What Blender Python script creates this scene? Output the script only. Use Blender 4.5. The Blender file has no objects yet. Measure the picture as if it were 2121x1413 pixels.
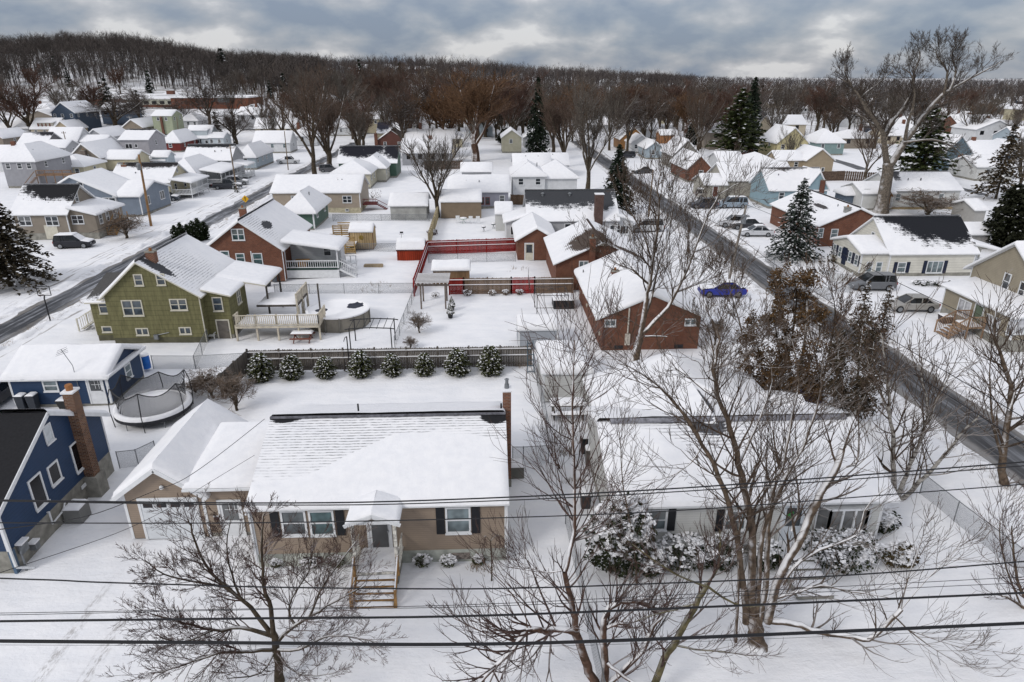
import bpy, math, random
import numpy as np
from mathutils import Vector, noise
rnd = random.Random(7)
S = bpy.context.scene
R = math.radians
# ---------------------------------------------------------------- camera, sky, sun, exposure
PITCH, YAW, CAMZ, FPX = R(21.84), R(-2.3), 21.0, 1375.0
cam_data = bpy.data.cameras.new('camera')
cam = bpy.data.objects.new('camera', cam_data); S.collection.objects.link(cam)
cam.location = (0, 0, CAMZ); cam.rotation_euler = (R(90) - PITCH, 0, YAW)
cam_data.sensor_width = 36; cam_data.lens = 36 * FPX / 2121; cam_data.clip_start = .5; cam_data.clip_end = 9000
S.camera = cam
S.view_settings.view_transform = 'Standard'; S.view_settings.look = 'None'
S.view_settings.exposure = 0.21; S.view_settings.gamma = 1
S.cycles.max_bounces = 5; S.cycles.diffuse_bounces = 2; S.cycles.glossy_bounces = 2
S.cycles.transparent_max_bounces = 12; S.cycles.use_denoising = True
SUN_EL, SUN_AZ = R(36), R(228)          # azimuth clockwise from +Y: behind the camera, to the left
sl = bpy.data.lights.new('sun', 'SUN'); sl.energy = 1.3; sl.angle = R(16); sl.color = (1, .965, .92)
sun = bpy.data.objects.new('sun', sl); S.collection.objects.link(sun)
sd = Vector((math.sin(SUN_AZ) * math.cos(SUN_EL), math.cos(SUN_AZ) * math.cos(SUN_EL), math.sin(SUN_EL)))
sun.rotation_euler = sd.to_track_quat('Z', 'Y').to_euler(); sun.location = (0, 0, 60)
W = bpy.data.worlds.new('World'); S.world = W; W.use_nodes = True
def world():
    nt = W.node_tree; nt.nodes.clear(); N = nt.nodes.new; L = nt.links.new
    out = N('ShaderNodeOutputWorld'); sky = N('ShaderNodeTexSky'); sky.sky_type = 'NISHITA'; sky.sun_disc = False
    sky.sun_elevation = SUN_EL; sky.sun_rotation = SUN_AZ
    b1 = N('ShaderNodeBackground'); b1.inputs[1].default_value = .1; L(sky.outputs[0], b1.inputs[0])
    tc = N('ShaderNodeTexCoord'); sp = N('ShaderNodeSeparateXYZ'); L(tc.outputs['Generated'], sp.inputs[0])
    def m(op, a, b=None, c=None):
        n = N('ShaderNodeMath'); n.operation = op
        for i, v in enumerate((a, b, c)):
            if v is None: continue
            if isinstance(v, (int, float)): n.inputs[i].default_value = v
            else: L(v, n.inputs[i])
        return n.outputs[0]
    zz = m('MAXIMUM', sp.outputs[2], 0.0); den = m('ADD', zz, .42)
    cx = m('DIVIDE', sp.outputs[0], den); cy = m('DIVIDE', sp.outputs[1], den)
    cb = N('ShaderNodeCombineXYZ'); L(cx, cb.inputs[0]); L(cy, cb.inputs[1]); cb.inputs[2].default_value = 5.2
    n1 = N('ShaderNodeTexNoise'); n1.inputs['Scale'].default_value = 4.8; n1.inputs['Detail'].default_value = 8; n1.inputs['Roughness'].default_value = .5
    n1.inputs['Distortion'].default_value = .12
    L(cb.outputs[0], n1.inputs['Vector'])
    n2 = N('ShaderNodeTexNoise'); n2.inputs['Scale'].default_value = 2.1; n2.inputs['Detail'].default_value = 3
    L(cb.outputs[0], n2.inputs['Vector'])
    mix = m('ADD', m('MULTIPLY', n1.outputs[0], .62), m('MULTIPLY', n2.outputs[0], .38))
    r = N('ShaderNodeValToRGB'); L(mix, r.inputs[0]); e = r.color_ramp.elements
    e[0].position = .40; e[0].color = (.19, .24, .335, 1); e[1].position = .595; e[1].color = (.66, .66, .68, 1)
    for p, c in ((.45, (.25, .295, .375, 1)), (.51, (.35, .375, .43, 1)), (.56, (.48, .49, .53, 1))):
        k = e.new(p); k.color = c
    br = m('ADD', m('MULTIPLY', zz, 1.9), .86)
    mx = N('ShaderNodeMix'); mx.data_type = 'RGBA'; L(m('MINIMUM', m('MULTIPLY', zz, 1.8), .92), mx.inputs[0]); L(r.outputs[0], mx.inputs[6]); mx.inputs[7].default_value = (.305, .312, .335, 1)
    vm = N('ShaderNodeVectorMath'); vm.operation = 'SCALE'; L(mx.outputs[2], vm.inputs[0]); L(br, vm.inputs[3])
    b2 = N('ShaderNodeBackground'); L(vm.outputs[0], b2.inputs[0]); b2.inputs[1].default_value = 1.0
    ms = N('ShaderNodeMixShader'); ms.inputs[0].default_value = .9; L(b1.outputs[0], ms.inputs[1]); L(b2.outputs[0], ms.inputs[2])
    L(ms.outputs[0], out.inputs[0])
world()
# ---------------------------------------------------------------- where a direction seen from the camera meets a plane
cps, sps, cy_, sy_ = math.cos(PITCH), math.sin(PITCH), math.cos(YAW), math.sin(YAW)
def ray(px, py):
    a = (px - 1060.5) / FPX; b = -(py - 706.5) / FPX
    u = cps + b * sps
    return Vector((cy_ * a - sy_ * u, sy_ * a + cy_ * u, -sps + b * cps))
def smooth(t): t = min(1, max(0, t)); return t * t * (3 - 2 * t)
def terrain(x, y):
    if y < 190: return 0.0
    a = x / y
    wl = 1 - smooth((a + .12) / .22)
    cr = float(np.interp(a, [-.9, -.7, -.55, -.47, -.36, -.2, 0, .12, .25, .35, .6], [27, 29, 34, 33, 20, 15, 17, 14, 9, 4, 1]))
    return 7 * wl * smooth((y - 215) / 130) + cr * smooth((y - 340) / 330)
def P(px, py, z=0.0):
    d = ray(px, py); t = (z - CAMZ) / d.z if d.z < -1e-4 else 1e9
    p = Vector((0, 0, CAMZ)) + d * t
    if p.y < 190: return p
    t = 150 / d.y
    while t < 3000:
        p = Vector((0, 0, CAMZ)) + d * t
        if p.z <= terrain(p.x, p.y) + z: break
        t *= 1.006
    return p
def V(px, py, y): d = ray(px, py); return Vector((0, 0, CAMZ)) + d * (y / d.y)
def VX(px, py, x): d = ray(px, py); return Vector((0, 0, CAMZ)) + d * (x / d.x)
def xcol(px, y, z=0.0):
    a = (px - 1060.5) / FPX
    return (a * (y * cy_ * cps - (z - CAMZ) * sps) - y * sy_) / (cy_ + a * sy_ * cps)
# ---------------------------------------------------------------- mesh collecting
class MB:
    def __init__(s): s.v = []; s.f = []; s.m = []
    def face(s, pts, m=0):
        b = len(s.v); s.v += [tuple(p) for p in pts]; s.f.append(tuple(range(b, b + len(pts)))); s.m.append(m)
    def box(s, x0, x1, y0, y1, z0, z1, m=0):
        b = len(s.v)
        s.v += [(x0, y0, z0), (x1, y0, z0), (x1, y1, z0), (x0, y1, z0), (x0, y0, z1), (x1, y0, z1), (x1, y1, z1), (x0, y1, z1)]
        for q in ((3, 2, 1, 0), (4, 5, 6, 7), (0, 1, 5, 4), (1, 2, 6, 5), (2, 3, 7, 6), (3, 0, 4, 7)):
            s.f.append(tuple(b + i for i in q)); s.m.append(m)
        return s
    def beam(s, a, c, w, h=None, m=0):          # rectangular bar between two points
        a = Vector(a); c = Vector(c); h = h or w; d = (c - a)
        if d.length < 1e-6: return s
        d.normalize(); up = Vector((0, 0, 1)) if abs(d.z) < .95 else Vector((0, 1, 0))
        r = d.cross(up).normalized(); u = r.cross(d); b = len(s.v)
        for p in (a, c):
            for i, j in ((-1, -1), (1, -1), (1, 1), (-1, 1)): s.v.append(tuple(p + r * (w / 2 * i) + u * (h / 2 * j)))
        for q in ((0, 1, 2, 3), (7, 6, 5, 4), (0, 4, 5, 1), (1, 5, 6, 2), (2, 6, 7, 3), (3, 7, 4, 0)):
            s.f.append(tuple(b + i for i in q)); s.m.append(m)
        return s
    def tube(s, pts, rad, k=5, m=0, cap=False):
        n = len(pts); b = len(s.v); pts = [Vector(p) for p in pts]
        if not hasattr(rad, '__len__'): rad = [rad] * n
        prev = None
        for i in range(n):
            d = pts[min(i + 1, n - 1)] - pts[max(i - 1, 0)]
            if d.length < 1e-7: d = Vector((0, 0, 1))
            d.normalize()
            if prev is None:
                up = Vector((0, 0, 1)) if abs(d.z) < .9 else Vector((1, 0, 0)); r = d.cross(up).normalized()
            else:
                r = (prev - d * prev.dot(d)); r = r.normalized() if r.length > 1e-6 else d.orthogonal().normalized()
            prev = r; u = d.cross(r)
            for j in range(k):
                an = 2 * math.pi * j / k; o = r * (math.cos(an) * rad[i]) + u * (math.sin(an) * rad[i])
                s.v.append((pts[i].x + o.x, pts[i].y + o.y, pts[i].z + o.z))
        for i in range(n - 1):
            for j in range(k):
                j2 = (j + 1) % k; s.f.append((b + i * k + j, b + i * k + j2, b + (i + 1) * k + j2, b + (i + 1) * k + j)); s.m.append(m)
        if cap:
            s.f.append(tuple(b + j for j in range(k))[::-1]); s.m.append(m)
            s.f.append(tuple(b + (n - 1) * k + j for j in range(k))); s.m.append(m)
        return s
    def grid(s, fn, nu, nv, m=0):
        b = len(s.v)
        for j in range(nv + 1):
            for i in range(nu + 1): s.v.append(tuple(fn(i / nu, j / nv)))
        for j in range(nv):
            for i in range(nu):
                q = b + j * (nu + 1) + i; s.f.append((q, q + 1, q + nu + 2, q + nu + 1)); s.m.append(m)
        return s
    def lathe(s, c, prof, k=12, m=0):
        b = len(s.v)
        for r, z in prof:
            for j in range(k): an = 2 * math.pi * j / k; s.v.append((c[0] + r * math.cos(an), c[1] + r * math.sin(an), c[2] + z))
        for i in range(len(prof) - 1):
            for j in range(k):
                j2 = (j + 1) % k; s.f.append((b + i * k + j, b + i * k + j2, b + (i + 1) * k + j2, b + (i + 1) * k + j)); s.m.append(m)
        return s
    def prism(s, poly, ax, a0, a1, m=0):        # poly of 2D points extruded along axis 'x' or 'y'
        def mk(p, a): return (a, p[0], p[1]) if ax == 'x' else (p[0], a, p[1])
        n = len(poly); b = len(s.v); s.v += [mk(p, a0) for p in poly] + [mk(p, a1) for p in poly]
        s.f.append(tuple(range(b, b + n))); s.f.append(tuple(range(b + 2 * n - 1, b + n - 1, -1))); s.m += [m, m]
        for i in range(n): j = (i + 1) % n; s.f.append((b + j, b + i, b + n + i, b + n + j)); s.m.append(m)
        return s
def root_of(o):
    while o.parent: o = o.parent
    return o
def obj(name, mb, mats, parent=None, shade=False, fix=False):
    if not isinstance(mats, (list, tuple)): mats = [mats]
    me = bpy.data.meshes.new(name); off = Vector((0, 0, 0))
    if parent is not None:
        off = root_of(parent).location
        if root_of(parent).type == 'MESH': pass
    v = np.array(mb.v, dtype=np.float64).reshape(-1, 3) - np.array(off)
    me.from_pydata(v.tolist(), [], mb.f)
    for m in mats: me.materials.append(m)
    if len(mats) > 1: me.polygons.foreach_set('material_index', mb.m)
    if shade: me.polygons.foreach_set('use_smooth', [True] * len(me.polygons))
    if fix:
        import bmesh
        bm = bmesh.new(); bm.from_mesh(me); bmesh.ops.recalc_face_normals(bm, faces=bm.faces); bm.to_mesh(me); bm.free()
    me.update()
    o = bpy.data.objects.new(name, me); S.collection.objects.link(o)
    if parent is not None: o.parent = parent
    return o
def tag(o, label, cat, group=None):
    o['label'] = label; o['category'] = cat
    if group: o['group'] = group
    return o
def thing(name, label, cat, loc, group=None):
    o = bpy.data.objects.new(name, None); S.collection.objects.link(o); o.location = loc; o.empty_display_size = .3
    return tag(o, label, cat, group)
def struct(o): o['kind'] = 'structure'; return o
def solo(name, mb, mats, label, cat, loc, group=None, shade=False):    # a thing that is one mesh
    v = [(a - loc[0], b - loc[1], c - loc[2]) for a, b, c in mb.v]; mb.v = v
    o = obj(name, mb, mats, None, shade); o.location = loc
    return tag(o, label, cat, group)
def copy_tree(o, parent=None):
    c = o.copy(); S.collection.objects.link(c)
    if parent is not None: c.parent = parent
    for ch in o.children: copy_tree(ch, c)
    return c
# ---------------------------------------------------------------- materials
_mc = {}
class NT:
    def __init__(s, name):
        s.mat = bpy.data.materials.new(name); s.mat.use_nodes = True; s.nt = s.mat.node_tree
        s.b = s.nt.nodes['Principled BSDF']; s.L = s.nt.links.new
    def n(s, t, **k):
        q = s.nt.nodes.new('ShaderNode' + t)
        for a, v in k.items(): setattr(q, a, v)
        return q
    def set(s, node, key, v):
        if hasattr(v, 'is_output') or isinstance(v, bpy.types.NodeSocket): s.L(v, node.inputs[key])
        else: node.inputs[key].default_value = v
    def math(s, op, a, b=0.0, clamp=False):
        q = s.n('Math', operation=op, use_clamp=clamp); s.set(q, 0, a); s.set(q, 1, b); return q.outputs[0]
    def map(s, v, a, b, c=0.0, d=1.0, st=True):
        q = s.n('MapRange', interpolation_type='SMOOTHSTEP' if st else 'LINEAR')
        s.set(q, 0, v); s.set(q, 1, a); s.set(q, 2, b); s.set(q, 3, c); s.set(q, 4, d); return q.outputs[0]
    def noise(s, vec, scale, detail=4, rough=.55):
        q = s.n('TexNoise'); s.L(vec, q.inputs['Vector']); q.inputs['Scale'].default_value = scale
        q.inputs['Detail'].default_value = detail; q.inputs['Roughness'].default_value = rough; return q.outputs[0]
    def mix(s, f, a, b):
        q = s.n('Mix', data_type='RGBA'); s.set(q, 0, f)
        for i, v in ((6, a), (7, b)):
            if isinstance(v, bpy.types.NodeSocket): s.L(v, q.inputs[i])
            else: q.inputs[i].default_value = (*v[:3], 1)
        return q.outputs[2]
    def bump(s, h, strength=.4, dist=.05):
        q = s.n('Bump'); q.inputs['Strength'].default_value = strength; q.inputs['Distance'].default_value = dist
        s.L(h, q.inputs['Height']); s.L(q.outputs[0], s.b.inputs['Normal'])
    def xyz(s, kind='Object'):
        tc = s.n('TexCoord'); sp = s.n('SeparateXYZ'); s.L(tc.outputs[kind], sp.inputs[0]); return tc.outputs[kind], sp.outputs
    def col(s, c): s.set(s.b, 'Base Color', (*c[:3], 1) if not isinstance(c, bpy.types.NodeSocket) else c)
    def rough(s, r, spec=.3):
        s.set(s.b, 'Roughness', r)
        s.b.inputs['Specular IOR Level'].default_value = spec
SNOW = (.83, .825, .835); SNOW2 = (.775, .775, .795)
def cached(fn):
    def w(*a, **k):
        key = (fn.__name__, str(a), str(k))
        if key not in _mc: _mc[key] = fn(*a, **k)
        return _mc[key]
    return w
@cached
def plain(name, c, rough=.7, var=.15, scale=3, spec=.3, metal=0):
    t = NT(name); v, _ = t.xyz(); f = t.noise(v, scale, 4)
    t.col(t.mix(t.map(f, .3, .7), tuple(x * (1 - var) for x in c), tuple(min(1, x * (1 + var)) for x in c)))
    t.rough(rough, spec); t.b.inputs['Metallic'].default_value = metal
    return t.mat
@cached
def snow(name='snow', bump=.5, sc=2.0):
    t = NT(name); v, _ = t.xyz(); f = t.noise(v, sc, 6, .6); g = t.noise(v, sc * 9, 3)
    t.col(t.mix(t.map(f, .3, .7), SNOW2, SNOW)); t.rough(.75, .15)
    t.bump(t.math('ADD', f, t.math('MULTIPLY', g, .15)), bump, .08); return t.mat
@cached
def siding(name, c, pitch=.2, rough=.55):
    t = NT(name); v, o = t.xyz(); z = t.math('FRACT', t.math('DIVIDE', o[2], pitch))
    ln = t.map(z, 0.0, .2); f = t.noise(v, 1.3, 4)
    base = t.mix(t.map(f, .3, .7), tuple(x * .93 for x in c), tuple(min(.95, x * 1.06) for x in c))
    t.col(t.mix(t.map(ln, 0, 1, .45, 0), base, tuple(x * .35 for x in c)))
    t.rough(rough, .3); t.bump(z, .35, .03); return t.mat
@cached
def shake(name, c):                              # wide cedar shingle siding in courses with ragged butts
    t = NT(name); v, o = t.xyz(); cb = t.n('CombineXYZ'); t.L(t.math('MULTIPLY', t.math('ADD', o[0], o[1]), 5), cb.inputs[0]); t.L(t.math('MULTIPLY', o[2], .8), cb.inputs[2])
    g = t.noise(cb.outputs[0], 1.0, 3, .7); zz = t.math('ADD', o[2], t.math('MULTIPLY', g, .06))
    z = t.math('FRACT', t.math('DIVIDE', zz, .42)); ln = t.map(z, 0, .14)
    base = t.mix(t.map(g, .25, .75), tuple(x * .72 for x in c), tuple(x * 1.2 for x in c))
    t.col(t.mix(t.map(ln, 0, 1, .7, 0), base, tuple(x * .3 for x in c))); t.rough(.8, .2); t.bump(z, .5, .04); return t.mat
@cached
def brick(name, c1=(.20, .07, .036), c2=(.125, .042, .025), mortar=(.20, .15, .12), sc=1.0):
    t = NT(name); v, o = t.xyz(); cb = t.n('CombineXYZ'); t.L(t.math('ADD', o[0], o[1]), cb.inputs[0]); t.L(o[2], cb.inputs[1])
    q = t.n('TexBrick'); t.L(cb.outputs[0], q.inputs[0]); q.inputs['Color1'].default_value = (*c1, 1); q.inputs['Color2'].default_value = (*c2, 1)
    q.inputs['Mortar'].default_value = (*mortar, 1); q.inputs['Scale'].default_value = 1; q.inputs['Mortar Size'].default_value = .009
    q.inputs['Brick Width'].default_value = .23 * sc; q.inputs['Row Height'].default_value = .085 * sc
    f = t.noise(v, 1.1, 4); t.col(t.mix(t.map(f, .3, .75, 0, .35), q.outputs[0], tuple(x * .6 for x in c2)))
    t.rough(.85, .2); t.bump(q.outputs[1], -.3, .02); return t.mat
@cached
def shingle(name, c=(.03, .03, .034)):
    t = NT(name); v, o = t.xyz(); f = t.noise(v, 5, 3); t.col(t.mix(t.map(f, .3, .7), tuple(x * .7 for x in c), tuple(x * 1.4 for x in c)))
    t.rough(.9, .2); return t.mat
@cached
def patchy(name, c, ell, lines, axis, course=.19, up=None):
    """shingles with snow blown or melted off: ell = bare ellipses, lines = ellipses where only course edges show; x, y in metres from the house's base point"""
    t = NT(name); v, o = t.xyz(); n1 = t.noise(v, 1.1, 5, .65); n2 = t.noise(v, 7, 3)
    n4 = t.noise(v, 1.6, 3); cr = t.math('FRACT', t.math('ADD', t.math('DIVIDE', o[1] if axis == 'x' else o[0], course), t.math('MULTIPLY', n4, .5)))
    if up == -1: cr = t.math('SUBTRACT', 1.0, cr)
    st = t.n('CombineXYZ'); t.L(t.math('MULTIPLY', o[0], 1 if axis == 'x' else 4), st.inputs[0]); t.L(t.math('MULTIPLY', o[1], 4 if axis == 'x' else 1), st.inputs[1])
    n3 = t.noise(st.outputs[0], 1.7, 4, .7)
    def fld(el):
        out = None
        for (cx, cy, rx, ry) in el:
            a = t.math('DIVIDE', t.math('SUBTRACT', o[0], cx), rx); b = t.math('DIVIDE', t.math('SUBTRACT', o[1], cy), ry)
            d = t.math('SUBTRACT', 1.0, t.math('SQRT', t.math('ADD', t.math('MULTIPLY', a, a), t.math('MULTIPLY', b, b))))
            out = d if out is None else t.math('MAXIMUM', out, d)
        return out
    bare = 0.0
    if ell:
        d = t.math('ADD', fld(ell), t.math('MULTIPLY', t.math('SUBTRACT', n1, .5), 1.1)); d = t.math('ADD', d, t.math('MULTIPLY', t.math('SUBTRACT', cr, .5), .22))
        d = t.math('ADD', d, t.math('MULTIPLY', t.math('SUBTRACT', n2, .5), .35))
        bare = t.map(d, -.03, .12)
    if lines:
        d = t.math('ADD', fld(lines), t.math('MULTIPLY', t.math('SUBTRACT', n3, .5), 1.6))
        ln = t.math('MULTIPLY', t.math('MULTIPLY', t.map(cr, .55, .85), t.map(d, .0, .8, 0, .75)), t.map(t.noise(st.outputs[0], 3.2, 4, .7), .38, .6, .12, 1)); bare = t.math('MAXIMUM', ln, bare)
    f = t.noise(v, 9, 3)
    dark = t.mix(f, tuple(x * .6 for x in c), tuple(x * 1.5 for x in c)); sn = t.mix(t.map(n1, .3, .7), SNOW2, SNOW)
    t.col(t.mix(bare, sn, dark)); t.rough(.8, .2)
    t.bump(t.math('SUBTRACT', t.math('MULTIPLY', n1, .4), bare), .5, .06); return t.mat
@cached
def bark(name, c, sn=.9, lo=.25, hi=.75):
    t = NT(name); v, o = t.xyz(); g = t.n('NewGeometry'); sp = t.n('SeparateXYZ'); t.L(g.outputs['Normal'], sp.inputs[0])
    n1 = t.noise(v, 4, 4); n2 = t.noise(v, 1.5, 3)
    wd = t.math('ADD', t.math('MULTIPLY', sp.outputs[2], .8), t.math('ADD', t.math('MULTIPLY', sp.outputs[0], -.42), t.math('MULTIPLY', sp.outputs[1], -.12)))
    f = t.math('MULTIPLY', t.map(t.math('ADD', wd, t.math('MULTIPLY', t.math('SUBTRACT', n2, .5), .9)), lo, hi), sn)
    base = t.mix(t.map(n1, .3, .7), tuple(x * .6 for x in c), tuple(x * 1.45 for x in c))
    t.col(t.mix(f, base, SNOW)); t.rough(.9, .15); t.bump(n1, .5, .03); return t.mat
@cached
def birchbark(name='birch bark'):
    t = NT(name); v, o = t.xyz(); cb = t.n('CombineXYZ'); t.L(o[0], cb.inputs[0]); t.L(o[1], cb.inputs[1]); t.L(t.math('MULTIPLY', o[2], 4), cb.inputs[2])
    n1 = t.noise(cb.outputs[0], 1.6, 4, .7); t.col(t.mix(t.map(n1, .46, .6), (.33, .31, .28), (.06, .05, .045))); t.rough(.8); return t.mat
@cached
def glass(name='window glass', c=(.025, .03, .035), rough=.08):
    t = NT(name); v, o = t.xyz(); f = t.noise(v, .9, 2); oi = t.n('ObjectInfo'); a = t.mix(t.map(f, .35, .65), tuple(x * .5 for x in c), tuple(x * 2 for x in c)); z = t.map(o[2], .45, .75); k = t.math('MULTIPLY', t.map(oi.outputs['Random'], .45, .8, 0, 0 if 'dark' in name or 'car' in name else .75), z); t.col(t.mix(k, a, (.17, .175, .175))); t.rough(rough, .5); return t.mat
@cached
def leafmat(name, c, var=.5):
    t = NT(name); v, o = t.xyz(); g = t.n('NewGeometry'); f = t.noise(v, 2.2, 3)
    r = t.n('ObjectInfo')
    base = t.mix(t.map(f, .3, .7), tuple(x * (1 - var) for x in c), tuple(x * (1 + var) for x in c)); t.col(base); t.rough(.75, .15); return t.mat
@cached
def asphalt(name='road asphalt', c=(.045, .047, .052), s=.5, ed=None):
    t = NT(name); v, o = t.xyz(); f = t.noise(v, .35, 6, .65); f2 = t.noise(v, 14, 3)
    cb = t.n('CombineXYZ'); t.L(t.math('MULTIPLY', o[0], 1.6), cb.inputs[0]); t.L(t.math('MULTIPLY', o[1], .08), cb.inputs[1]); g = t.noise(cb.outputs[0], 1.0, 5, .7)
    base = t.mix(f2, tuple(x * .8 for x in c), tuple(x * 1.25 for x in c))
    w = t.math('MULTIPLY', t.map(t.math('ADD', g, t.math('MULTIPLY', f, .3)), .6, .85), s)
    if ed:
        q = t.math('MAXIMUM', t.map(o[0], ed[0] + 1.1, ed[0] + .1, 0, 1), t.map(o[0], ed[1] - 1.1, ed[1] - .1, 0, 1)); q = t.math('ADD', q, t.math('MULTIPLY', t.math('SUBTRACT', f, .5), 1.7)); base = t.mix(t.map(q, .3, .8, 0, .85), base, (.21, .195, .18))
        m_ = (ed[0] + ed[1]) / 2
        for tx in (m_ - 1.3, m_ - .1, m_ + 1.2): base = t.mix(t.map(t.math('ABSOLUTE', t.math('SUBTRACT', o[0], t.math('ADD', tx, t.math('MULTIPLY', t.noise(v, .05, 2), .8)))), .1, .4, .35, 0), base, tuple(x * .45 for x in c))
    t.col(t.mix(w, base, (.34, .35, .38))); t.set(t.b, 'Roughness', t.map(f, .4, .65, .45, .85)); t.b.inputs['Specular IOR Level'].default_value = .35
    t.bump(f2, .2, .02); return t.mat
@cached
def chain(name='chain link', c=(.16, .17, .18), cell=.07, w=.2):
    t = NT(name); v, o = t.xyz(); h = t.math('ADD', o[0], o[1]); z = o[2]
    def tri(q): return t.math('ABSOLUTE', t.math('SUBTRACT', t.math('FRACT', t.math('DIVIDE', q, cell)), .5))
    a = t.math('MINIMUM', tri(t.math('ADD', h, z)), tri(t.math('SUBTRACT', h, z))); al = t.math('LESS_THAN', a, w / 2)
    t.col(c); t.rough(.6); t.L(al, t.b.inputs['Alpha']); return t.mat
@cached
def netmat(name='dark net', c=(.01, .01, .012), cell=.05, w=.35):
    t = NT(name); v, o = t.xyz(); h = t.math('ADD', o[0], o[1]); z = o[2]
    def tri(q): return t.math('ABSOLUTE', t.math('SUBTRACT', t.math('FRACT', t.math('DIVIDE', q, cell)), .5))
    a = t.math('MINIMUM', tri(h), tri(z)); al = t.math('LESS_THAN', a, w / 2)
    t.col(c); t.rough(.8); t.L(al, t.b.inputs['Alpha']); return t.mat
@cached
def planks(name, c, w=.14, axis='h'):
    t = NT(name); v, o = t.xyz(); h = t.math('ADD', o[0], o[1]) if axis == 'h' else o[2]
    q = t.math('DIVIDE', h, w); fr = t.math('FRACT', q); ln = t.math('MULTIPLY', t.map(fr, 0, .14), t.map(fr, .86, 1, 1, 0))
    wn = t.n('TexWhiteNoise', noise_dimensions='1D'); t.L(t.math('FLOOR', q), wn.inputs['W']); f = t.noise(v, 3, 4)
    k = t.math('ADD', t.math('MULTIPLY', wn.outputs[0], .6), t.math('MULTIPLY', f, .5))
    base = t.mix(k, tuple(x * .55 for x in c), tuple(x * 1.35 for x in c)); t.col(t.mix(ln, tuple(x * .22 for x in c), base)); t.rough(.85, .15); t.bump(ln, .5, .03); return t.mat
WHITE = plain('white trim paint', (.68, .69, .70), .5, .06)
SN = snow(); GLASS = glass(); CONC = plain('concrete', (.25, .24, .21), .9, .25, 2)
WOOD = plain('fresh lumber', (.30, .17, .065), .75, .3, 5); GREYWOOD = planks('weathered pickets', (.115, .1, .088), .13)
METAL = plain('galvanised metal', (.2, .21, .22), .5, .2, 4, .5, .4); BLACK = plain('black metal', (.014, .014, .016), .5, .2, 4)
TRIMC = plain('cream trim paint', (.56, .53, .44), .6, .08)
# ---------------------------------------------------------------- building blocks for houses
def quad_normal(A, B, C): n = (B - A).cross(C - A); n.normalize(); return n if n.z > 0 else -n
def slab(mb, A, B, C, D, th=.12):
    """roof board: top quad A,B eave, C,D ridge; slot 0 top, slot 1 edges and underside"""
    A, B, C, D = map(Vector, (A, B, C, D)); n = Vector((0, 0, 1)); q = [A, B, C, D] if (C - D).length > 1e-4 else [A, B, C]
    top = [p + n * .05 for p in q]; bot = [p - n * (th - .05) for p in q]
    if (q[1] - q[0]).cross(q[2] - q[0]).z < 0: top.reverse(); bot.reverse()
    mb.face(top, 0); mb.face(bot[::-1], 1); k = len(top)
    for i in range(k): j = (i + 1) % k; mb.face([top[i], bot[i], bot[j], top[j]], 1)
def snowsheet(mb, A, B, C, D, th, nu, nv, rake=True, seed=0, rough=.035):
    A, B, C, D = map(Vector, (A, B, C, D)); n = quad_normal(A, B, C if (C - A).length > 1e-3 else D)
    wid = max((B - A).length, .1); dep = max((D - A).length, .1)
    e = .13
    def ax(L, k, a, b):
        m = [e / L * .25, e / L] if a else []; r = [1 - e / L, 1 - e / L * .25] if b else []
        return [0.0] + m + [(i + 1) / k for i in range(k - 1) if (i + 1) / k > e / L * 1.5 and (i + 1) / k < 1 - e / L * 1.5] + r + [1.0]
    us = ax(wid, nu, rake, rake); vs = ax(dep, nv, True, False); b = len(mb.v)
    for v in vs:
        for u in us:
            p = (A.lerp(B, u)).lerp(D.lerp(C, u), v)
            d = v * dep; k = min(1, d / e + .0)
            if rake: k = min(k, u * wid / e, (1 - u) * wid / e)
            k = math.sqrt(max(0, k)); q = p * .7 + Vector((seed, 0, 0))
            if v == 0 and dep > 1.5: p = p + (A - D).normalized() * (.03 + .07 * noise.noise(p * 1.7))
            h = th * k * (1 + .0) + k * rough * (noise.noise(q) + .5 * noise.noise(q * 3.1))
            mb.v.append((p.x, p.y, p.z + .045 + max(h, .004) / max(n.z, .5)))
    m = len(us)
    flip = (B - A).cross(D - A).z < 0
    for j in range(len(vs) - 1):
        for i in range(m - 1):
            q = b + j * m + i; f = (q, q + 1, q + m + 1, q + m)
            mb.f.append(f[::-1] if flip else f); mb.m.append(0)
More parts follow.
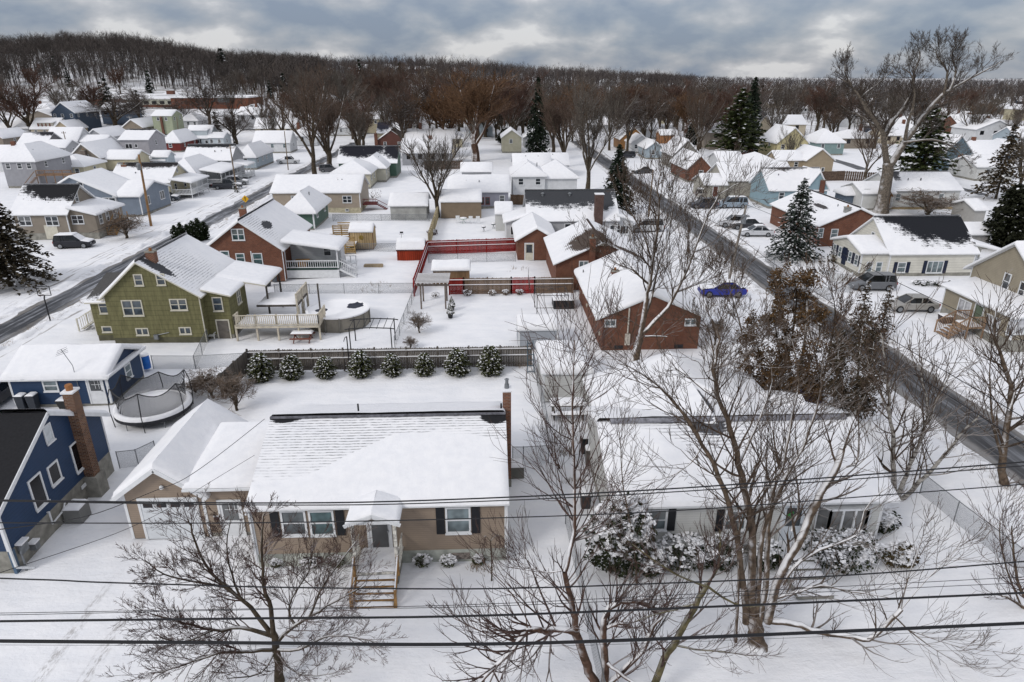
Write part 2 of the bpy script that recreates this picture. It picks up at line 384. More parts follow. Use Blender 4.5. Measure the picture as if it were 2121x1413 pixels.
def body(root, x0, x1, y0, y1, z0, he, ridge, rise, wall, roof=None, ov=.35, found=.45, fmat=None, ap=.5, th=.14, nu=8, nv=5,
         trim=None, snowy=True, rooftop=None, corners=True, walls=True, ovf=None, gutter=False):
    """walls from z0 to z0+he with foundation and a roof; ridge 'x','y','hip' or shed 'f','b','l','r' (the low side)"""
    trim = trim or WHITE; he = z0 + he; roof = roof or shingle('dark shingles'); fmat = fmat or CONC
    xm, ym = x0 + (x1 - x0) * ap, y0 + (y1 - y0) * ap; top = he + rise; zb = z0 + found
    ovf = ov if ovf is None else ovf
    if walls:
        mb = MB()
        if ridge == 'y': mb.prism([(x0, zb), (x1, zb), (x1, he), (xm, top), (x0, he)], 'y', y0, y1)
        elif ridge == 'x': mb.prism([(y0, zb), (y1, zb), (y1, he), (ym, top), (y0, he)], 'x', x0, x1)
        elif ridge == 'f': mb.prism([(y0, zb), (y1, zb), (y1, top), (y0, he)], 'x', x0, x1)
        elif ridge == 'b': mb.prism([(y0, zb), (y1, zb), (y1, he), (y0, top)], 'x', x0, x1)
        elif ridge == 'r': mb.prism([(x0, zb), (x1, zb), (x1, he), (x0, top)], 'y', y0, y1)
        elif ridge == 'l': mb.prism([(x0, zb), (x1, zb), (x1, top), (x0, he)], 'y', y0, y1)
        else: mb.box(x0, x1, y0, y1, zb, he)
        w = obj('wall', mb, wall, root, fix=True)
        if found > .05:
            obj('foundation', MB().box(x0 + .03, x1 - .03, y0 + .03, y1 - .03, z0 - .6, zb), fmat, root)
        if corners:
            c = .11
            for a, b in ((x0, y0), (x1 - c + .02, y0), (x0 if x0 > 0 else x1 - c + .02, y1 - c + .02)): obj('corner_trim', MB().box(a - .02, a + c, b - .02, b + c, zb, he - .03), trim, root)
    pl = []
    if ridge == 'x':
        for s, ye, o in ((-1, y0, ovf), (1, y1, ov)):
            run = abs(ym - ye); sl = rise / run; yo = ye + s * o; zo = he - sl * o
            pl.append(((x0 - ov, yo, zo), (x1 + ov, yo, zo), (x1 + ov, ym, top), (x0 - ov, ym, top)))
    elif ridge == 'y':
        for s, xe in ((-1, x0), (1, x1)):
            run = abs(xm - xe); sl = rise / run; xo = xe + s * ov; zo = he - sl * ov
            pl.append(((xo, y0 - ovf, zo), (xo, y1 + ov, zo), (xm, y1 + ov, top), (xm, y0 - ovf, top)))
    elif ridge in 'fb':
        s = rise / (y1 - y0)
        if ridge == 'f': pl.append(((x0 - ov, y0 - ovf, he - s * ovf), (x1 + ov, y0 - ovf, he - s * ovf), (x1 + ov, y1, top), (x0 - ov, y1, top)))
        else: pl.append(((x0 - ov, y1 + ov, he - s * ov), (x1 + ov, y1 + ov, he - s * ov), (x1 + ov, y0 - ovf, top + s * ovf), (x0 - ov, y0 - ovf, top + s * ovf)))
    elif ridge in 'lr':
        s = rise / (x1 - x0)
        if ridge == 'r': pl.append(((x1 + ov, y0 - ovf, he - s * ov), (x1 + ov, y1 + ov, he - s * ov), (x0, y1 + ov, top), (x0, y0 - ovf, top)))
        else: pl.append(((x0 - ov, y0 - ovf, he - s * ov), (x0 - ov, y1 + ov, he - s * ov), (x1, y1 + ov, top), (x1, y0 - ovf, top)))
    else:
        wx, wy = x1 - x0, y1 - y0; a0, a1, b0, b1 = x0 - ov, x1 + ov, y0 - ov, y1 + ov; h = min(wx, wy) / 2; zo = he - rise / h * ov
        if wx >= wy: r0, r1 = (x0 + h, (y0 + y1) / 2, top), (x1 - h, (y0 + y1) / 2, top)
        else: r0, r1 = ((x0 + x1) / 2, y0 + h, top), ((x0 + x1) / 2, y1 - h, top)
        if wx >= wy: pl = [((a0, b0, zo), (a1, b0, zo), r1, r0), ((a1, b1, zo), (a0, b1, zo), r0, r1), ((a0, b1, zo), (a0, b0, zo), r0, r0), ((a1, b0, zo), (a1, b1, zo), r1, r1)]
        else: pl = [((a0, b0, zo), (a1, b0, zo), r0, r0), ((a1, b1, zo), (a0, b1, zo), r1, r1), ((a0, b1, zo), (a0, b0, zo), r0, r1), ((a1, b0, zo), (a1, b1, zo), r1, r0)]
    mb = MB()
    for q in pl: slab(mb, *q)
    r = obj('roof', mb, [rooftop or roof, trim], root)
    if snowy:
        mb = MB(); rk = ridge != 'hip'
        for i, q in enumerate(pl):
            if snowy != True and i not in snowy: continue
            snowsheet(mb, *q, th, nu, nv, rk, seed=x0 * 1.3 + i * 7, rough=min(.035, th * .3))
        obj('snow_cover', mb, SN, r, shade=True)
    if gutter:
        q = pl[0]; a, b = Vector(q[0]), Vector(q[1]); mb = MB(); mb.beam(a + Vector((0, -.06, -.03)), b + Vector((0, -.06, -.03)), .1, .1)
        obj('gutter', mb, trim, r)
    return r
_wm = {}
ROTF = {'F': 0, 'R': R(90), 'L': R(-90), 'B': R(180)}
def win_mesh(w, h, style, frame, pane):
    k = (w, h, style, frame.name, pane.name)
    if k in _wm: return _wm[k]
    t = .09 if w > .6 else .06; mb = MB(); g = MB(); d = -.05
    mb.box(-w / 2, -w / 2 + t, d, .03, 0, h); mb.box(w / 2 - t, w / 2, d, .03, 0, h)
    mb.box(-w / 2 + t, w / 2 - t, d, .03, h - t, h); mb.box(-w / 2 + t, w / 2 - t, d, .03, 0, t)
    mb.box(-w / 2 - .03, w / 2 + .03, d - .05, d - .001, -.05, .03)       # sill
    g.box(-w / 2 + t, w / 2 - t, -.015, .02, t, h - t)
    if 'h' in style: mb.box(-w / 2 + t, w / 2 - t, d + .01, .025, h * .5 - .03, h * .5 + .03)
    if 'v' in style: mb.box(-.055, .055, d + .003, .024, t, h - t)
    if 't' in style:
        for s in (-1, 1): mb.box(s * w / 6 - .03, s * w / 6 + .03, d + .003, .024, t, h - t)
    if 'g' in style:
        for i in range(1, 3): mb.box(-w / 2 + t + (w - 2 * t) * i / 3 - .012, -w / 2 + t + (w - 2 * t) * i / 3 + .012, d + .02, .024, t, h - t)
        for i in range(1, 4): mb.box(-w / 2 + t, w / 2 - t, d + .021, .023, t + (h - 2 * t) * i / 4 - .012, t + (h - 2 * t) * i / 4 + .012)
    a = bpy.data.meshes.new('window'); a.from_pydata(mb.v, [], mb.f); a.materials.append(frame)
    b = bpy.data.meshes.new('pane'); b.from_pydata(g.v, [], g.f); b.materials.append(pane)
    _wm[k] = (a, b); return a, b
def put_window(root, face, p, w, h, style='h', frame=None, pane=None, name='window'):
    """p = bottom centre in world space on the wall plane"""
    a, b = win_mesh(round(w, 2), round(h, 2), style, frame or WHITE, pane or GLASS)
    o = bpy.data.objects.new(name, a); S.collection.objects.link(o); o.parent = root; o.location = Vector(p) - root.location; o.rotation_euler.z = ROTF[face]
    q = bpy.data.objects.new('pane', b); S.collection.objects.link(q); q.parent = o
    return o
class H:
    def __init__(s, root, x0, x1, y0, y1, z0, he): s.root, s.x0, s.x1, s.y0, s.y1, s.z0, s.he = root, x0, x1, y0, y1, z0, he
    def on(s, face, px, py):
        if face == 'F': return V(px, py, s.y0)
        return VX(px, py, s.x1 if face == 'R' else s.x0)
    def win(s, face, px, py, w=.9, h=1.2, style='h', **k):   # px,py = centre of the window in the photograph
        p = s.on(face, px, py); p.z -= h / 2; return put_window(s.root, face, p, w, h, style, **k)
    def auto(s, nF=0, nS=0, w=.95, h=1.15, z=None, frame=None, pane=None, style='h'):
        z = s.z0 + (z if z is not None else s.he - h - .5)
        for i in range(nF):
            x = s.x0 + (s.x1 - s.x0) * (i + .5 + rnd.uniform(-.12, .12)) / nF; put_window(s.root, 'F', (x, s.y0, z), w, h, style, frame, pane)
        sd, xx = ('R', s.x1) if s.x1 < 0 else ('L', s.x0)
        for i in range(nS):
            y = s.y0 + (s.y1 - s.y0) * (i + .5 + rnd.uniform(-.1, .1)) / nS; put_window(s.root, sd, (xx, y, z), w, h, style, frame, pane)
    def shutters(s, face, px, py, w=.9, h=1.2, m=None, sw=.38):
        p = s.on(face, px, py)
        for d in (-1, 1):
            mb = MB(); c = d * (w / 2 + sw / 2 + .04)
            if face == 'F': mb.box(p.x + c - sw / 2, p.x + c + sw / 2, p.y - .05, p.y + .01, p.z - h / 2 - .02, p.z + h / 2 + .02)
            else:
                e = .05 if face == 'R' else -.05
                mb.box(min(p.x, p.x + e), max(p.x, p.x + e), p.y + c - sw / 2, p.y + c + sw / 2, p.z - h / 2 - .02, p.z + h / 2 + .02)
            obj('shutter', mb, m or BLACK, s.root)
    def door(s, face, px, py, w=.95, h=2.05, m=None, frame=None, glassh=.9, handle=True):
        p = s.on(face, px, py); p.z -= h / 2; fr = frame or WHITE; sgn = {'F': (0, -1), 'R': (1, 0), 'L': (-1, 0)}[face]
        def bx(a0, a1, d0, d1, z0, z1, mb):
            if face == 'F': mb.box(p.x + a0, p.x + a1, p.y - d1, p.y - d0, p.z + z0, p.z + z1)
            elif face == 'R': mb.box(p.x + d0, p.x + d1, p.y + a0, p.y + a1, p.z + z0, p.z + z1)
            else: mb.box(p.x - d1, p.x - d0, p.y + a0, p.y + a1, p.z + z0, p.z + z1)
        mb = MB(); bx(-w / 2 - .1, -w / 2, 0, .06, 0, h + .1, mb); bx(w / 2, w / 2 + .1, 0, .06, 0, h + .1, mb); bx(-w / 2, w / 2, 0, .06, h, h + .1, mb)
        f = obj('door_frame', mb, fr, s.root); mb = MB(); bx(-w / 2, w / 2, 0, .035, 0, h, mb); d = obj('door', mb, m or WHITE, s.root)
        if glassh:
            mb = MB(); bx(-w / 2 + .12, w / 2 - .12, .035, .045, h - .12 - glassh, h - .12, mb); obj('pane', mb, GLASS, d)
        if handle:
            mb = MB(); bx(w / 2 - .1, w / 2 - .05, .035, .1, .95, 1.05, mb); obj('handle', mb, METAL, d)
        return d
    def chimney(s, px, py, hpx, w=.6, d=.5, m=None, z=None, y=None, cap=True):
        """px,py = top centre in the photograph; y = world depth"""
        y = y if y is not None else (s.y0 + s.y1) / 2; t = V(px, py, y); zb = z if z is not None else s.z0 + s.he * .8
        mb = MB().box(t.x - w / 2, t.x + w / 2, y - d / 2, y + d / 2, zb, t.z); c = obj('chimney', mb, m or brick('brick red'), s.root)
        if cap:
            mb = MB().box(t.x - w / 2 - .04, t.x + w / 2 + .04, y - d / 2 - .04, y + d / 2 + .04, t.z + .002, t.z + .1); obj('chimney_cap', mb, CONC, c)
            mb = MB().lathe((t.x, y, t.z + .1), [(.12, 0), (.11, .25), (.09, .25), (.09, 0)], 8); obj('flue', mb, plain('clay flue', (.3, .13, .05), .8), c)
        return c
def house(label, bl, brx, he, depth, ridge, rise, wall, az=0.0, name='house', cat='house', group=None, **kw):
    """bl = pixel where the wall's front left corner meets height az (0 = ground); brx = pixel column of the right corner"""
    p = P(bl[0], bl[1], az); z0 = terrain(p.x, p.y); x0, y0 = p.x, p.y; x1 = xcol(brx, y0, z0 + az)
    root = thing(name, label, cat, (round((x0 + x1) / 2, 2), round(y0 + depth / 2, 2), z0), group)
    far = y0 > 110
    if far: kw.setdefault('nu', 3); kw.setdefault('nv', 2); kw.setdefault('corners', False)
    r = body(root, x0, x1, y0, y0 + depth, z0, he, ridge, rise, wall, **kw)
    if cat == 'house' and y0 < 150:
        for i in range(2):
            x = x0 + (x1 - x0) * rnd.uniform(.2, .8); y = y0 + depth * rnd.uniform(.2, .4); f = (y - y0) / depth * 2 if ridge != 'y' else 1 - abs((x - x0) / (x1 - x0) * 2 - 1); z = z0 + he + rise * f * .8
            obj('vent_pipe', MB().tube([(x, y, z - .3), (x, y, z + rnd.uniform(.5, .8))], rnd.choice((.06, .09)), 6, cap=True), BLACK if i else METAL, r)
    return H(root, x0, x1, y0, y0 + depth, z0, he)
def loc_of(bl, brx, depth, az=0.0):
    p = P(bl[0], bl[1], az); x1 = xcol(brx, p.y, terrain(p.x, p.y) + az)
    return (round((p.x + x1) / 2, 2), round(p.y + depth / 2, 2))
# ---------------------------------------------------------------- ground, roads, snow banks
ROADS = [(-44.4, -40.9, 20, 330), (29.2, 33.5, 8, 330)]
def axis_pts(lo, hi, f0, f1, st, grow):
    a = list(np.arange(f0, f1 + 1e-6, st)); d = st
    while a[-1] < hi: d *= grow; a.append(a[-1] + d)
    d = st
    while a[0] > lo: d *= grow; a.insert(0, a[0] - d)
    return a
def road_mask(x, y):
    m = 1.0
    for x0, x1, y0, y1 in ROADS:
        d = max(x0 - x, x - x1, 0); m = min(m, smooth((d - .2) / 1.6))
    return m
def gz(x, y):
    t = terrain(x, y)
    if y < 130 and abs(x) < 75:
        p = Vector((x * .16, y * .16, 0)); h = noise.noise(p) * .16 + noise.noise(p * 3.3) * .05 + noise.noise(p * 9) * .012
        m = road_mask(x, y); t += h * m
        for x0, x1, y0, y1 in ROADS:                     # ploughed ridges beside the roads
            for e, w in ((x0 - .75, .5), (x1 + .75, .5)):
                g = math.exp(-((x - e) / w) ** 2); t += g * (.16 + .14 * noise.noise(Vector((x * 1.1, y * .7, 4))))
    else: t += .02
    return t - .02
def build_ground():
    xs = axis_pts(-2600, 2600, -48, 48, .55, 1.09); ys = axis_pts(-60, 4200, 12, 96, .55, 1.06)
    v = [(x, y, gz(x, y)) for y in ys for x in xs]; n = len(xs)
    f = [(j * n + i, j * n + i + 1, (j + 1) * n + i + 1, (j + 1) * n + i) for j in range(len(ys) - 1) for i in range(n - 1)]
    mb = MB(); mb.v = v; mb.f = f; mb.m = [0] * len(f)
    t = NT('snowy ground'); vv, o = t.xyz(); a = t.noise(vv, .5, 6, .6); b = t.noise(vv, 6, 4); c = t.noise(vv, .035, 3)
    wv = t.n('CombineXYZ'); t.L(t.math('MULTIPLY', o[0], .5), wv.inputs[0]); t.L(t.math('MULTIPLY', o[1], 1.6), wv.inputs[1]); wn = t.noise(wv.outputs[0], .8, 5, .65)
    base = t.mix(t.map(t.math('ADD', t.math('MULTIPLY', a, .5), t.math('MULTIPLY', wn, .5)), .36, .64), (.755, .76, .785), SNOW)
    # grass and leaf litter showing through, only in the far woods and beside the roads
    far = t.map(o[1], 150, 420, 0, 1); g = t.math('ADD', t.noise(vv, .09, 6, .7), t.math('MULTIPLY', b, .12))
    lit = t.math('MULTIPLY', t.map(g, .52, .62), t.math('MULTIPLY', far, .6))
    def edge(x, w): return t.map(t.math('ABSOLUTE', t.math('SUBTRACT', o[0], x)), w * .3, w, 1, 0)
    e = t.math('MAXIMUM', edge(34.1, .9), t.math('MULTIPLY', edge(28.6, .9), .8)); e = t.math('MAXIMUM', e, t.math('MULTIPLY', edge(-40.4, .7), .6)); e = t.math('MAXIMUM', e, t.math('MULTIPLY', edge(-45.2, .9), .6))
    e = t.math('MULTIPLY', e, t.map(t.noise(vv, 1.3, 5, .7), .42, .62)); e = t.math('MULTIPLY', e, t.map(o[1], 200, 260, 1, 0))
    trk = t.math('MAXIMUM', edge(-15.3, .35), edge(-17.0, .35)); sx = t.n('CombineXYZ'); t.L(t.math('MULTIPLY', o[0], 3), sx.inputs[0]); t.L(t.math('MULTIPLY', o[1], 1.0), sx.inputs[1])
    trk = t.math('MULTIPLY', t.math('MULTIPLY', trk, t.map(t.noise(sx.outputs[0], 2.0, 5, .7), .44, .62)), t.map(o[1], 21.5, 26, .5, 0))
    rx_ = t.n('CombineXYZ'); t.L(t.math('MULTIPLY', o[0], 2.5), rx_.inputs[0]); t.L(t.math('MULTIPLY', o[1], .16), rx_.inputs[1]); rn = t.noise(rx_.outputs[0], 1.0, 5, .65)
    rut = t.math('MULTIPLY', t.math('MAXIMUM', edge(-46.9, .8), t.math('MAXIMUM', edge(-48.3, .6), edge(-39.2, .5))), t.map(rn, .53, .62, 0, .75)); rut = t.math('MULTIPLY', rut, t.map(o[1], 140, 160, 1, 0)); trk = t.math('MAXIMUM', trk, rut)
    k = t.math('MAXIMUM', t.math('MAXIMUM', lit, t.math('MULTIPLY', e, .62)), trk)
    t.col(t.mix(k, base, (.16, .135, .11))); t.rough(.78, .12); t.bump(t.math('ADD', t.math('ADD', a, wn), t.math('MULTIPLY', b, .25)), .6, .14)
    me = obj('ground', mb, t.mat, shade=True); struct(me)
def road(name, x0, x1, y0, y1, wob=.25, mat=None):
    mb = MB(); n = int((y1 - y0) / 1.2); m = 6; sd = x0
    def fn(u, v):
        y = y0 + (y1 - y0) * v
        a = x0 + wob * (noise.noise(Vector((sd, y * .3, 0))) + .5 * noise.noise(Vector((sd, y * 1.1, 3)))); b = x1 + wob * (noise.noise(Vector((sd + 9, y * .3, 0))) + .5 * noise.noise(Vector((sd + 9, y * 1.1, 3))))
        x = a + (b - a) * u; return (x, y, terrain(x, y) + .03)
    mb.grid(fn, m, n); o = obj(name, mb, mat or asphalt()); struct(o)
def strip(name, pts, w, mat, lift=.03):
    mb = MB()
    L = []
    for i, p in enumerate(pts):
        a = Vector(pts[max(i - 1, 0)][:2]); b = Vector(pts[min(i + 1, len(pts) - 1)][:2]); d = (b - a).normalized(); n = Vector((-d.y, d.x))
        q = Vector(p[:2]); L.append((q - n * w / 2, q + n * w / 2))
    for i in range(len(L) - 1):
        k = [L[i][0], L[i][1], L[i + 1][1], L[i + 1][0]]; mb.face([(q.x, q.y, terrain(q.x, q.y) + lift) for q in k][::-1])
    o = obj(name, mb, mat); struct(o)
build_ground()
road('road', ROADS[0][0], ROADS[0][1], 20, 230, .8, asphalt('road asphalt wet', (.038, .04, .046), 1.0, (-44.4, -40.9)))
road('road', ROADS[1][0], ROADS[1][1], 8, 235, .5, asphalt('road asphalt dull', (.046, .045, .047), .5, (29.2, 33.5)))
_d = asphalt('drive asphalt', (.05, .05, .053), .9)
strip('side_road', [P(a, b) for a, b in ((808, 285), (822, 272), (836, 256), (845, 243), (838, 236), (815, 233))], 5, asphalt('far road', (.09, .085, .085), .6), .06)
strip('side_road', [P(a, b) for a, b in ((1960, 383), (1990, 391), (2040, 404))], 2.2, _d)
strip('side_road', [P(a, b) for a, b in ((1720, 330), (1755, 340), (1790, 352))], 3, _d)

def snow_bank(x, y0, y1, w=1.1, h=.34):
    n = int((y1 - y0) / .45); mb = MB(); sd = x * 3.1
    def fn(u, v):
        y = y0 + (y1 - y0) * v; k = math.sin(math.pi * u); hh = h * (.55 + .9 * noise.noise(Vector((sd, y * .5, 1))) + .6 * noise.noise(Vector((sd, y * 2.1, 4))))
        xx = x + (u - .5) * w * (1 + .5 * noise.noise(Vector((sd, y * .7, 8)))) + .25 * noise.noise(Vector((sd, y * .6, 2)))
        return (xx, y, -.06 + k * max(.02, hh) + .07 * k * noise.noise(Vector((xx * 3, y * 3, 0))))
    mb.grid(fn, 7, n); struct(obj('snow_bank', mb, SN, shade=True))
snow_bank(28.35, 12, 150); snow_bank(34.5, 12, 150, 1.3, .4); snow_bank(-40.1, 50, 140, 1.2, .36); snow_bank(-45.3, 50, 140, 1.4, .42)
def grass():
    r = random.Random(4); mb = MB()
    def tuft(x, y, n, h):
        z = gz(x, y)
        for i in range(n):
            a, b = x + r.gauss(0, .12), y + r.gauss(0, .12); l = Vector((r.gauss(0, .12), r.gauss(0, .12), h * r.uniform(.5, 1.2))); w = .012
            mb.face([(a - w, b, z - .03), (a + w, b, z - .03), (a + l.x, b + l.y, z + l.z)])
    for i in range(900): tuft(r.choice((28.2, 34.4, 27.8, 34.9)) + r.gauss(0, .3), r.uniform(14, 110), 5, .22)
    for i in range(260): tuft(-40.2 + r.gauss(0, .4), r.uniform(52, 120), 4, .2)
    for px, py, n in ((700, 1075, 20), (1075, 560, 10), (790, 590, 14), (770, 600, 14), (1090, 760, 12), (650, 690, 8), (1000, 1180, 16), (710, 565, 10), (1165, 940, 30), (1190, 1000, 14)):
        for i in range(n): q = P(px + r.uniform(-22, 22), py + r.uniform(-6, 6)); tuft(q.x, q.y, 5, .3)
    o = obj('grass', mb, plain('dry grass', (.2, .14, .08), .9, .3)); o['kind'] = 'stuff'; o['label'] = 'dry grass tips poking through the snow'; o['category'] = 'grass'
grass()
# ---------------------------------------------------------------- the near houses
VX_ = VX
BRK = brick('brick red'); BRK2 = brick('brick chimney', (.28, .105, .05), (.13, .05, .03), (.33, .29, .25)); BRK3 = brick('brick brown', (.16, .05, .028), (.1, .035, .022))
TAN = siding('tan vinyl siding', (.285, .222, .168), .11)
BLUE = siding('navy vinyl siding', (.02, .045, .10), .17)
GREEN = shake('green shakes', (.165, .155, .075))
WSID = siding('white vinyl siding', (.56, .56, .54), .13); WSID2 = siding('cream white siding', (.62, .60, .53), .3)
BEIGE = siding('beige siding', (.33, .275, .215), .12); TAUPE = siding('taupe siding', (.24, .205, .165), .18)
GREYB = siding('grey blue siding', (.19, .225, .275), .2); LGREY = siding('light grey siding', (.38, .385, .40), .2)
YEL = siding('pale yellow siding', (.50, .455, .32), .2); LBLUE = siding('light blue siding', (.34, .40, .44), .2)
SLATE = siding('slate blue siding', (.06, .085, .125), .2); PGREEN = siding('pale green siding', (.33, .36, .25), .2)
TEAL = siding('green siding', (.06, .115, .085), .15); WHT = siding('white siding', (.6, .61, .62), .2)
BLK = plain('black shutter', (.01, .011, .014), .5, .1)
DGL = glass('dark glass', (.006, .006, .008), .15); CGL = glass('curtained glass', (.12, .15, .16), .2); TGL = glass('teal glass', (.05, .085, .09), .12)
# 1 main house
def main_house():
    y0 = 24.9; x0 = V(516, 1060, y0).x; x1 = V(1050, 1060, y0).x; d = 9.0; HE, RI = 3.45, 1.8
    root = thing('house', 'tan single storey house with snowy roof, black shutters and gabled porch in front', 'house', (round((x0 + x1) / 2, 2), y0 + d / 2, 0))
    ox, oy = root.location.x, root.location.y
    pm = patchy('roof main', (.016, .016, .018), [(x0 + .7 - ox, y0 + 4.5 - oy, .9, .3), (x1 - .3 - ox, y0 + 4.4 - oy, .9, .45)],
                [(x0 + 3.6 - ox, y0 + 3.4 - oy, 7.5, 3.0), (x0 + 3.0 - ox, y0 + 3.5 - oy, 2.6, 2.6), (x1 - .2 - ox, y0 + 2.6 - oy, 2.3, 3.4), (x0 + 8 - ox, y0 + 4.3 - oy, 7, 1.1)], 'x', .15)
    r = body(root, x0, x1, y0, y0 + d, 0, HE, 'x', RI, TAN, pm, ov=.1, found=.72, snowy=[1], th=.2, nu=14, nv=8, ovf=.3, fmat=plain('painted block', (.36, .37, .33), .9, .35, 1.5))
    # thick pillow of snow left on the lower right of the front slope
    mb = MB(); ym = y0 + d / 2; sl = RI / (d / 2)
    def fn(u, v):
        x = x0 - .1 + (x1 - x0 + .2) * u; lim = .30 + .5 * smooth((u - .1) / .5) - .12 * smooth((u - .7) / .3) + .05 * noise.noise(Vector((u * 6, 0, 1)))
        s = v * lim; y = y0 - .32 + s * (d / 2 + .3); z = HE - sl * .32 + s * (d / 2 + .3) * sl + .05
        k = min(1, v / .04, (1 - v) / .45, u / .012, (1 - u) / .02); k = smooth(max(0, k)) if (1 - v) / .45 < 1 else math.sqrt(max(0, k))
        return (x, y - .03 * k, z - .03 * (v == 0) + k * (.15 + .03 * noise.noise(Vector((x * .6, y * .8, 2)))))
    mb.grid(fn, 60, 26); obj('snow_cover', mb, SN, r, shade=True)
    mb = MB(); q = HE + RI + .07; mb.prism([(ym - .09, q - .02), (ym - .085, q + .04), (ym, q + .08), (ym + .085, q + .04), (ym + .09, q - .02)], 'x', x0 - .1, x1 + .08); obj('ridge_vent', mb, shingle('ridge cap', (.12, .12, .135)), r)
    h = H(root, x0, x1, y0, y0 + d, 0, HE)
    for px in (609, 667): h.win('F', px, 1083, 1.12, 1.36, 'h', pane=TGL if px > 650 else glass('grey glass', (.07, .08, .085), .15))
    h.shutters('F', 638, 1083, 2.42, 1.36, BLK)
    h.win('F', 949, 1077, 1.14, 1.42, 'h', pane=CGL); h.shutters('F', 949, 1077, 1.14, 1.42, BLK)
    h.door('F', 786, 1099, .92, 2.0, WHITE, glassh=0)
    p = V(786, 1088, y0); mb = MB().box(p.x - .36, p.x + .36, y0 - .06, y0 - .037, .99, 2.78); obj('pane', mb, glass('storm glass', (.03, .03, .033), .1), [c for c in root.children if c.name.startswith('door')][-1])
    for px in (648, 955):
        p = V(px, 1157 if px == 648 else 1153, y0 + .03); mb = MB().box(p.x - .42, p.x + .42, y0 + .0, y0 + .022, .14, .5); o = obj('basement_window', mb, plain('frosted pane', (.2, .17, .15), .6, .5, 9) if px > 700 else DGL, root)
    # porch
    px0, px1 = V(728, 1085, y0 - 1.2).x, V(820, 1085, y0 - 1.2).x; yp = y0 - 1.42; pe = V(770, 1079, yp).z; pt = V(770, 1064, yp).z - pe; xm = (px0 + px1) / 2
    body(root, px0, px1, yp, y0 - .02, 0, pe, 'y', pt, TAN, ov=.2, found=0, walls=False, th=.11, nu=4, nv=6, ovf=.15)
    mb = MB().prism([(px0, pe + .02), (px1, pe + .02), (xm, pe + pt - .03)], 'y', yp - .02, yp + .06); obj('porch_gable', mb, TAN, root)
    mb = MB(); mb.beam((px0 - .25, yp - .16, pe - .16), (xm, yp - .16, pe + pt - .06), .05, .16); mb.beam((px1 + .25, yp - .16, pe - .16), (xm, yp - .16, pe + pt - .06), .05, .16); mb.box(px0, px1, yp - .06, yp + .08, pe - .16, pe); obj('porch_trim', mb, WHITE, root)
    peel = plain('peeling paint', (.52, .5, .45), .8, .5, 6)
    for x in (px0 + .05, px1 - .05):
        obj('porch_post', MB().box(x - .07, x + .07, yp - .02, yp + .12, .85, pe - .15), peel, root)
    fl = MB().box(px0 - .02, px1 + .02, yp - .1, y0 - .01, .7, .84); f = obj('porch_floor', fl, peel, root)
    mb = MB(); snowsheet(mb, (px0 + .05, yp - .12, .84), (px1 - .05, yp - .12, .84), (px1 - .05, y0 - .03, .84), (px0 + .05, y0 - .03, .84), .09, 8, 6); obj('snow_cover', mb, SN, f, shade=True)
    mb = MB().box(px0 + .05, px1 - .05, yp + .05, y0, 0, .7); obj('porch_base', mb, CONC, root)
    for x in (px0 - .03, px1 + .03):
        mb = MB(); mb.box(x - .03, x + .03, yp + .1, y0 - .02, 1.66, 1.74); mb.box(x - .03, x + .03, yp + .1, y0 - .02, .92, .98)
        for i in range(9): yy = yp + .15 + i * .13; mb.box(x - .02, x + .02, yy, yy + .05, .98, 1.66)
        obj('railing', mb, peel, root)
    # steps of new lumber
    st = MB(); sn = MB(); n = 5
    for i in range(n):
        zt = .76 - (i + 1) * .14; ya = yp - .1 - (i + 1) * .25
        st.box(px0 + .08, px1 - .08, ya, ya + .24, zt - .05, zt)
        snowsheet(sn, (px0 + .12, ya + .03, zt - .02), (px1 - .12, ya + .03, zt - .02), (px1 - .12, ya + .23, zt - .02), (px0 + .12, ya + .23, zt - .02), .06, 6, 3, seed=i)
    for x in (px0 + .03, px1 - .07): st.beam((x, yp - .1, .62), (x, yp - .1 - n * .25, -.02), .05, .24)
    s = obj('steps', st, WOOD, root); obj('snow_cover', sn, SN, s, shade=True)
    for x in (px0, px1):
        mb = MB(); ye = yp - .1 - n * .25
        for yy, zz in ((yp - .12, .75), (ye + .02, .0)): mb.box(x - .05, x + .05, yy - .05, yy + .05, zz - .1, zz + .95)
        mb.beam((x, yp - .1, 1.62), (x, ye, .86), .04, .14); mb.beam((x, yp - .1, 1.2), (x, ye, .45), .04, .09)
        hr = obj('handrail', mb, WOOD, root); mb = MB(); mb.beam((x, yp - .1, 1.71), (x, ye, .95), .05, .04); obj('snow_cover', mb, SN, hr)
    # outside chimney on the right wall
    mb = MB(); yc = 31.2; t = V(1052, 806, yc); mb.box(x1 + .0, x1 + .42, yc - .35, yc + .35, .5, t.z); c = obj('chimney', mb, brick('brick chimney', (.28, .105, .05), (.13, .05, .03), (.33, .29, .25)), root)
    obj('chimney_base', MB().box(x1 - .02, x1 + .44, yc - .38, yc + .38, -.3, .5), CONC, root)
    obj('chimney_cap', MB().box(x1 - .04, x1 + .46, yc - .4, yc + .4, t.z + .001, t.z + .07), SN, c)
    mb = MB().lathe((x1 + .21, yc, t.z + .07), [(.13, 0), (.12, .22), (.085, .22), (.085, .42), (.13, .5), (.05, .52)], 12); obj('flue', mb, METAL, c)
    for px, py in ((742, 836), (1038, 835)):
        p = V(px, py + 10, ym + .8); mb = MB().tube([(p.x, p.y, 5.0), (p.x, p.y, p.z + .25)], .045, 8, cap=True); obj('vent_pipe', mb, BLACK, r)
    # downspout
    # garage wing
    g0 = P(276, 1117).y; gx0 = V(274, 1110, g0).x; gm = V(327, 985, g0).x; gx1 = 2 * gm - gx0; gh = V(258, 1020, g0).z; gr = V(325, 966, g0).z - gh
    body(root, gx0, gx1, g0, g0 + 6.2, 0, gh, 'y', gr, TAN, ov=.32, found=.05, th=.22, nu=10, nv=14)
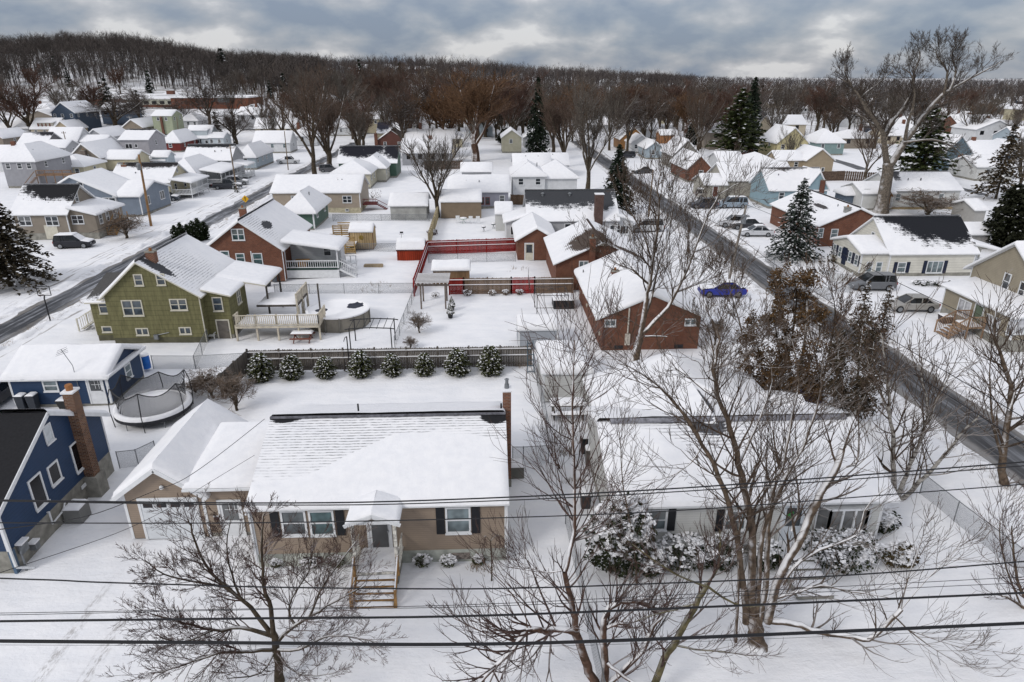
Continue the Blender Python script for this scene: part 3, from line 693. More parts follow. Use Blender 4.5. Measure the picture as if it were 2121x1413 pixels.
    mb = MB(); e = g0 - .33
    w_ = .33 * gr / (gm - gx0); mb.beam((gx0 - .35, e, gh - w_ - .02), (gm, e, gh + gr - .02), .04, .2); mb.beam((gx1 + .3, e, gh - w_ - .02), (gm, e, gh + gr - .02), .04, .2); obj('rake_board', mb, WHITE, root)
    # breezeway between garage and house
    bx0, bx1 = V(384, 1000, g0).x, x0 + .6; bh = V(450, 1000, g0).z - .02
    body(root, bx0, bx1, g0 + .02, g0 + 4.6, 0, bh, 'f', .5, TAN, ov=.0, ovf=.42, found=.25, th=.2, nu=8, nv=6, corners=False, gutter=True)
    hg = H(root, gx0, gx1, g0, g0 + 9, 0, gh)
    a, b = V(290, 1040, g0).x, V(405, 1040, g0).x; zt = V(348, 1035, g0).z
    mb = MB(); mb.box(a - .12, a, g0 - .05, g0 + .02, 0, zt + .12); mb.box(b, b + .12, g0 - .05, g0 + .02, 0, zt + .12); mb.box(a, b, g0 - .05, g0 + .02, zt, zt + .12); fr = obj('garage_door_frame', mb, WHITE, root)
    mb = MB()
    for i in range(4): mb.box(a, b, g0 - .03, g0 + .0, zt * i / 4 + .01, zt * (i + 1) / 4 - .012)
    mb.box(a, b, g0 - .015, g0 + .01, 0, zt - .003); gd = obj('garage_door', mb, plain('garage door', (.62, .64, .66), .45, .04), root)
    mb = MB()
    for i in range(4): c0 = a + (b - a) * (i + .18) / 4; mb.box(c0, c0 + (b - a) * .17, g0 - .045, g0 - .031, zt * .87 - .12, zt * .87 + .12)
    obj('pane', mb, DGL, gd)
    p = V(335, 1008, g0 - .05); obj('floodlight', MB().lathe((p.x, g0 - .1, p.z - .1), [(.02, .2), (.09, .14), (.1, .02), (.02, 0)], 8), WHITE, root)
    hb = H(root, bx0, bx1, g0 + .02, g0 + 7, 0, bh); hb.door('F', 481, 1075, .95, 2.05, WHITE, glassh=.95)
    mb = MB(); dd = V(481, 1049, g0 + .02)
    for i in range(1, 3): x = dd.x - .36 + .72 * i / 3; mb.box(x - .012, x + .012, g0 - .04, g0 - .026, dd.z - .42, dd.z + .42)
    for i in range(1, 3): z = dd.z - .42 + .84 * i / 3; mb.box(dd.x - .35, dd.x + .35, g0 - .039, g0 - .027, z - .012, z + .012)
    obj('muntin', mb, WHITE, root)
    p = V(452, 1070, g0 + .1); mb = MB().box(p.x - .17, p.x + .17, g0 - .02, g0 + .11, p.z - .1, p.z + .06); mx = obj('mailbox', mb, plain('dark red metal', (.05, .01, .012), .5), root)
    obj('snow_cover', MB().box(p.x - .18, p.x + .18, g0 - .03, g0 + .1, p.z + .062, p.z + .13), SN, mx)
    mb = MB(); mb.box(x0 - .05, x0 + .03, y0 - .1, y0 - .02, .3, 3.1); mb.beam((x0 - .01, y0 - .06, 3.1), (x0 - .01, y0 - .4, 3.2), .07); mb.box(x1 - .05, x1 + .03, y0 - .1, y0 - .02, .2, 3.1); obj('downspout', mb, WHITE, root)
    p = V(932, 1040, y0); return h
MAIN = main_house()
# 2 white ranch at right
def white_ranch():
    y0 = 24.9; x0 = V(1262, 1065, y0).x + .35; x1 = V(1838, 1050, y0).x - .2; d = 8.4
    root = thing('house', 'white ranch house with black shutters and snowy roof, behind the bare trees on the right', 'house', (round((x0 + x1) / 2, 2), y0 + d / 2, 0))
    ox, oy = root.location.x, root.location.y; c = V(1475, 930, y0 + 3).x
    pm = patchy('roof ranch', (.075, .077, .085), [(c - ox, y0 + 4.0 - oy, .9, .8), (x0 + 3.2 - ox, y0 + 4.2 - oy, 1.5, .2)], [(c - .5 - ox, y0 + 3.6 - oy, 4.2, 2.0), (c - ox, y0 + 3.6 - oy, 2.2, 2.2)], 'x', .2)
    r = body(root, x0, x1, y0, y0 + d, 0, 3.3, 'x', 1.55, WSID, pm, ov=.38, found=.5, snowy=[1], th=.22, nu=14, nv=8, ovf=.5, gutter=False)
    ym = y0 + d / 2; tp = 4.95
    mb = MB(); mb.prism([(ym - .2, tp - .05), (ym - .19, tp + .04), (ym, tp + .13), (ym + .19, tp + .04), (ym + .2, tp - .05)], 'x', x0 + .3, x1 - .1); obj('ridge_vent', mb, shingle('grey ridge cap', (.19, .19, .21)), r)
    mb = MB(); sl = 1.55 / (d / 2)
    def fn(u, v):
        x = x0 - .4 + (x1 - x0 + .8) * u; cx = (c - x0) / (x1 - x0)
        lim = 1.0 - .36 * math.exp(-((u - cx) / .15) ** 2) - .07 * (u < .75) + .04 * noise.noise(Vector((u * 7, 0, 5)))
        lim = min(lim, .985); s = v * lim; y = y0 - .52 + s * (d / 2 + .5); z = 3.3 - sl * .52 + s * (d / 2 + .5) * sl + .05
        k = min(1, v / .03, (1 - v) / .25, u / .01, (1 - u) / .02); k = math.sqrt(max(0, k)) if v < .5 else smooth(max(0, k))
        return (x, y - .03 * k, z + k * (.13 + .03 * noise.noise(Vector((x * .6, y * .8, 9)))))
    mb.grid(fn, 60, 26); obj('snow_cover', mb, SN, r, shade=True)
    h = H(root, x0, x1, y0, y0 + d, 0, 3.3)
    for px in (1358, 1523): h.win('F', px, 1077, 1.05, 1.15, 'h', pane=CGL); h.shutters('F', px, 1077, 1.05, 1.15, BLK, sw=.34)
    d_ = h.door('F', 1640, 1085, .95, 2.05, plain('storm door white', (.6, .64, .68), .4, .05), glassh=1.0)
    p = V(1638, 1066, y0 - .06); mb = MB()
    for a in range(3):
        an = R(90 + a * 120 - 30); cxx, czz = p.x + .1 * math.cos(an), p.z + .1 * math.sin(an)
        mb.face([(cxx + .085 * math.cos(R(t)), y0 - .07, czz + .085 * math.sin(R(t))) for t in range(0, 360, 30)])
    mb.face([(p.x - .02, y0 - .071, p.z), (p.x + .02, y0 - .071, p.z), (p.x + .07, y0 - .071, p.z - .22), (p.x + .03, y0 - .071, p.z - .22)]); obj('shamrock_decoration', mb, plain('shamrock green', (.02, .22, .04), .6), d_)
    # bay window
    a, b = V(1690, 1070, y0).x, V(1800, 1070, y0).x; z0_, z1_ = 1.35, 2.72; q = .45
    pts = [(a, y0), (a + .4, y0 - q), (b - .4, y0 - q), (b, y0)]
    mb = MB(); g = MB(); fl = MB()
    for (xa, ya), (xb, yb) in zip(pts[:-1], pts[1:]):
        n = 1 if abs(xb - xa) < .6 else 3
        for i in range(n + 1): x = xa + (xb - xa) * i / n; y = ya + (yb - ya) * i / n; mb.beam((x, y, z0_), (x, y, z1_), .09)
        mb.beam((xa, ya, z0_), (xb, yb, z0_), .1, .12); mb.beam((xa, ya, z1_), (xb, yb, z1_), .1, .1)
        g.face([(xa, ya + .02, z0_), (xb, yb + .02, z0_), (xb, yb + .02, z1_), (xa, ya + .02, z1_)])
    f = obj('bay_window', mb, WHITE, root); obj('pane', g, glass('bay glass', (.10, .10, .10), .12), f)
    mb = MB(); mb.face([(x, y, z0_ - .08) for x, y in pts]); mb.face([(x, y, z1_ + .06) for x, y in pts]); obj('bay_shelf', mb, WHITE, root)
    mb = MB(); mb.face([(pts[0][0], y0, z0_ - .05), (pts[1][0], pts[1][1] - .1, z0_ - .0), (pts[2][0], pts[2][1] - .1, z0_ - .0), (pts[3][0], y0, z0_ - .05)]); obj('snow_cover', mb, SN, f)
    # steps with iron rails
    dx = V(1640, 1085, y0).x; st = MB(); sn = MB()
    st.box(dx - .8, dx + .8, y0 - 1.3, y0, 0, .62); snowsheet(sn, (dx - .78, y0 - 1.28, .6), (dx + .78, y0 - 1.28, .6), (dx + .78, y0 - .02, .6), (dx - .78, y0 - .02, .6), .1, 8, 6)
    for i in range(4):
        zt = .5 - i * .13; ya = y0 - 1.3 - (i + 1) * .42; st.box(dx - .8, dx + .8, ya, ya + .42, 0, zt); snowsheet(sn, (dx - .78, ya + .02, zt - .02), (dx + .78, ya + .02, zt - .02), (dx + .78, ya + .38, zt - .02), (dx - .78, ya + .38, zt - .02), .07, 6, 3, seed=i)
    s = obj('steps', st, CONC, root); obj('snow_cover', sn, SN, s, shade=True)
    for x in (dx - .75, dx + .75):
        mb = MB(); mb.tube([(x, y0 - .1, 1.5), (x, y0 - 1.3, 1.5), (x, y0 - 2.9, .95)], .02, 5)
        for i in range(8): yy = y0 - .1 - i * .38; zt = 1.5 if yy > y0 - 1.3 else 1.5 - (y0 - 1.3 - yy) * .34; mb.tube([(x, yy, max(.1, zt - .95)), (x, yy, zt)], .012, 4)
        obj('handrail', mb, BLACK, root)
    # rear wing and its garage roof
    xm = V(1478, 882, ym).x; wx0, wx1 = xm - 5.0, xm + 5.0; ye = y0 + 12.6
    body(root, wx0, wx1, ym + .1, ye, 0, 3.2, 'y', 1.6, WSID, ov=.35, found=.4, th=.22, nu=12, nv=12, rooftop=patchy('roof ranch wing', (.085, .087, .095), [(xm + .2 - ox, ym + 2.2 - oy, .3, 1.5)], [], 'y'), snowy=[0])
    mb = MB(); s2 = 1.6 / 5
    snowsheet(mb, (wx1 + .35, ym + 1.5, 3.2 - s2 * .35), (wx1 + .35, ye + .35, 3.2 - s2 * .35), (xm, ye + .35, 4.8), (xm, ym + 4.3, 4.8), .2, 12, 10, seed=5); obj('snow_cover', mb, SN, r, shade=True)
    body(root, wx1 - .05, wx1 + 1.2, ym + 1.6, y0 + 10.5, 0, 3.0, 'x', .9, WSID, ov=.3, found=.4, th=.26, nu=12, nv=10, corners=False)
    for px, py, yy in ((1381, 826, 36), (1412, 818, 36.5)):
        p = V(px, py, yy); mb = MB().tube([(p.x, p.y, p.z - .7), (p.x, p.y, p.z + .25)], .05, 6, cap=True); obj('vent_pipe', mb, BLACK, r)
    return h
RANCH = white_ranch()
# 3 navy house at the left edge
def navy_house():
    x1 = -21.45; y0, y1 = 24.9, 33.5; he = 3.55; x0 = x1 - 9; d = y1 - y0
    root = thing('house', 'navy blue house with tall brick chimney cut off by the left edge', 'house', (-26.2, round((y0 + y1) / 2, 2), 0))
    ox, oy = root.location.x, root.location.y
    pm = patchy('roof navy', (.014, .014, .016), [(0, -2.2, 14, 5.5)], [], 'x', .2)
    r = body(root, x0, x1, y0, y1, 0, he, 'x', 2.35, BLUE, pm, ov=.3, found=1.25, th=.2, snowy=[1], nu=10, nv=6)
    ym = (y0 + y1) / 2; mb = MB(); mb.beam((x1 + .3, ym, he + 2.35), (x1 + .3, y0 - .32, he - .2), .05, .2); mb.beam((x1 + .3, ym, he + 2.35), (x1 + .3, y1 + .32, he - .2), .05, .2); obj('rake_board', mb, WHITE, root)
    h = H(root, x0, x1, y0, y1, 0, he)
    for px, py, w, hh in ((78, 1018, .95, 1.65), (112, 980, .85, 1.1), (162, 943, 1.0, 1.65)): h.win('R', px, py, w, hh, '', pane=DGL)
    h.win('R', 99, 898, .6, .95, '', pane=plain('white vent', (.55, .58, .6), .5), name='gable_vent')
    yc = 31.2; t = VX(160, 808, x1 + .3); t.z += .2; mb = MB().box(x1, x1 + .5, yc - .28, yc + .28, 1.2, t.z - .05); c = obj('chimney', mb, brick('brick brown chimney', (.2, .09, .045), (.09, .04, .025), (.27, .24, .2)), root)
    tz = t.z - .05; obj('chimney_base', MB().box(x1 - .02, x1 + .66, yc - .42, yc + .42, -.3, 1.2), CONC, root)
    obj('chimney_cap', MB().box(x1 - .05, x1 + .56, yc - .34, yc + .34, tz + .001, tz + .1), SN, c)
    obj('flue', MB().lathe((x1 + .25, yc, tz + .1), [(.16, 0), (.18, .22), (.16, .3), (.0, .32)], 12), plain('clay flue', (.3, .13, .05), .8), c)
    p = VX(705 / 4, 700 + 1270 / 4, x1); obj('vent_cover', MB().box(x1 + .03, x1 + .06, p.y - .25, p.y + .25, .75, .95), WHITE, root)
    mb = MB(); mb.beam((x1 + .1, y0 - .15, 3.4), (x1 + .1, y0 - .05, .4), .09); mb.beam((x1 + .1, y0 - .05, .4), (x1 + .6, y0 + .3, .08), .09); obj('downspout', mb, WHITE, root)
    # meters
    q = P(40, 1150); mb = MB(); mb.box(x1 + .02, x1 + .22, 25.3, 25.75, .75, 1.25); mb.box(x1 + .02, x1 + .3, 26.0, 26.3, .4, .75); mb.tube([(x1 + .3, 25.1, 0), (x1 + .3, 25.1, 1.0), (x1 + .1, 25.4, 1.2)], .05, 6); obj('utility_meter', mb, METAL, root)
    mb = MB(); mb.box(x1, x1 + .3, 25.25, 25.8, 1.26, 1.34); mb.box(x1, x1 + .33, 25.95, 26.35, .76, .84); obj('snow_cover', mb, SN, root)
    mb = MB(); mb.tube([(x1 + .06, 27.6, 1.35), (x1 + .15, 27.6, 1.4), (x1 + .15, 27.6, .7), (x1 + .1, 28.6, .75), (x1 + .1, 28.9, 1.1)], .045, 6); obj('exhaust_pipe', mb, WHITE, root)
    obj('blue_bulkhead', MB().box(x1 - .1, x1 + .03, y0 - .02, y0 + .25, 0, 1.2), plain('slate paint', (.08, .13, .2), .6), root)
    return h
NAVY = navy_house()
# 4 blue shed-garage
def blue_garage():
    h = house('navy blue garage with deep snow on its roof and a white half-glass door', (33, 842), 233, 2.2, 4.7, 'x', 1.05, BLUE, name='garage', cat='garage', ov=.3, found=.12, th=.26, nu=14, nv=8, gutter=False)
    h.win('F', 105, 799, 1.0, .85, 'h', pane=CGL); h.win('R', 265, 769, .85, 1.1, 'h', pane=CGL)
    h.door('F', 200, 808, .95, 2.05, WHITE, glassh=.95)
    mb = MB(); p = h.on('F', 200, 792)
    for i in range(1, 3): mb.box(p.x - .36 + .24 * i - .012, p.x - .36 + .24 * i + .012, h.y0 - .062, h.y0 - .047, p.z - .45, p.z + .45)
    for i in range(1, 3): mb.box(p.x - .36, p.x + .36, h.y0 - .061, h.y0 - .048, p.z - .45 + .3 * i - .012, p.z - .45 + .3 * i + .012)
    obj('muntin', mb, WHITE, h.root)
    mb = MB(); a = MB(); x = h.x1                                  # snowy pent band along the gable
    mb.box(x + .0, x + .38, h.y0 - .3, h.y1 + .3, 2.12, 2.2); a.box(x + .0, x + .4, h.y0 - .28, h.y1 + .3, 2.201, 2.32); o = obj('pent_roof', mb, WHITE, h.root); obj('snow_cover', a, SN, o)
    p = V(142, 730, h.y0 + .6); t = p; mb = MB(); b = V(161, 800, h.y0 - .1)
    mb.tube([(b.x, h.y0 - .06, 1.2), (b.x, h.y0 - .06, 3.0), (t.x, h.y0 - .06, t.z + .5)], .022, 5)
    for i in range(4): z = t.z + .1 + i * .12; mb.tube([(t.x - .3 + .06 * i, h.y0 - .3, z), (t.x + .25, h.y0 + .2, z + .1)], .012, 4)
    mb.tube([(t.x, h.y0 - .4, t.z + .3), (t.x, h.y0 + .4, t.z + .3)], .012, 4); obj('antenna', mb, METAL, h.root)
    mb = MB().box(0, .12, 0, .01, 0, .18); p = h.on('F', 222, 794); obj('house_sign', MB().box(p.x - .08, p.x + .08, h.y0 - .03, h.y0 + .0, p.z - .18, p.z + .18), WHITE, h.root)
    return h
BG = blue_garage()
# 5 green shingled house
def green_house():
    y0 = 53.0; x0, x1 = V(237, 705, y0).x, V(429, 710, y0).x; he = 4.25; top = 7.05; d = 9.6
    root = thing('house', 'olive green shingled house with cream window frames and snow covered roof', 'house', (round((x0 + x1) / 2, 2), y0 + d / 2, 0)); ox, oy = root.location.x, root.location.y
    ap = (V(299, 540, y0).x - x0) / (x1 - x0); ap = .42
    pm = patchy('roof green house', (.05, .052, .058), [(.5, -3.9, 1.3, .7)], [(1.6, -1.6, 3.3, 4.8), (1.2, -3, 2.4, 2.4)], 'y', .2, up=-1)
    r = body(root, x0, x1, y0, y0 + d, 0, he, 'y', top - he, GREEN, pm, ov=.3, found=.55, ap=ap, fmat=plain('olive foundation', (.10, .095, .06), .9, .2, 2), trim=TRIMC, snowy=[0], th=.18, nu=8, nv=8, corners=False)
    # smooth snow towards the ridge's far end
    e = V(227, 700, y0).x; lx0 = V(205, 700, y0 + .8).x
    pm2 = patchy('roof vestibule', (.05, .05, .055), [(0, .4, 2.2, 1.3)], [], 'x', .2)
    body(root, lx0, x0 + .05, y0 + .7, y0 + 4.6, 0, 3.6, 'f', 1.3, GREEN, patchy('roof vest', (.07, .068, .066), [(lx0 + 1 - ox, y0 + 3.4 - oy, 3.2, 2.6)], [], 'x', .2), ov=.3, found=.55, fmat=plain('olive foundation', (.10, .095, .06), .9, .2, 2), trim=TRIMC, snowy=False, corners=False)
    rx1 = V(487, 703, y0 + .9).x
    body(root, x1 - .05, rx1, y0 + .9, y0 + 5.0, 0, 3.95, 'r', .5, GREEN, ov=.3, found=.4, fmat=CONC, trim=TRIMC, th=.14, nu=6, nv=6, corners=False)
    h = H(root, x0, x1, y0, y0 + d, 0, he); T = dict(frame=TRIMC, pane=CGL); HG = glass('half drawn blind', (.055, .07, .085), .12); T['pane'] = HG
    h.win('F', 287, 580, .72, .98, 'h', **T); h.win('F', 333, 579, .72, .98, 'h', **T)
    h.win('F', 275, 638, 1.65, 1.38, 'hv', **T); h.win('F', 370, 631, 1.4, 1.0, 'hv', **T)
    h.win('F', 295, 687, 1.05, .65, 'v', **T); h.win('F', 384, 685, 1.0, .65, 'v', **T)
    h2 = H(root, lx0, x0, y0 + .7, y0 + 4, 0, 3.6); h2.win('F', 215, 635, .85, 1.25, 'h', **T); h2.win('F', 222, 682, .85, .55, '', **T)
    h3 = H(root, x1, rx1, y0 + .9, y0 + 5, 0, 3.9); h3.win('F', 451, 630, .85, 1.25, 'h', **T); h3.win('R', 494, 614, .95, 1.3, 'hv', **T)
    h3.door('F', 464, 685, .95, 1.85, plain('grey brown door', (.13, .115, .1), .7), TRIMC, glassh=0)
    h.chimney(312, 522, 0, .7, .6, BRK2, z=6.0, y=y0 + 1.6, cap=True)
    mb = MB(); p = P(330, 712); mb.box(p.x - .25, p.x + .1, y0 - .25, y0 - .02, .45, .85); mb.tube([(p.x, y0 - .1, .8), (p.x + 1, y0 - .06, 1.0)], .03, 5); obj('gas_meter', mb, METAL, root)
    mb = MB(); mb.tube([(x1 + .05, y0 - .08, 4.1), (x1 + .05, y0 - .08, .1)], .05, 5); obj('downspout', mb, TRIMC, root)
    # patio roof behind the extension
    q = (V(470, 600, y0 + 5).x, V(566, 560, y0 + 7).x)
    body(root, x1 - .1, V(562, 566, y0 + 6.5).x, y0 + 4.2, y0 + 9.4, 0, 3.72, 'r', .75, GREEN, ov=.1, found=0, walls=False, trim=TRIMC, th=.16, nu=6, nv=6)
    for xx, yy in ((rx1 + 1.8, y0 + 5.2), (rx1 + 1.8, y0 + 9.2)): obj('patio_post', MB().box(xx - .07, xx + .07, yy - .07, yy + .07, 0, 3.7), GREYWOOD, root)
    # front steps at the left
    mb = MB(); sx = lx0 - 1.3; sy = y0 + 3.2
    mb.box(sx - .2, lx0, sy, sy + 1.5, 1.0, 1.12)
    for i in range(5): mb.box(sx - .2 - (i + 1) * .28, sx - .2 - i * .28, sy + .1, sy + 1.4, .86 - i * .18, .92 - i * .18)
    for yy in (sy, sy + 1.45):
        mb.beam((lx0, yy, 2.0), (sx - .2, yy, 2.0), .06); mb.beam((sx - .2, yy, 2.0), (sx - 1.7, yy, 1.1), .06)
        for i in range(14):
            xx = lx0 - .1 - i * .2
            zt = 2.0 if xx > sx - .2 else 2.0 - (sx - .2 - xx) * .6
            mb.box(xx - .02, xx + .02, yy - .02, yy + .02, zt - .9, zt)
        for xx in (lx0 - .1, sx - .2, sx - 1.7): mb.box(xx - .05, xx + .05, yy - .05, yy + .05, 0, 2.05 if xx > sx - 1 else 1.2)
    obj('entry_steps', mb, TRIMC, root)
    return h
GH = green_house()
# pool deck (thing) behind the green house's right corner
def pool_deck():
    y0 = 53.2; a = V(489, 690, y0).x; b = V(662, 690, y0).x; d = 2.6; z = 1.35
    root = thing('pool_deck', 'long cream railed deck on posts beside the round pool', 'deck', (round((a + b) / 2, 2), y0 + 1.3, 0)); cr = plain('cream deck paint', (.5, .45, .36), .7, .2, 3)
    mb = MB().box(a, b, y0, y0 + d, z - .2, z); o = obj('deck_floor', mb, cr, root)
    mb = MB(); snowsheet(mb, (a + .05, y0 + .08, z - .04), (b - .05, y0 + .08, z - .04), (b - .05, y0 + d, z - .04), (a + .05, y0 + d, z - .04), .14, 16, 8); obj('snow_cover', mb, SN, o, shade=True)
    mb = MB()
    def rail(p, q):
        p, q = Vector(p), Vector(q); n = int((q - p).length / .16)
        mb.beam(p + Vector((0, 0, .95)), q + Vector((0, 0, .95)), .12, .05); mb.beam(p + Vector((0, 0, .12)), q + Vector((0, 0, .12)), .05, .08)
        for i in range(n + 1): r = p.lerp(q, i / n); mb.box(r.x - .03, r.x + .03, r.y - .02, r.y + .02, z + .1, z + .93)
    rail((a, y0, z), (b, y0, z)); rail((b, y0, z), (b, y0 + d, z)); rail((a, y0, z), (a, y0 + 1.0, z)); obj('railing', mb, cr, root)
    for i in range(5):
        x = a + (b - a) * i / 4
        obj('post', MB().box(x - .07, x + .07, y0 + .05, y0 + .19, 0, z + 1.0), cr, root)
    x = b - .4; obj('tall_post', MB().box(x - .06, x + .06, y0 + d - .1, y0 + d + .03, z, z + 2.9), GREYWOOD, root)
    # upper deck by the house
    mb = MB(); mb.box(a + .8, a + 4.4, y0 + 3.4, y0 + 7.0, 1.9, 2.05); u = obj('upper_floor', mb, GREYWOOD, root)
    mb = MB(); snowsheet(mb, (a + .85, y0 + 3.5, 2.02), (a + 4.3, y0 + 3.5, 2.02), (a + 4.3, y0 + 6.9, 2.02), (a + .85, y0 + 6.9, 2.02), .1, 8, 8); obj('snow_cover', mb, SN, u, shade=True)
    mb = MB(); mb.box(a + 4.35, a + 4.4, y0 + 3.4, y0 + 7, 2.2, 3.0); mb.box(a + 4.3, a + 4.45, y0 + 3.4, y0 + 7, 3.0, 3.06)
    for yy in (3.4, 5.2, 7): mb.box(a + 4.3, a + 4.44, y0 + yy - .07, y0 + yy + .07, 0, 3.1)
    for i in range(5): mb.box(a + 4.4 + i * .0, a + 4.42, y0 + 3.4, y0 + 7, .2, .3)
    obj('upper_railing', mb, cr, root); mb = MB()
    for i in range(8): mb.beam((a + 4.42, y0 + 3.5 + i * .45, .2), (a + 4.42, y0 + 3.9 + i * .45 - .4 * (i % 2) * 2, 1.9), .04); 
    obj('lattice', mb, cr, root)
pool_deck()
def pool():
    c = P(697, 690); cx, cy = V(697, 640, 56.6).x - .1, 57.6; r = 2.75; z = 1.3
    root = thing('swimming_pool', 'round above ground pool with a snow covered sagging cover', 'pool', (round(cx, 2), cy, 0))
    mb = MB().lathe((cx, cy, 0), [(r, -.2), (r, z)], 40); obj('pool_wall', mb, plain('pool wall beige', (.22, .2, .165), .6, .1), root)
    mb = MB()
    for i in range(14): an = 2 * math.pi * i / 14; mb.beam((cx + (r + .03) * math.cos(an), cy + (r + .03) * math.sin(an), 0), (cx + (r + .03) * math.cos(an), cy + (r + .03) * math.sin(an), z + .02), .14)
    obj('upright', mb, plain('pool upright', (.16, .15, .13), .5), root)
    mb = MB().lathe((cx, cy, z), [(r - .12, 0), (r - .12, .08), (r + .1, .08), (r + .1, -.03)], 40); obj('rim', mb, SN, root)
    t = NT('pool cover'); vv, o = t.xyz(); 
    def el(x, y, rx, ry, ang):
        ca, sa = math.cos(ang), math.sin(ang); X = t.math('SUBTRACT', o[0], x); Y = t.math('SUBTRACT', o[1], y)
        A = t.math('DIVIDE', t.math('ADD', t.math('MULTIPLY', X, ca), t.math('MULTIPLY', Y, sa)), rx); B = t.math('DIVIDE', t.math('SUBTRACT', t.math('MULTIPLY', Y, ca), t.math('MULTIPLY', X, sa)), ry)
        return t.math('SUBTRACT', 1.0, t.math('ADD', t.math('MULTIPLY', A, A), t.math('MULTIPLY', B, B)))
    n = t.noise(vv, 2.5, 4); f = t.math('MAXIMUM', el(-1.55, .2, .62, .5, .6), el(1.3, 1.3, .85, .75, -.5)); f = t.math('ADD', f, t.math('MULTIPLY', t.math('SUBTRACT', n, .5), 1.1))
    t.col(t.mix(t.map(f, .1, .18), SNOW, (.008, .012, .028))); t.rough(.5)
    mb = MB()
    def fn(u, v):
        an = 2 * math.pi * u; q = v * (r - .1); return (cx + q * math.cos(an), cy + q * math.sin(an), z + .06 - .28 * math.sqrt(max(0, 1 - v ** 3)) + .07 * noise.noise(Vector((q * math.cos(an), q * math.sin(an), 3))))
    mb.grid(fn, 40, 12); obj('pool_cover', mb, t.mat, root, shade=True)
pool()
# 6 brick gable house behind it
def brick_gable():
    y0 = 71.0; x0, x1 = V(432, 560, y0).x, V(588, 560, y0).x; he = 3.7; d = 12.5; ap = .5
    root = thing('house', 'red brick gable house with white back porch and snowy roof, behind the green house', 'house', (round((x0 + x1) / 2, 2), y0 + d / 2, 0))
    pm = patchy('roof brick gable', (.06, .062, .07), [(1.7, -2.6, .5, 1.3)], [(1.2, -4.2, 2.6, 3.0)], 'y', .2, up=-1)
    r = body(root, x0, x1, y0, y0 + d, 0, he, 'y', 2.95, BRK, pm, ov=.35, found=0, snowy=[0], th=.2, nu=8, nv=8, corners=False)
    h = H(root, x0, x1, y0, y0 + d, 0, he)
    h.win('F', 493, 486, 1.35, 1.25, 'hv', pane=TGL); h.win('F', 498, 534, .95, 1.0, 'h', pane=TGL); h.win('F', 534, 537, 1.05, 1.35, 'h', pane=TGL); h.win('F', 466, 529, .95, 1.0, 'h', pane=TGL)
    h.chimney(502, 432, 0, .7, .6, BRK, z=5, y=y0 + 7)
    mb = MB(); mb.tube([(x1 + .1, y0 - .1, 3.5), (x1 + .1, y0 - .1, .1)], .05, 5); mb.box(x1 - 3.3, x1 - 3.2, y0 - .06, y0, 1.2, 3.4); obj('downspout', mb, WHITE, root)
    a, b = x1 - .1, V(700, 520, y0 + 1.2).x
    body(root, a, b, y0 + .8, y0 + 5.6, 0, 3.35, 'r', .9, WHT, ov=.35, found=0, walls=False, th=.2, nu=6, nv=6)
    wall = MB(); wall.box(a, b - .2, y0 + 3.4, y0 + 5.4, 0, 3.2); obj('porch_wall', wall, WHT, root)
    put_window(root, 'F', (b - 1.7, y0 + 3.4, 1.9), .9, 1.2, 'h')
    fl = MB().box(a, b, y0 + .9, y0 + 3.4, 1.0, 1.15); o = obj('porch_floor', fl, plain('dark deck', (.03, .06, .05), .7), root)
    mb = MB()
    for x in (a + .1, b - .1): mb.box(x - .07, x + .07, y0 + .9, y0 + 1.04, 0, 3.3)
    mb.box(a, b, y0 + .93, y0 + 1.0, 1.95, 2.05); mb.box(a, b, y0 + .93, y0 + 1.0, 1.22, 1.3)
    for i in range(24): x = a + (b - a) * (i + .5) / 24; mb.box(x - .025, x + .025, y0 + .95, y0 + .99, 1.3, 1.95)
    mb.box(a + .02, b - .02, y0 + .96, y0 + .98, .05, .95); obj('porch_railing', mb, WHITE, root)
    mb = MB(); mb.box(a + 1.3, a + 2.2, y0 + 1.3, y0 + 2.0, 1.15, 1.9); mb.box(a + 1.0, a + 2.5, y0 + 1.2, y0 + 2.1, 1.9, 1.95); obj('porch_table', mb, WOOD, root)
    st = MB()                                       # stairs down to the right
    for i in range(6): st.box(b + i * .28, b + (i + 1) * .28, y0 + 1.0, y0 + 2.0, .85 - i * .15, .92 - i * .15)
    for yy in (y0 + 1.0, y0 + 2.0):
        st.beam((b, yy, 2.0), (b + 1.8, yy, 1.0), .07); st.beam((b, yy, 1.0), (b + 1.8, yy, .05), .06, .2)
        for i in range(9): xx = b + .1 + i * .2; st.beam((xx, yy, 1.05 - i * .11), (xx, yy, 1.95 - i * .11), .04)
    obj('porch_steps', st, WHITE, root)
    mb = MB(); mb.box(b + .2, b + 1.4, y0 + 3.6, y0 + 5, .9, 1.0); mb.box(b + .2, b + 1.4, y0 + 3.6, y0 + 3.65, 1.8, 1.88)
    for xx in (.2, .8, 1.4): mb.box(b + xx - .05, b + xx + .05, y0 + 3.58, y0 + 3.68, 0, 1.9)
    obj('rear_landing', mb, WHITE, root); return h
brick_gable()
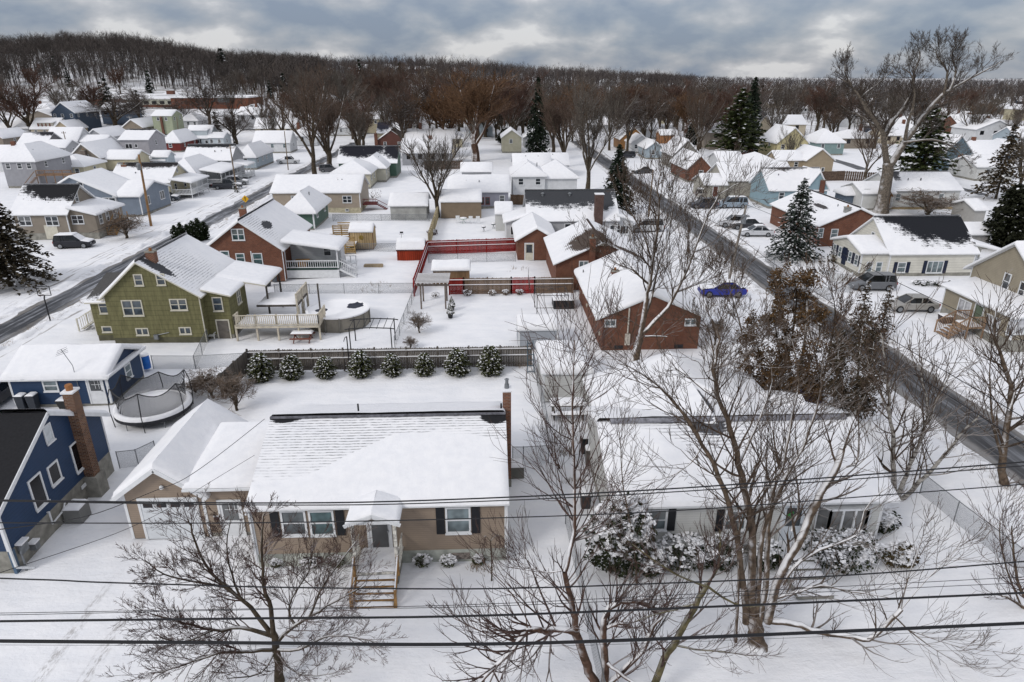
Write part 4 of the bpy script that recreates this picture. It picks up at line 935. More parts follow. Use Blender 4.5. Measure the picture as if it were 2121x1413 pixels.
# 7 brick ranch, gable to the camera, middle right
def brick_ranch():
    y0 = 50.0; x0, x1 = V(1247, 690, y0).x, V(1448, 690, y0).x; he = 2.95; d = 13.6
    root = thing('house', 'red brick ranch house with broad gable and two small windows, behind the tall bare tree', 'house', (round((x0 + x1) / 2, 2), y0 + d / 2, 0))
    r = body(root, x0, x1, y0, y0 + d, 0, he, 'y', 1.75, BRK, shingle('grey shingle', (.06, .05, .045)), ov=.55, found=0, th=.17, nu=12, nv=12, corners=False, ovf=.15)
    h = H(root, x0, x1, y0, y0 + d, 0, he); h.win('F', 1264, 669, .95, .6, 'v', pane=CGL); h.win('F', 1430, 667, .95, .6, 'v', pane=CGL)
    for px in (1281, 1405): p = V(px, 721, y0); obj('basement_window', MB().box(p.x - .35, p.x + .35, y0 - .04, y0 - .004, .12, .42), DGL, root)
    mb = MB(); p = V(1303, 650, y0); mb.tube([(p.x, y0 - .06, 3.7), (p.x - .02, y0 - .06, 1.5)], .07, 6); mb.box(p.x - .22, p.x + .18, y0 - .2, y0 - .01, .5, 1.45); obj('meter_box', mb, plain('peeling white', (.5, .46, .4), .8, .4, 8), root)
    h.chimney(1274, 562, 0, .65, .55, BRK, z=3.4, y=y0 + 8.3)
    for px, py, yy in ((1240, 610, y0 + 5), (1208, 564, y0 + 12)): p = V(px, py, yy); obj('vent_pipe', MB().tube([(p.x, yy, p.z - .3), (p.x, yy, p.z + .25)], .05, 6, cap=True), BLACK, root)
    for i, yy in enumerate((y0 + .8, y0 + 3, y0 + 5.5, y0 + 8, y0 + 10.5)): obj('outlet_box', MB().box(x0 - .1, x0 - .01, yy, yy + .2, 1 + (i % 3) * .5, 1.3 + (i % 3) * .5), TRIMC, root)
    mb = MB(); mb.tube([(x0 - .2, y0 + .1, 2.8), (x0 + .1, y0 - .1, 2.3), (x0 + .12, y0 - .07, .1)], .05, 5); obj('downspout', mb, plain('brown metal', (.09, .04, .03), .6), root)
    return h
brick_ranch()
def brick_house2():
    y0 = 66.5; x0, x1 = V(1152, 560, y0).x, V(1340, 560, y0).x; he = 3.0; d = 11.5
    root = thing('house', 'red brick house with a bare brown patch on its snowy roof, behind the brick ranch', 'house', (round((x0 + x1) / 2, 2), y0 + d / 2, 0))
    pm = patchy('roof brown', (.07, .052, .042), [(-1.0, -2.6, 2.3, 3.6), (2.8, -5.2, 1.7, 1.2)], [(-1.6, -1.5, 2.4, 5)], 'y', .2, up=1)
    r = body(root, x0, x1, y0, y0 + d, 0, he, 'y', 2.15, BRK, pm, ov=.35, found=0, snowy=False, corners=False, rooftop=pm)
    mb = MB(); xm = (x0 + x1) / 2; mb.prism([(xm - .15, he + 2.15), (xm, he + 2.25), (xm + .15, he + 2.15)], 'y', y0 - .3, y0 + d); obj('ridge_cap', mb, shingle('brown cap', (.05, .035, .03)), r)
    h = H(root, x0, x1, y0, y0 + d, 0, he); h.win('F', 1209, 548, 1.0, .8, 'v', pane=CGL)
    h.chimney(1228, 493, 0, .6, .5, BRK, z=.5, y=y0 - .25)
    p = V(1253, 505, y0); mb = MB().prism([(xm - .5, he + 1.72), (xm + .5, he + 1.72), (xm, he + 1.98)], 'y', y0 - .04, y0 + .01); obj('gable_vent', mb, TRIMC, root)
brick_house2()
def brick_garage():
    h = house('small red brick garage with white side door, at the end of the red fence', (1072, 539), 1150, 2.6, 8.5, 'y', 1.35, BRK, name='garage', cat='garage', ov=.35, found=0, corners=False, th=.22, nu=8, nv=8)
    h.door('F', 1096, 522, .95, 2.05, TRIMC, glassh=1.0)
brick_garage()
# 8 houses on the right of the right-hand road
def white_cape():
    y0 = 70.2; x0, x1 = V(1838, 560, y0).x, V(2013, 560, y0).x; he = 2.75; d = 8.5
    root = thing('house', 'white cape house with a mostly bare black roof and navy shutters', 'house', (round((x0 + x1) / 2, 2), y0 + d / 2, 0))
    pm = patchy('roof cape', (.012, .013, .017), [(1.4, .2, 5.0, 3.6), (2.6, -1.7, 2.4, 1.6), (-1.6, .4, 3.6, 1.7), (4, -.4, 1.6, 3)], [(1.5, -1.5, 4, 2.6)], 'x', .2)
    r = body(root, x0, x1, y0, y0 + d, 0, he, 'x', 3.0, WSID2, pm, ov=.3, found=.35, snowy=[1], th=.18, nu=8, nv=6)
    h = H(root, x0, x1, y0, y0 + d, 0, he); NV = plain('navy shutter', (.01, .016, .04), .5)
    h.win('F', 1867, 554, 1.0, 1.2, 'h', pane=CGL); h.shutters('F', 1867, 554, 1.0, 1.2, NV); h.win('F', 1936, 553, 1.9, 1.4, 't', pane=CGL); h.shutters('F', 1936, 553, 1.9, 1.4, NV)
    h.win('L', 1808, 490, .7, 1.1, 'h')
    # sun porch in front of the left gable
    a = x0 - 3.1
    body(root, a, x0 + .05, y0 + .25, y0 + 6.8, 0, 2.7, 'x', 1.0, WSID2, ov=.3, found=.35, th=.2, nu=6, nv=5)
    s = H(root, a, x0, y0 + .25, y0 + 6.8, 0, 2.7)
    for px in (1800, 1820): s.win('F', px, 553, .75, 1.2, 'h', pane=CGL)
    for i, yy in enumerate((.9, 2.3, 4.6, 5.9)): put_window(root, 'L', (a, y0 + .25 + yy, 1.0), .75, 1.25, 'h', pane=CGL)
    mb = MB()
    for yy in (.35, 1.45, 1.75, 2.85, 4.05, 5.15, 5.4, 6.4): mb.box(a - .05, a + .0, y0 + .25 + yy - .1, y0 + .25 + yy + .1, 1.0, 2.25)
    obj('shutter', mb, NV, root); obj('door', MB().box(a - .05, a, y0 + 3.3, y0 + 4.2, .4, 2.4), NV, root)
    # back porch at right
    b = V(2060, 540, y0 + 1).x; body(root, x1 - .05, b, y0 + .8, y0 + 5.5, 0, 2.7, 'r', .7, WSID2, ov=.4, found=0, walls=False, th=.2, nu=5, nv=5)
    mb = MB(); w = MB()
    for xx, yy in ((b - .1, y0 + .9), (b - .1, y0 + 5.3), (x1 + .8, y0 + .9)): mb.box(xx - .06, xx + .06, yy - .06, yy + .06, 0, 2.7)
    mb.box(x1, b, y0 + .85, y0 + .95, 1.7, 1.78); mb.box(x1, b, y0 + .8, y0 + 5.4, .95, 1.05)
    for i in range(14): x = x1 + (b - x1) * i / 14; mb.box(x, x + .04, y0 + .87, y0 + .92, 1.05, 1.7)
    mb.beam((b, y0 + .9, 1.7), (b - 1.6, y0 - .8, .9), .06); mb.beam((b, y0 + .9, .95), (b - 1.6, y0 - .8, .1), .05, .2)
    obj('porch_railing', mb, WHITE, root); w.box(x1, b - .3, y0 + 3, y0 + 5.3, 0, 2.7); obj('porch_wall', w, WSID2, root)
    mb = MB(); e = V(1690 / 4 + 1590, 250 + 1020 / 4, y0 + 3); mb.lathe((e.x, e.y, e.z - .1), [(.02, 0), (.22, .06), (.35, .2)], 12); obj('satellite_dish', mb, METAL, root)
white_cape()
def brick_right():
    h = house('red brick gable house with grey chimney, left of the white cape house', (1692, 512), 1838, 2.95, 15.5, 'y', 2.1, BRK, ov=.35, found=0, corners=False, rooftop=patchy('roof brick right', (.06, .055, .055), [(-2.0, -1.5, .35, 2.2)], [(-2.2, 0, 1.6, 5)], 'y', .2), snowy=[1], th=.18)
    h.win('F', 1728, 484, .95, 1.25, 'h', pane=CGL); h.win('F', 1700, 482, .7, 1.25, 'h', pane=CGL); h.chimney(1756, 430, 0, .7, .6, plain('grey stucco', (.25, .25, .24), .9, .3), z=3.5, y=h.y0 + .6)
brick_right()
def beige_right():
    x0, y0, d = 42.4, 48.4, 8.7
    root = thing('house', 'beige house at the right edge with enclosed porch and green front door', 'house', (48.5, 53.0, 0)); BG_ = siding('khaki siding', (.30, .262, .195), .14)
    mx = x0 + 2.7
    body(root, mx, mx + 9, y0 + .3, y0 + d + .9, 0, 4.5, 'x', 3.3, BG_, ov=.5, found=.5, th=.16, nu=8, nv=6)
    body(root, x0, mx + .05, y0, y0 + d, 0, 3.0, 'l', .55, BG_, ov=.35, found=1.0, th=.16, nu=6, nv=8)
    h = H(root, x0, mx, y0, y0 + d, 0, 3.0); L = dict(pane=glass('lace curtain', (.3, .3, .31), .3))
    for px, py in ((1997, 638), (2055, 672)): h.win('L', px, py, 1.6, 1.45, 'v', **L)
    h.win('F', 2106, 675, 1.5, 1.45, 'v', **L)
    h.door('L', 2025, 656, .95, 2.0, plain('sage door', (.10, .13, .09), .5), WHITE, glassh=0)
    hm = H(root, mx, mx + 9, y0, y0 + d, 0, 4.5); hm.win('L', 2085, 583, .8, 1.45, 'h'); hm.win('L', 2117, 601, .7, 1.45, 'h')
    st = MB(); p = VX(2025, 672, x0); yc = p.y                  # wooden stairs toward the road
    st.box(x0 - 1.5, x0, yc - .9, yc + .9, .92, 1.02)
    for i in range(5): st.box(x0 - 1.5 - (i + 1) * .3, x0 - 1.5 - i * .3, yc - .8, yc + .8, .78 - i * .18, .84 - i * .18)
    for yy in (yc - .9, yc + .9):
        st.beam((x0, yy, 1.95), (x0 - 1.5, yy, 1.95), .06, .1); st.beam((x0 - 1.5, yy, 1.95), (x0 - 3.0, yy, 1.05), .06, .1)
        for i in range(20): xx = x0 - .1 - i * .15; zt = 1.95 if xx > x0 - 1.5 else 1.95 - (x0 - 1.5 - xx) * .6; st.box(xx - .02, xx + .02, yy - .02, yy + .02, zt - .95, zt)
        for xx in (x0 - .1, x0 - 1.5, x0 - 3.0): st.box(xx - .05, xx + .05, yy - .05, yy + .05, 0, 2.0 if xx > x0 - 2 else 1.15)
    s = obj('entry_steps', st, plain('worn lumber', (.26, .17, .11), .8, .3), root)
    sn = MB(); snowsheet(sn, (x0 - 1.45, yc - .8, .99), (x0 - .05, yc - .8, .99), (x0 - .05, yc + .8, .99), (x0 - 1.45, yc + .8, .99), .08, 4, 4); obj('snow_cover', sn, SN, s)
beige_right()
# 9 small sheds near the middle
def shed(label, bl, brx, he, depth, ridge, rise, wall, **k):
    k.setdefault('found', 0); k.setdefault('th', .24); return house(label, bl, brx, he, depth, ridge, rise, wall, name='shed', cat='shed', **k)
s = shed('grey vinyl shed with deep snow roof beside the brick ranch', (1074, 724), 1155, 1.75, 3.0, 'x', .5, siding('pale grey vinyl', (.34, .36, .39), .12), ov=.1)
s = shed('white vinyl shed with a pillow of snow, behind the chain link fence', (1124, 832), 1222, 2.2, 5.0, 'hip', .6, WSID, ov=.15, th=.3, snowy=True)
s = shed('tan barn shaped shed with round ornament near the lumber deck', (726, 517), 774, 2.35, 2.6, 'x', .65, planks('tan board panel', (.42, .31, .17), .3), ov=.1, corners=False, th=.2)
p = s.on('F', 748, 492); mb = MB().lathe((0, 0, 0), [(.0, 0), (.3, .0), (.3, .03), (.2, .05)], 14); mb.v = [(p.x + a, s.y0 - .02 - c, p.z + b) for a, b, c in mb.v]; obj('round_ornament', mb, plain('gold ornament', (.25, .17, .04), .6), s.root)
mb = MB()
for xx in (s.x0, s.x1): mb.box(xx - .05, xx + .05, s.y0 - .04, s.y0 + .06, 0, 2.35)
mb.box(s.x0, s.x1, s.y0 - .03, s.y0, 0, .08); obj('corner_trim', mb, plain('brown trim', (.12, .06, .03), .7), s.root)
def red_barn():
    y0 = P(858, 540).y; p = P(858, 540); x0 = V(826, 530, y0 + 1.5).x; x1 = V(879, 530, y0).x; x0 = x1 - 3.3; d = 2.6; rd = planks('barn red boards', (.26, .035, .015), .25)
    root = thing('shed', 'small red gambrel barn shed with weathervane and white trimmed doors', 'shed', (round((x0 + x1) / 2, 2), y0 + d / 2, 0)); ym = y0 + d / 2
    prof = [(y0, 0), (y0 + d, 0), (y0 + d, 1.2), (y0 + d - .45, 1.9), (ym, 2.25), (y0 + .45, 1.9), (y0, 1.2)]
    obj('wall', MB().prism(prof, 'x', x0, x1), rd, root, fix=True)
    mb = MB(); q = prof[2:]
    for (a, b), (c, e) in zip(q[:-1], q[1:]): slab(mb, (x0 - .1, a, b), (x1 + .1, a, b), (x1 + .1, c, e), (x0 - .1, c, e), .1)
    r = obj('roof', mb, [shingle('barn shingles'), plain('red trim', (.2, .03, .015), .7)], root)
    mb = MB()
    snowsheet(mb, (x0 - .1, y0 + .05, 1.3), (x1 + .1, y0 + .05, 1.3), (x1 + .1, y0 + .45, 1.9), (x0 - .1, y0 + .45, 1.9), .08, 6, 3); snowsheet(mb, (x0 - .1, y0 + .45, 1.9), (x1 + .1, y0 + .45, 1.9), (x1 + .1, ym, 2.25), (x0 - .1, ym, 2.25), .22, 6, 3); snowsheet(mb, (x0 - .1, y0 + d - .45, 1.9), (x1 + .1, y0 + d - .45, 1.9), (x1 + .1, ym, 2.25), (x0 - .1, ym, 2.25), .22, 6, 3)
    obj('snow_cover', mb, SN, r, shade=True)
    mb = MB(); mb.tube([(x0 + .5, ym, 2.3), (x0 + .5, ym, 3.3)], .02, 5); mb.beam((x0 + .2, ym, 3.0), (x0 + .8, ym, 3.0), .03); mb.box(x0 + .35, x0 + .75, ym - .01, ym + .01, 3.1, 3.3); obj('weathervane', mb, BLACK, root)
    mb = MB(); mb.box(x0 - .03, x0 - .002, ym - .7, ym + .7, .85, .92); mb.box(x0 - .03, x0 - .002, ym - .02, ym + .02, .05, 1.7); obj('door_trim', mb, WHITE, root)
red_barn()
s = shed('weathered wooden shed with low snow roof, behind the brown and red fence', (898, 592), 972, 1.8, 2.6, 'x', .5, planks('weathered cedar boards', (.2, .125, .07), .16), ov=.18, corners=False, th=.18)
# ---------------------------------------------------------------- middle distance houses
def hs(label, bl, brx, he, depth, ridge, rise, wall, nF=2, nS=2, **k):
    wf = k.pop('wframe', None); wp = k.pop('wpane', None); k.setdefault('found', .4); k.setdefault('th', .2)
    h = house(label, bl, brx, he, depth, ridge, rise, wall, **k)
    h.auto(nF, nS, frame=wf, pane=wp); return h
def wing(h, dx0, dx1, dy0, dy1, he, ridge, rise, wall, **k):
    k.setdefault('found', .3); k.setdefault('nu', 3); k.setdefault('nv', 2); k.setdefault('corners', False); k.setdefault('th', .18)
    body(h.root, dx0, dx1, dy0, dy1, h.z0, he, ridge, rise, wall, **k)
    return H(h.root, dx0, dx1, dy0, dy1, h.z0, he)
def bare(name, c, ell, lines=(), ax='x'): return patchy(name, c, list(ell), list(lines), ax, .25)
# across the left road, near to far
h = hs('taupe house with black bare ridge on its roof, behind the big spruce', (40, 497), 150, 3.7, 8.2, 'x', 3.0, TAUPE, 0, 0, rooftop=bare('roof taupe', (.012, .012, .014), [(1.6, .0, 5.5, 2.4)]), snowy=[1], nu=8, nv=5, found=.9)
for px in (108, 52): h.win('F', px, 458, 1.7, 1.3, 'hv')
h.win('R', 158, 409, .8, 1.2, 'h'); mb = MB().box(V(108, 486, h.y0).x - .8, V(108, 486, h.y0).x + .9, h.y0 - .04, h.y0, .1, 2.0); obj('garage_door', mb, TRIMC, h.root)
w = wing(h, h.x1 - .05, h.x1 + 3.4, h.y0 + .6, h.y1 - .4, 3.35, 'r', .9, TAUPE, found=.8, ov=.4)
w.win('F', 161, 455, 1.6, 1.2, 'hv', pane=DGL)
for yy in (1.2, 3.0, 4.9, 6.0): put_window(h.root, 'R', (w.x1, w.y0 + yy, 1.8), .85, 1.3, 'h')
st = MB(); sx = w.x1 + .1; yb = w.y0 + 4.2
st.box(sx, sx + 1.3, yb, yb + 1.6, 1.5, 1.62)
for i in range(8): st.box(sx + .1, sx + 1.2, yb - (i + 1) * .3, yb - i * .3, 1.35 - i * .18, 1.42 - i * .18)
for xx in (sx + .1, sx + 1.25): st.beam((xx, yb, 2.5), (xx, yb - 2.4, 1.0), .07, .12); st.beam((xx, yb, 1.5), (xx, yb - 2.4, .1), .06, .25); st.box(xx - .05, xx + .05, yb - 2.45, yb - 2.35, 0, 1.1); st.box(xx - .05, xx + .05, yb + 1.5, yb + 1.6, 0, 2.6)
obj('stairs', st, WOOD, h.root)
h = hs('grey blue house with front gable and white corner boards, by the tall leaning pole', (95, 451), 248, 3.4, 9, 'y', 2.9, GREYB, 0, 0, corners=True, ap=.46, nu=8, nv=6); h.win('F', 167, 385, .9, 1.2, 'h'); h.win('F', 227, 418, 2.0, 1.3, 'hv')
w = wing(h, h.x1 - .02, h.x1 + 3.6, h.y0 + .2, h.y0 + 10.5, 3.3, 'x', 1.5, GREYB, corners=True); put_window(h.root, 'R', (w.x1, w.y0 + 2.4, 1.5), 1.5, 1.4, 'v'); put_window(h.root, 'R', (w.x1, w.y0 + 7.6, 1.5), 1.6, 1.4, 'v')
h = hs('pale yellow house with bare black ridge and white railed porch', (235, 415), 356, 3.25, 9, 'x', 2.6, YEL, 0, 0, rooftop=bare('roof yellow', (.02, .017, .018), [(1.0, .8, 7.5, 2.0)]), snowy=[1], nu=6, nv=4); h.win('F', 328, 387, 1.8, 1.3, 'hv'); h.win('R', 366, 352, .6, .8, '')
h.chimney(257, 341, 0, .9, .7, BRK2, y=h.y0 + 4)
def porch(h, dx, y0, y1, he, rail=WHITE, zf=.9, rise=.6):
    body(h.root, h.x1 - .05, h.x1 + dx, y0, y1, h.z0, he, 'r', rise, WHT, ov=.3, found=0, walls=False, th=.18, nu=3, nv=3)
    mb = MB(); b = h.x1 + dx; z0 = h.z0; mb.box(h.x1, b, y0, y1, z0 + zf - .12, z0 + zf); mb.box(h.x1, b, y0 + .05, y0 + .1, z0 + zf + .8, z0 + zf + .88); mb.box(b - .1, b - .05, y0, y1, z0 + zf + .8, z0 + zf + .88)
    n = max(2, int((y1 - y0) / 2.2))
    for i in range(n + 1): yy = y0 + .1 + (y1 - y0 - .2) * i / n; mb.box(b - .14, b - .02, yy - .06, yy + .06, z0, z0 + he)
    mb.box(h.x1 + .0, h.x1 + .1, y0, y0 + .12, z0, z0 + he)
    for i in range(int((y1 - y0) / .25)): yy = y0 + .1 + i * .25; mb.box(b - .1, b - .06, yy, yy + .06, z0 + zf, z0 + zf + .8)
    for i in range(int(dx / .25)): xx = h.x1 + .1 + i * .25; mb.box(xx, xx + .06, y0 + .05, y0 + .09, z0 + zf, z0 + zf + .8)
    obj('porch_railing', mb, rail, h.root)
    for i in range(2): put_window(h.root, 'R', (h.x1, y0 + (y1 - y0) * (i + .5) / 2, z0 + zf + .5), .9, 1.2, 'h', pane=DGL)
porch(h, 3.6, h.y0 + .5, h.y1 - .5, 3.0)
h = hs('white house with a long railed porch facing the left road, beyond the yellow house', (345, 394), 412, 3.1, 14, 'hip', 2.4, WHT, 1, 0, nu=6); porch(h, 4.0, h.y0 + 2, h.y1 - .4, 3.0)
h = hs('light grey house with dark ridge line and small entry roof', (388, 372), 483, 4.2, 8, 'x', 2.6, LGREY, 2, 2, rooftop=bare('roof lgrey', (.02, .02, .023), [(0, .3, 8, 1.1)]), snowy=[1]); porch(h, 3.2, h.y0 + .3, h.y0 + 5, 2.9, zf=.5)
h = hs('light blue house with hip roof beside the driveway with the pickup', (497, 352), 532, 3.2, 14, 'hip', 2.2, LBLUE, 1, 4)
h = hs('long white house with snowy roof, beyond the light blue house', (528, 318), 602, 3.1, 8, 'x', 2.6, WHT, 3, 1, wpane=TGL)
h = hs('light grey two level house with a wooden rear deck, at the far left', (18, 390), 86, 5.4, 12, 'hip', 2.6, siding('lavender grey siding', (.30, .30, .32), .2), 3, 2)
mb = MB(); a = h.x1 + .2; mb.box(a, a + 7, h.y0 - 1, h.y0 + 2, 2.5, 2.65)
for i in range(5): mb.box(a + i * 1.7, a + i * 1.7 + .12, h.y0 - 1, h.y0 - .88, 0, 3.6)
mb.box(a, a + 7, h.y0 - 1, h.y0 - .92, 3.5, 3.6); mb.box(a, a + 7, h.y0 - 1, h.y0 - .95, 2.7, 2.8)
for i in range(24): mb.box(a + i * .29, a + i * .29 + .05, h.y0 - .99, h.y0 - .95, 2.7, 3.5)
for i in range(9): mb.box(a - .4 + i * .28 - 1.6, a - .1 + i * .28 - 1.6, h.y0 - 2.2, h.y0 - 1.1, .3 + i * .25, .38 + i * .25)
mb.beam((a - 2, h.y0 - 2.2, 1.0), (a + .6, h.y0 - 2.2, 3.5), .1); obj('rear_deck', mb, plain('deck brown', (.2, .12, .07), .8), h.root)
h = hs('pale yellow cottage with hip roof between the grey and taupe houses', (103, 372), 178, 2.8, 9, 'hip', 1.8, YEL, 3, 1)
h = hs('taupe gable house with brown chimney in the middle of the left block', (152, 357), 212, 3.4, 13, 'y', 2.9, TAUPE, 2, 1); h.win('F', 181, 325, .8, 1.0, ''); h.chimney(172, 312, 0, 1.0, .8, plain('brown stucco', (.17, .14, .12), .9), z=1, y=h.y0 - .4)
wing(h, h.x1 - .1, h.x1 + 7, h.y0 + 2, h.y0 + 9, 2.8, 'x', 1.5, YEL)
h = hs('tall light grey two storey box house with few windows', (258, 342), 316, 6.2, 9.5, 'x', 1.9, siding('pearl siding', (.36, .35, .37), .2), 0, 1, rooftop=bare('roof pearl', (.03, .03, .03), [(.5, .3, 5, .6)]), snowy=[1]); h.win('F', 267, 303, 1.7, 1.2, 'v', pane=DGL); h.win('F', 282, 302, .7, .9, '', pane=DGL); h.win('F', 266, 324, .7, 1.0, '', pane=DGL)
h = hs('slate blue two storey house at the edge of the woods', (117, 279), 164, 7.4, 16, 'y', 3.2, SLATE, 3, 3); h.win('F', 125, 253, 1, .9)
h = hs('pale green two storey house with red brown chimney', (322, 281), 362, 6.6, 9, 'x', 1.6, PGREEN, 2, 2); h.chimney(333, 243, 0, .7, .5, BRK3, z=0, y=h.y0 - .35)
h = hs('tan ranch house with low gable facing the road, left of the pale green house', (258, 284), 298, 3.2, 17, 'y', 2.4, siding('tan ranch siding', (.24, .2, .155), .2), 0, 4, wpane=DGL)
h = hs('white house with bare dark roof, right of the red trimmed cape', (100, 316), 165, 3.3, 8.5, 'x', 3.2, WHT, 1, 1, rooftop=bare('roof dk1', (.018, .018, .022), [(0, -1.2, 12, 4)], [(0, -2, 12, 4)])); body
wing(h, h.x1 - .1, h.x1 + 7.5, h.y0 + .5, h.y0 + 7, 3.0, 'x', 1.4, WHT).auto(5, 1, w=.8)
h = hs('grey house with patchy dark roof and sun porch on its right', (40, 327), 98, 3.1, 10, 'x', 3.0, siding('charcoal siding', (.16, .16, .165), .2), 2, 1, rooftop=bare('roof dk2', (.02, .02, .025), [(3, 1.2, 5, 2.6)]), snowy=[1])
wing(h, h.x1 - .1, h.x1 + 6, h.y0 - 1, h.y0 + 6, 2.8, 'x', 1.5, LGREY).auto(6, 1, w=.75)
h = hs('grey ranch house with wide gable front, near the slate blue house', (182, 307), 222, 3.2, 15, 'y', 2.2, LGREY, 0, 4)
h = hs('cream cape house with brown red shuttered dormer windows', (68, 286), 121, 3.0, 9, 'x', 3.0, siding('cream siding', (.46, .4, .3), .2), 3, 1)
body(h.root, h.x0 + 2.2, h.x0 + 7.4, h.y0 + .6, h.y0 + 4.4, h.z0 + 3.2, 1.7, 'f', .4, siding('dormer siding', (.4, .38, .33), .2), ov=.2, found=0, corners=False, nu=3, nv=2); mb = MB()
for i in range(4): x = h.x0 + 2.6 + i * 1.3; mb.box(x - .25, x + .15, h.y0 + .5, h.y0 + .58, h.z0 + 3.3, h.z0 + 4.6)
obj('shutter', mb, plain('brown red shutter', (.13, .03, .02), .6), h.root)
wing(h, h.x1 - .05, h.x1 + 5.5, h.y0 - 1.5, h.y0 + 9, 3.0, 'y', 2.4, siding('tan gable siding', (.38, .31, .21), .2))
h = hs('small taupe gable house at the left edge of the photo', (-30, 321), 14, 4.6, 12, 'y', 1.8, TAUPE, 1, 1); 
h = hs('low grey house half hidden by scrub trees at the far left edge', (-5, 283), 62, 2.8, 10, 'hip', 2.2, LGREY, 2, 0)
h = hs('pale blue white cape house with long shed dormer and black shutters', (388, 307), 436, 3.0, 9.5, 'x', 3.2, siding('ice siding', (.47, .52, .55), .2), 0, 0)
body(h.root, h.x0 + .6, h.x1 - .6, h.y0 + .5, h.y0 + 4.7, h.z0 + 3.0, 2.1, 'f', .5, siding('ice siding', (.47, .52, .55), .2), ov=.2, found=0, corners=False, nu=3, nv=2)
for px in (397, 411): h.win('F', px, 293, .9, 1.2, ''); h.shutters('F', px, 293, .9, 1.2, BLK)
h.win('F', 428, 294, .9, 1.0, ''); wing(h, h.x1 - .05, h.x1 + 4.5, h.y0 - .5, h.y0 + 6, 3.1, 'x', 1.2, siding('ice siding', (.47, .52, .55), .2)).auto(2, 1)
h = hs('dark red house with wide snow roof behind the pearl grey box house', (338, 316), 376, 3.0, 15, 'hip', 2.6, siding('barn red siding', (.14, .02, .016), .25), 1, 2)
h = hs('white house with small windows beyond the pale green house', (374, 268), 412, 3.0, 10, 'hip', 2.2, WHT, 3, 1)
shed('pale blue shed with snow roof beside the grey box house', (318, 345), 350, 2.4, 4, 'x', 1.0, siding('shed blue siding', (.4, .46, .5), .2), nu=3, nv=2, corners=False)
shed('orange wooden shed with low snow roof behind the yellow house', (303, 345), 343, 1.5, 3.2, 'x', .9, planks('orange boards', (.3, .13, .05), .25), nu=3, nv=2, corners=False)
# the school at the foot of the hill
def school():
    SB = brick('school brick', (.2, .07, .035), (.15, .05, .03), (.22, .15, .12), 2)
    bl = P(357, 226); x0, y0, z0 = bl.x, bl.y, terrain(bl.x, bl.y); x1 = xcol(516, y0, z0)
    root = thing('school', 'long flat roofed brick school building below the wooded hill', 'school', (round((x0 + x1) / 2, 1), round(y0 + 12, 1), z0))
    H_ = V(440, 203, y0).z - z0
    def block(a, b, c, d, h, m, win=None):
        obj('wall', MB().box(a, b, c, d, z0 - 3, z0 + h), m, root); obj('roof', MB().box(a - .5, b + .5, c - .5, d + .5, z0 + h + .01, z0 + h + .7), SN, root)
        if win:
            mb = MB(); n = int((b - a) / 3.2)
            for i in range(n): x = a + (b - a) * (i + .2) / n; mb.box(x, x + (b - a) / n * .6, c - .06, c + .01, z0 + h * win[0], z0 + h * win[1])
            obj('window', mb, DGL, root)
    block(x0, x1, y0, y0 + 22, H_, SB); mb = MB()
    for px in (457, 470): q = V(px, 208, y0); mb.box(q.x - 1.3, q.x + 1.3, y0 - .08, y0, q.z - .9, q.z + .9)
    obj('window', mb, CGL, root)
    for i in range(7): q = x0 + 1.5 + i * 2.4; obj('brick_pier', MB().box(q, q + .6, y0 - .5, y0, z0 - 2, z0 + H_ - .3), BRK3, root)
    a = V(262, 210, y0 + 10); block(a.x, x0 + .5, y0 + 10, y0 + 34, H_ * .82, siding('school panel', (.46, .46, .38), .8), (.45, .8)); obj('brick_base', MB().box(a.x, x0, y0 + 9.8, y0 + 10.0, z0 - 2, z0 + H_ * .3), SB, root)
    a2 = V(182, 205, y0 + 24); block(a2.x, a.x - .2, y0 + 24, y0 + 40, H_ * .75, SB)
    b2 = V(395, 195, y0 + 40); a3 = V(240, 195, y0 + 40); block(a3.x, b2.x, y0 + 40, y0 + 60, H_ * .95, BRK3); c = V(356, 190, y0 + 45); obj('chimney', MB().box(c.x - 1.6, c.x + 1.6, y0 + 42, y0 + 45, z0, c.z + .5), BRK3, root)
school()
# between the roads, near to far
h = hs('long beige ranch house with four windows and brick chimney beside the left road', (568, 441), 748, 3.35, 8.6, 'x', 2.0, BEIGE, 0, 0, ov=.3, corners=True, nu=12, nv=5, th=.17, found=.75, fmat=plain('cream foundation', (.42, .38, .27), .9, .2))
for px, w_ in ((613, 1.5), (669, 1.6), (719, 1.5)): h.win('F', px, 413, w_, 1.15, 'hv')
h.win('F', 719, 435, .6, .35, '', pane=DGL); h.chimney(699, 373, 0, .7, .6, BRK2, y=h.y0 + 3.3, z=4)
mb = MB(); a = h.x1 + .1; mb.box(a, a + 2.2, h.y0 + 1.5, h.y0 + 4, .9, 1.05); mb.box(a, a + 2.2, h.y0 + 1.5, h.y0 + 1.57, 1.8, 1.9)
for i in range(9): mb.box(a + .1 + i * .25, a + .15 + i * .25, h.y0 + 1.5, h.y0 + 1.56, 1.0, 1.8)
for i in range(6): mb.box(a + 2.2 + i * .28, a + 2.5 + i * .28, h.y0 + 1.6, h.y0 + 2.8, .85 - i * .15, .92 - i * .15)
mb.beam((a + 2.2, h.y0 + 1.6, 1.85), (a + 4, h.y0 + 1.6, .9), .08); obj('side_steps', mb, plain('dark red paint', (.13, .02, .018), .7), h.root)
h = hs('dark green cottage with wide hip roof of snow beside the lumber deck', (592, 478), 652, 3.1, 9.5, 'hip', 1.9, TEAL, 0, 2, ov=.6, nu=8, nv=5, found=.3)
mb = MB(); mb.tube([(h.x1 + .5, h.y0 - .5, 2.9), (h.x1 + .1, h.y0 - .1, 2.4), (h.x1 + .1, h.y0 - .1, .1)], .05, 5); obj('downspout', mb, WHITE, h.root)
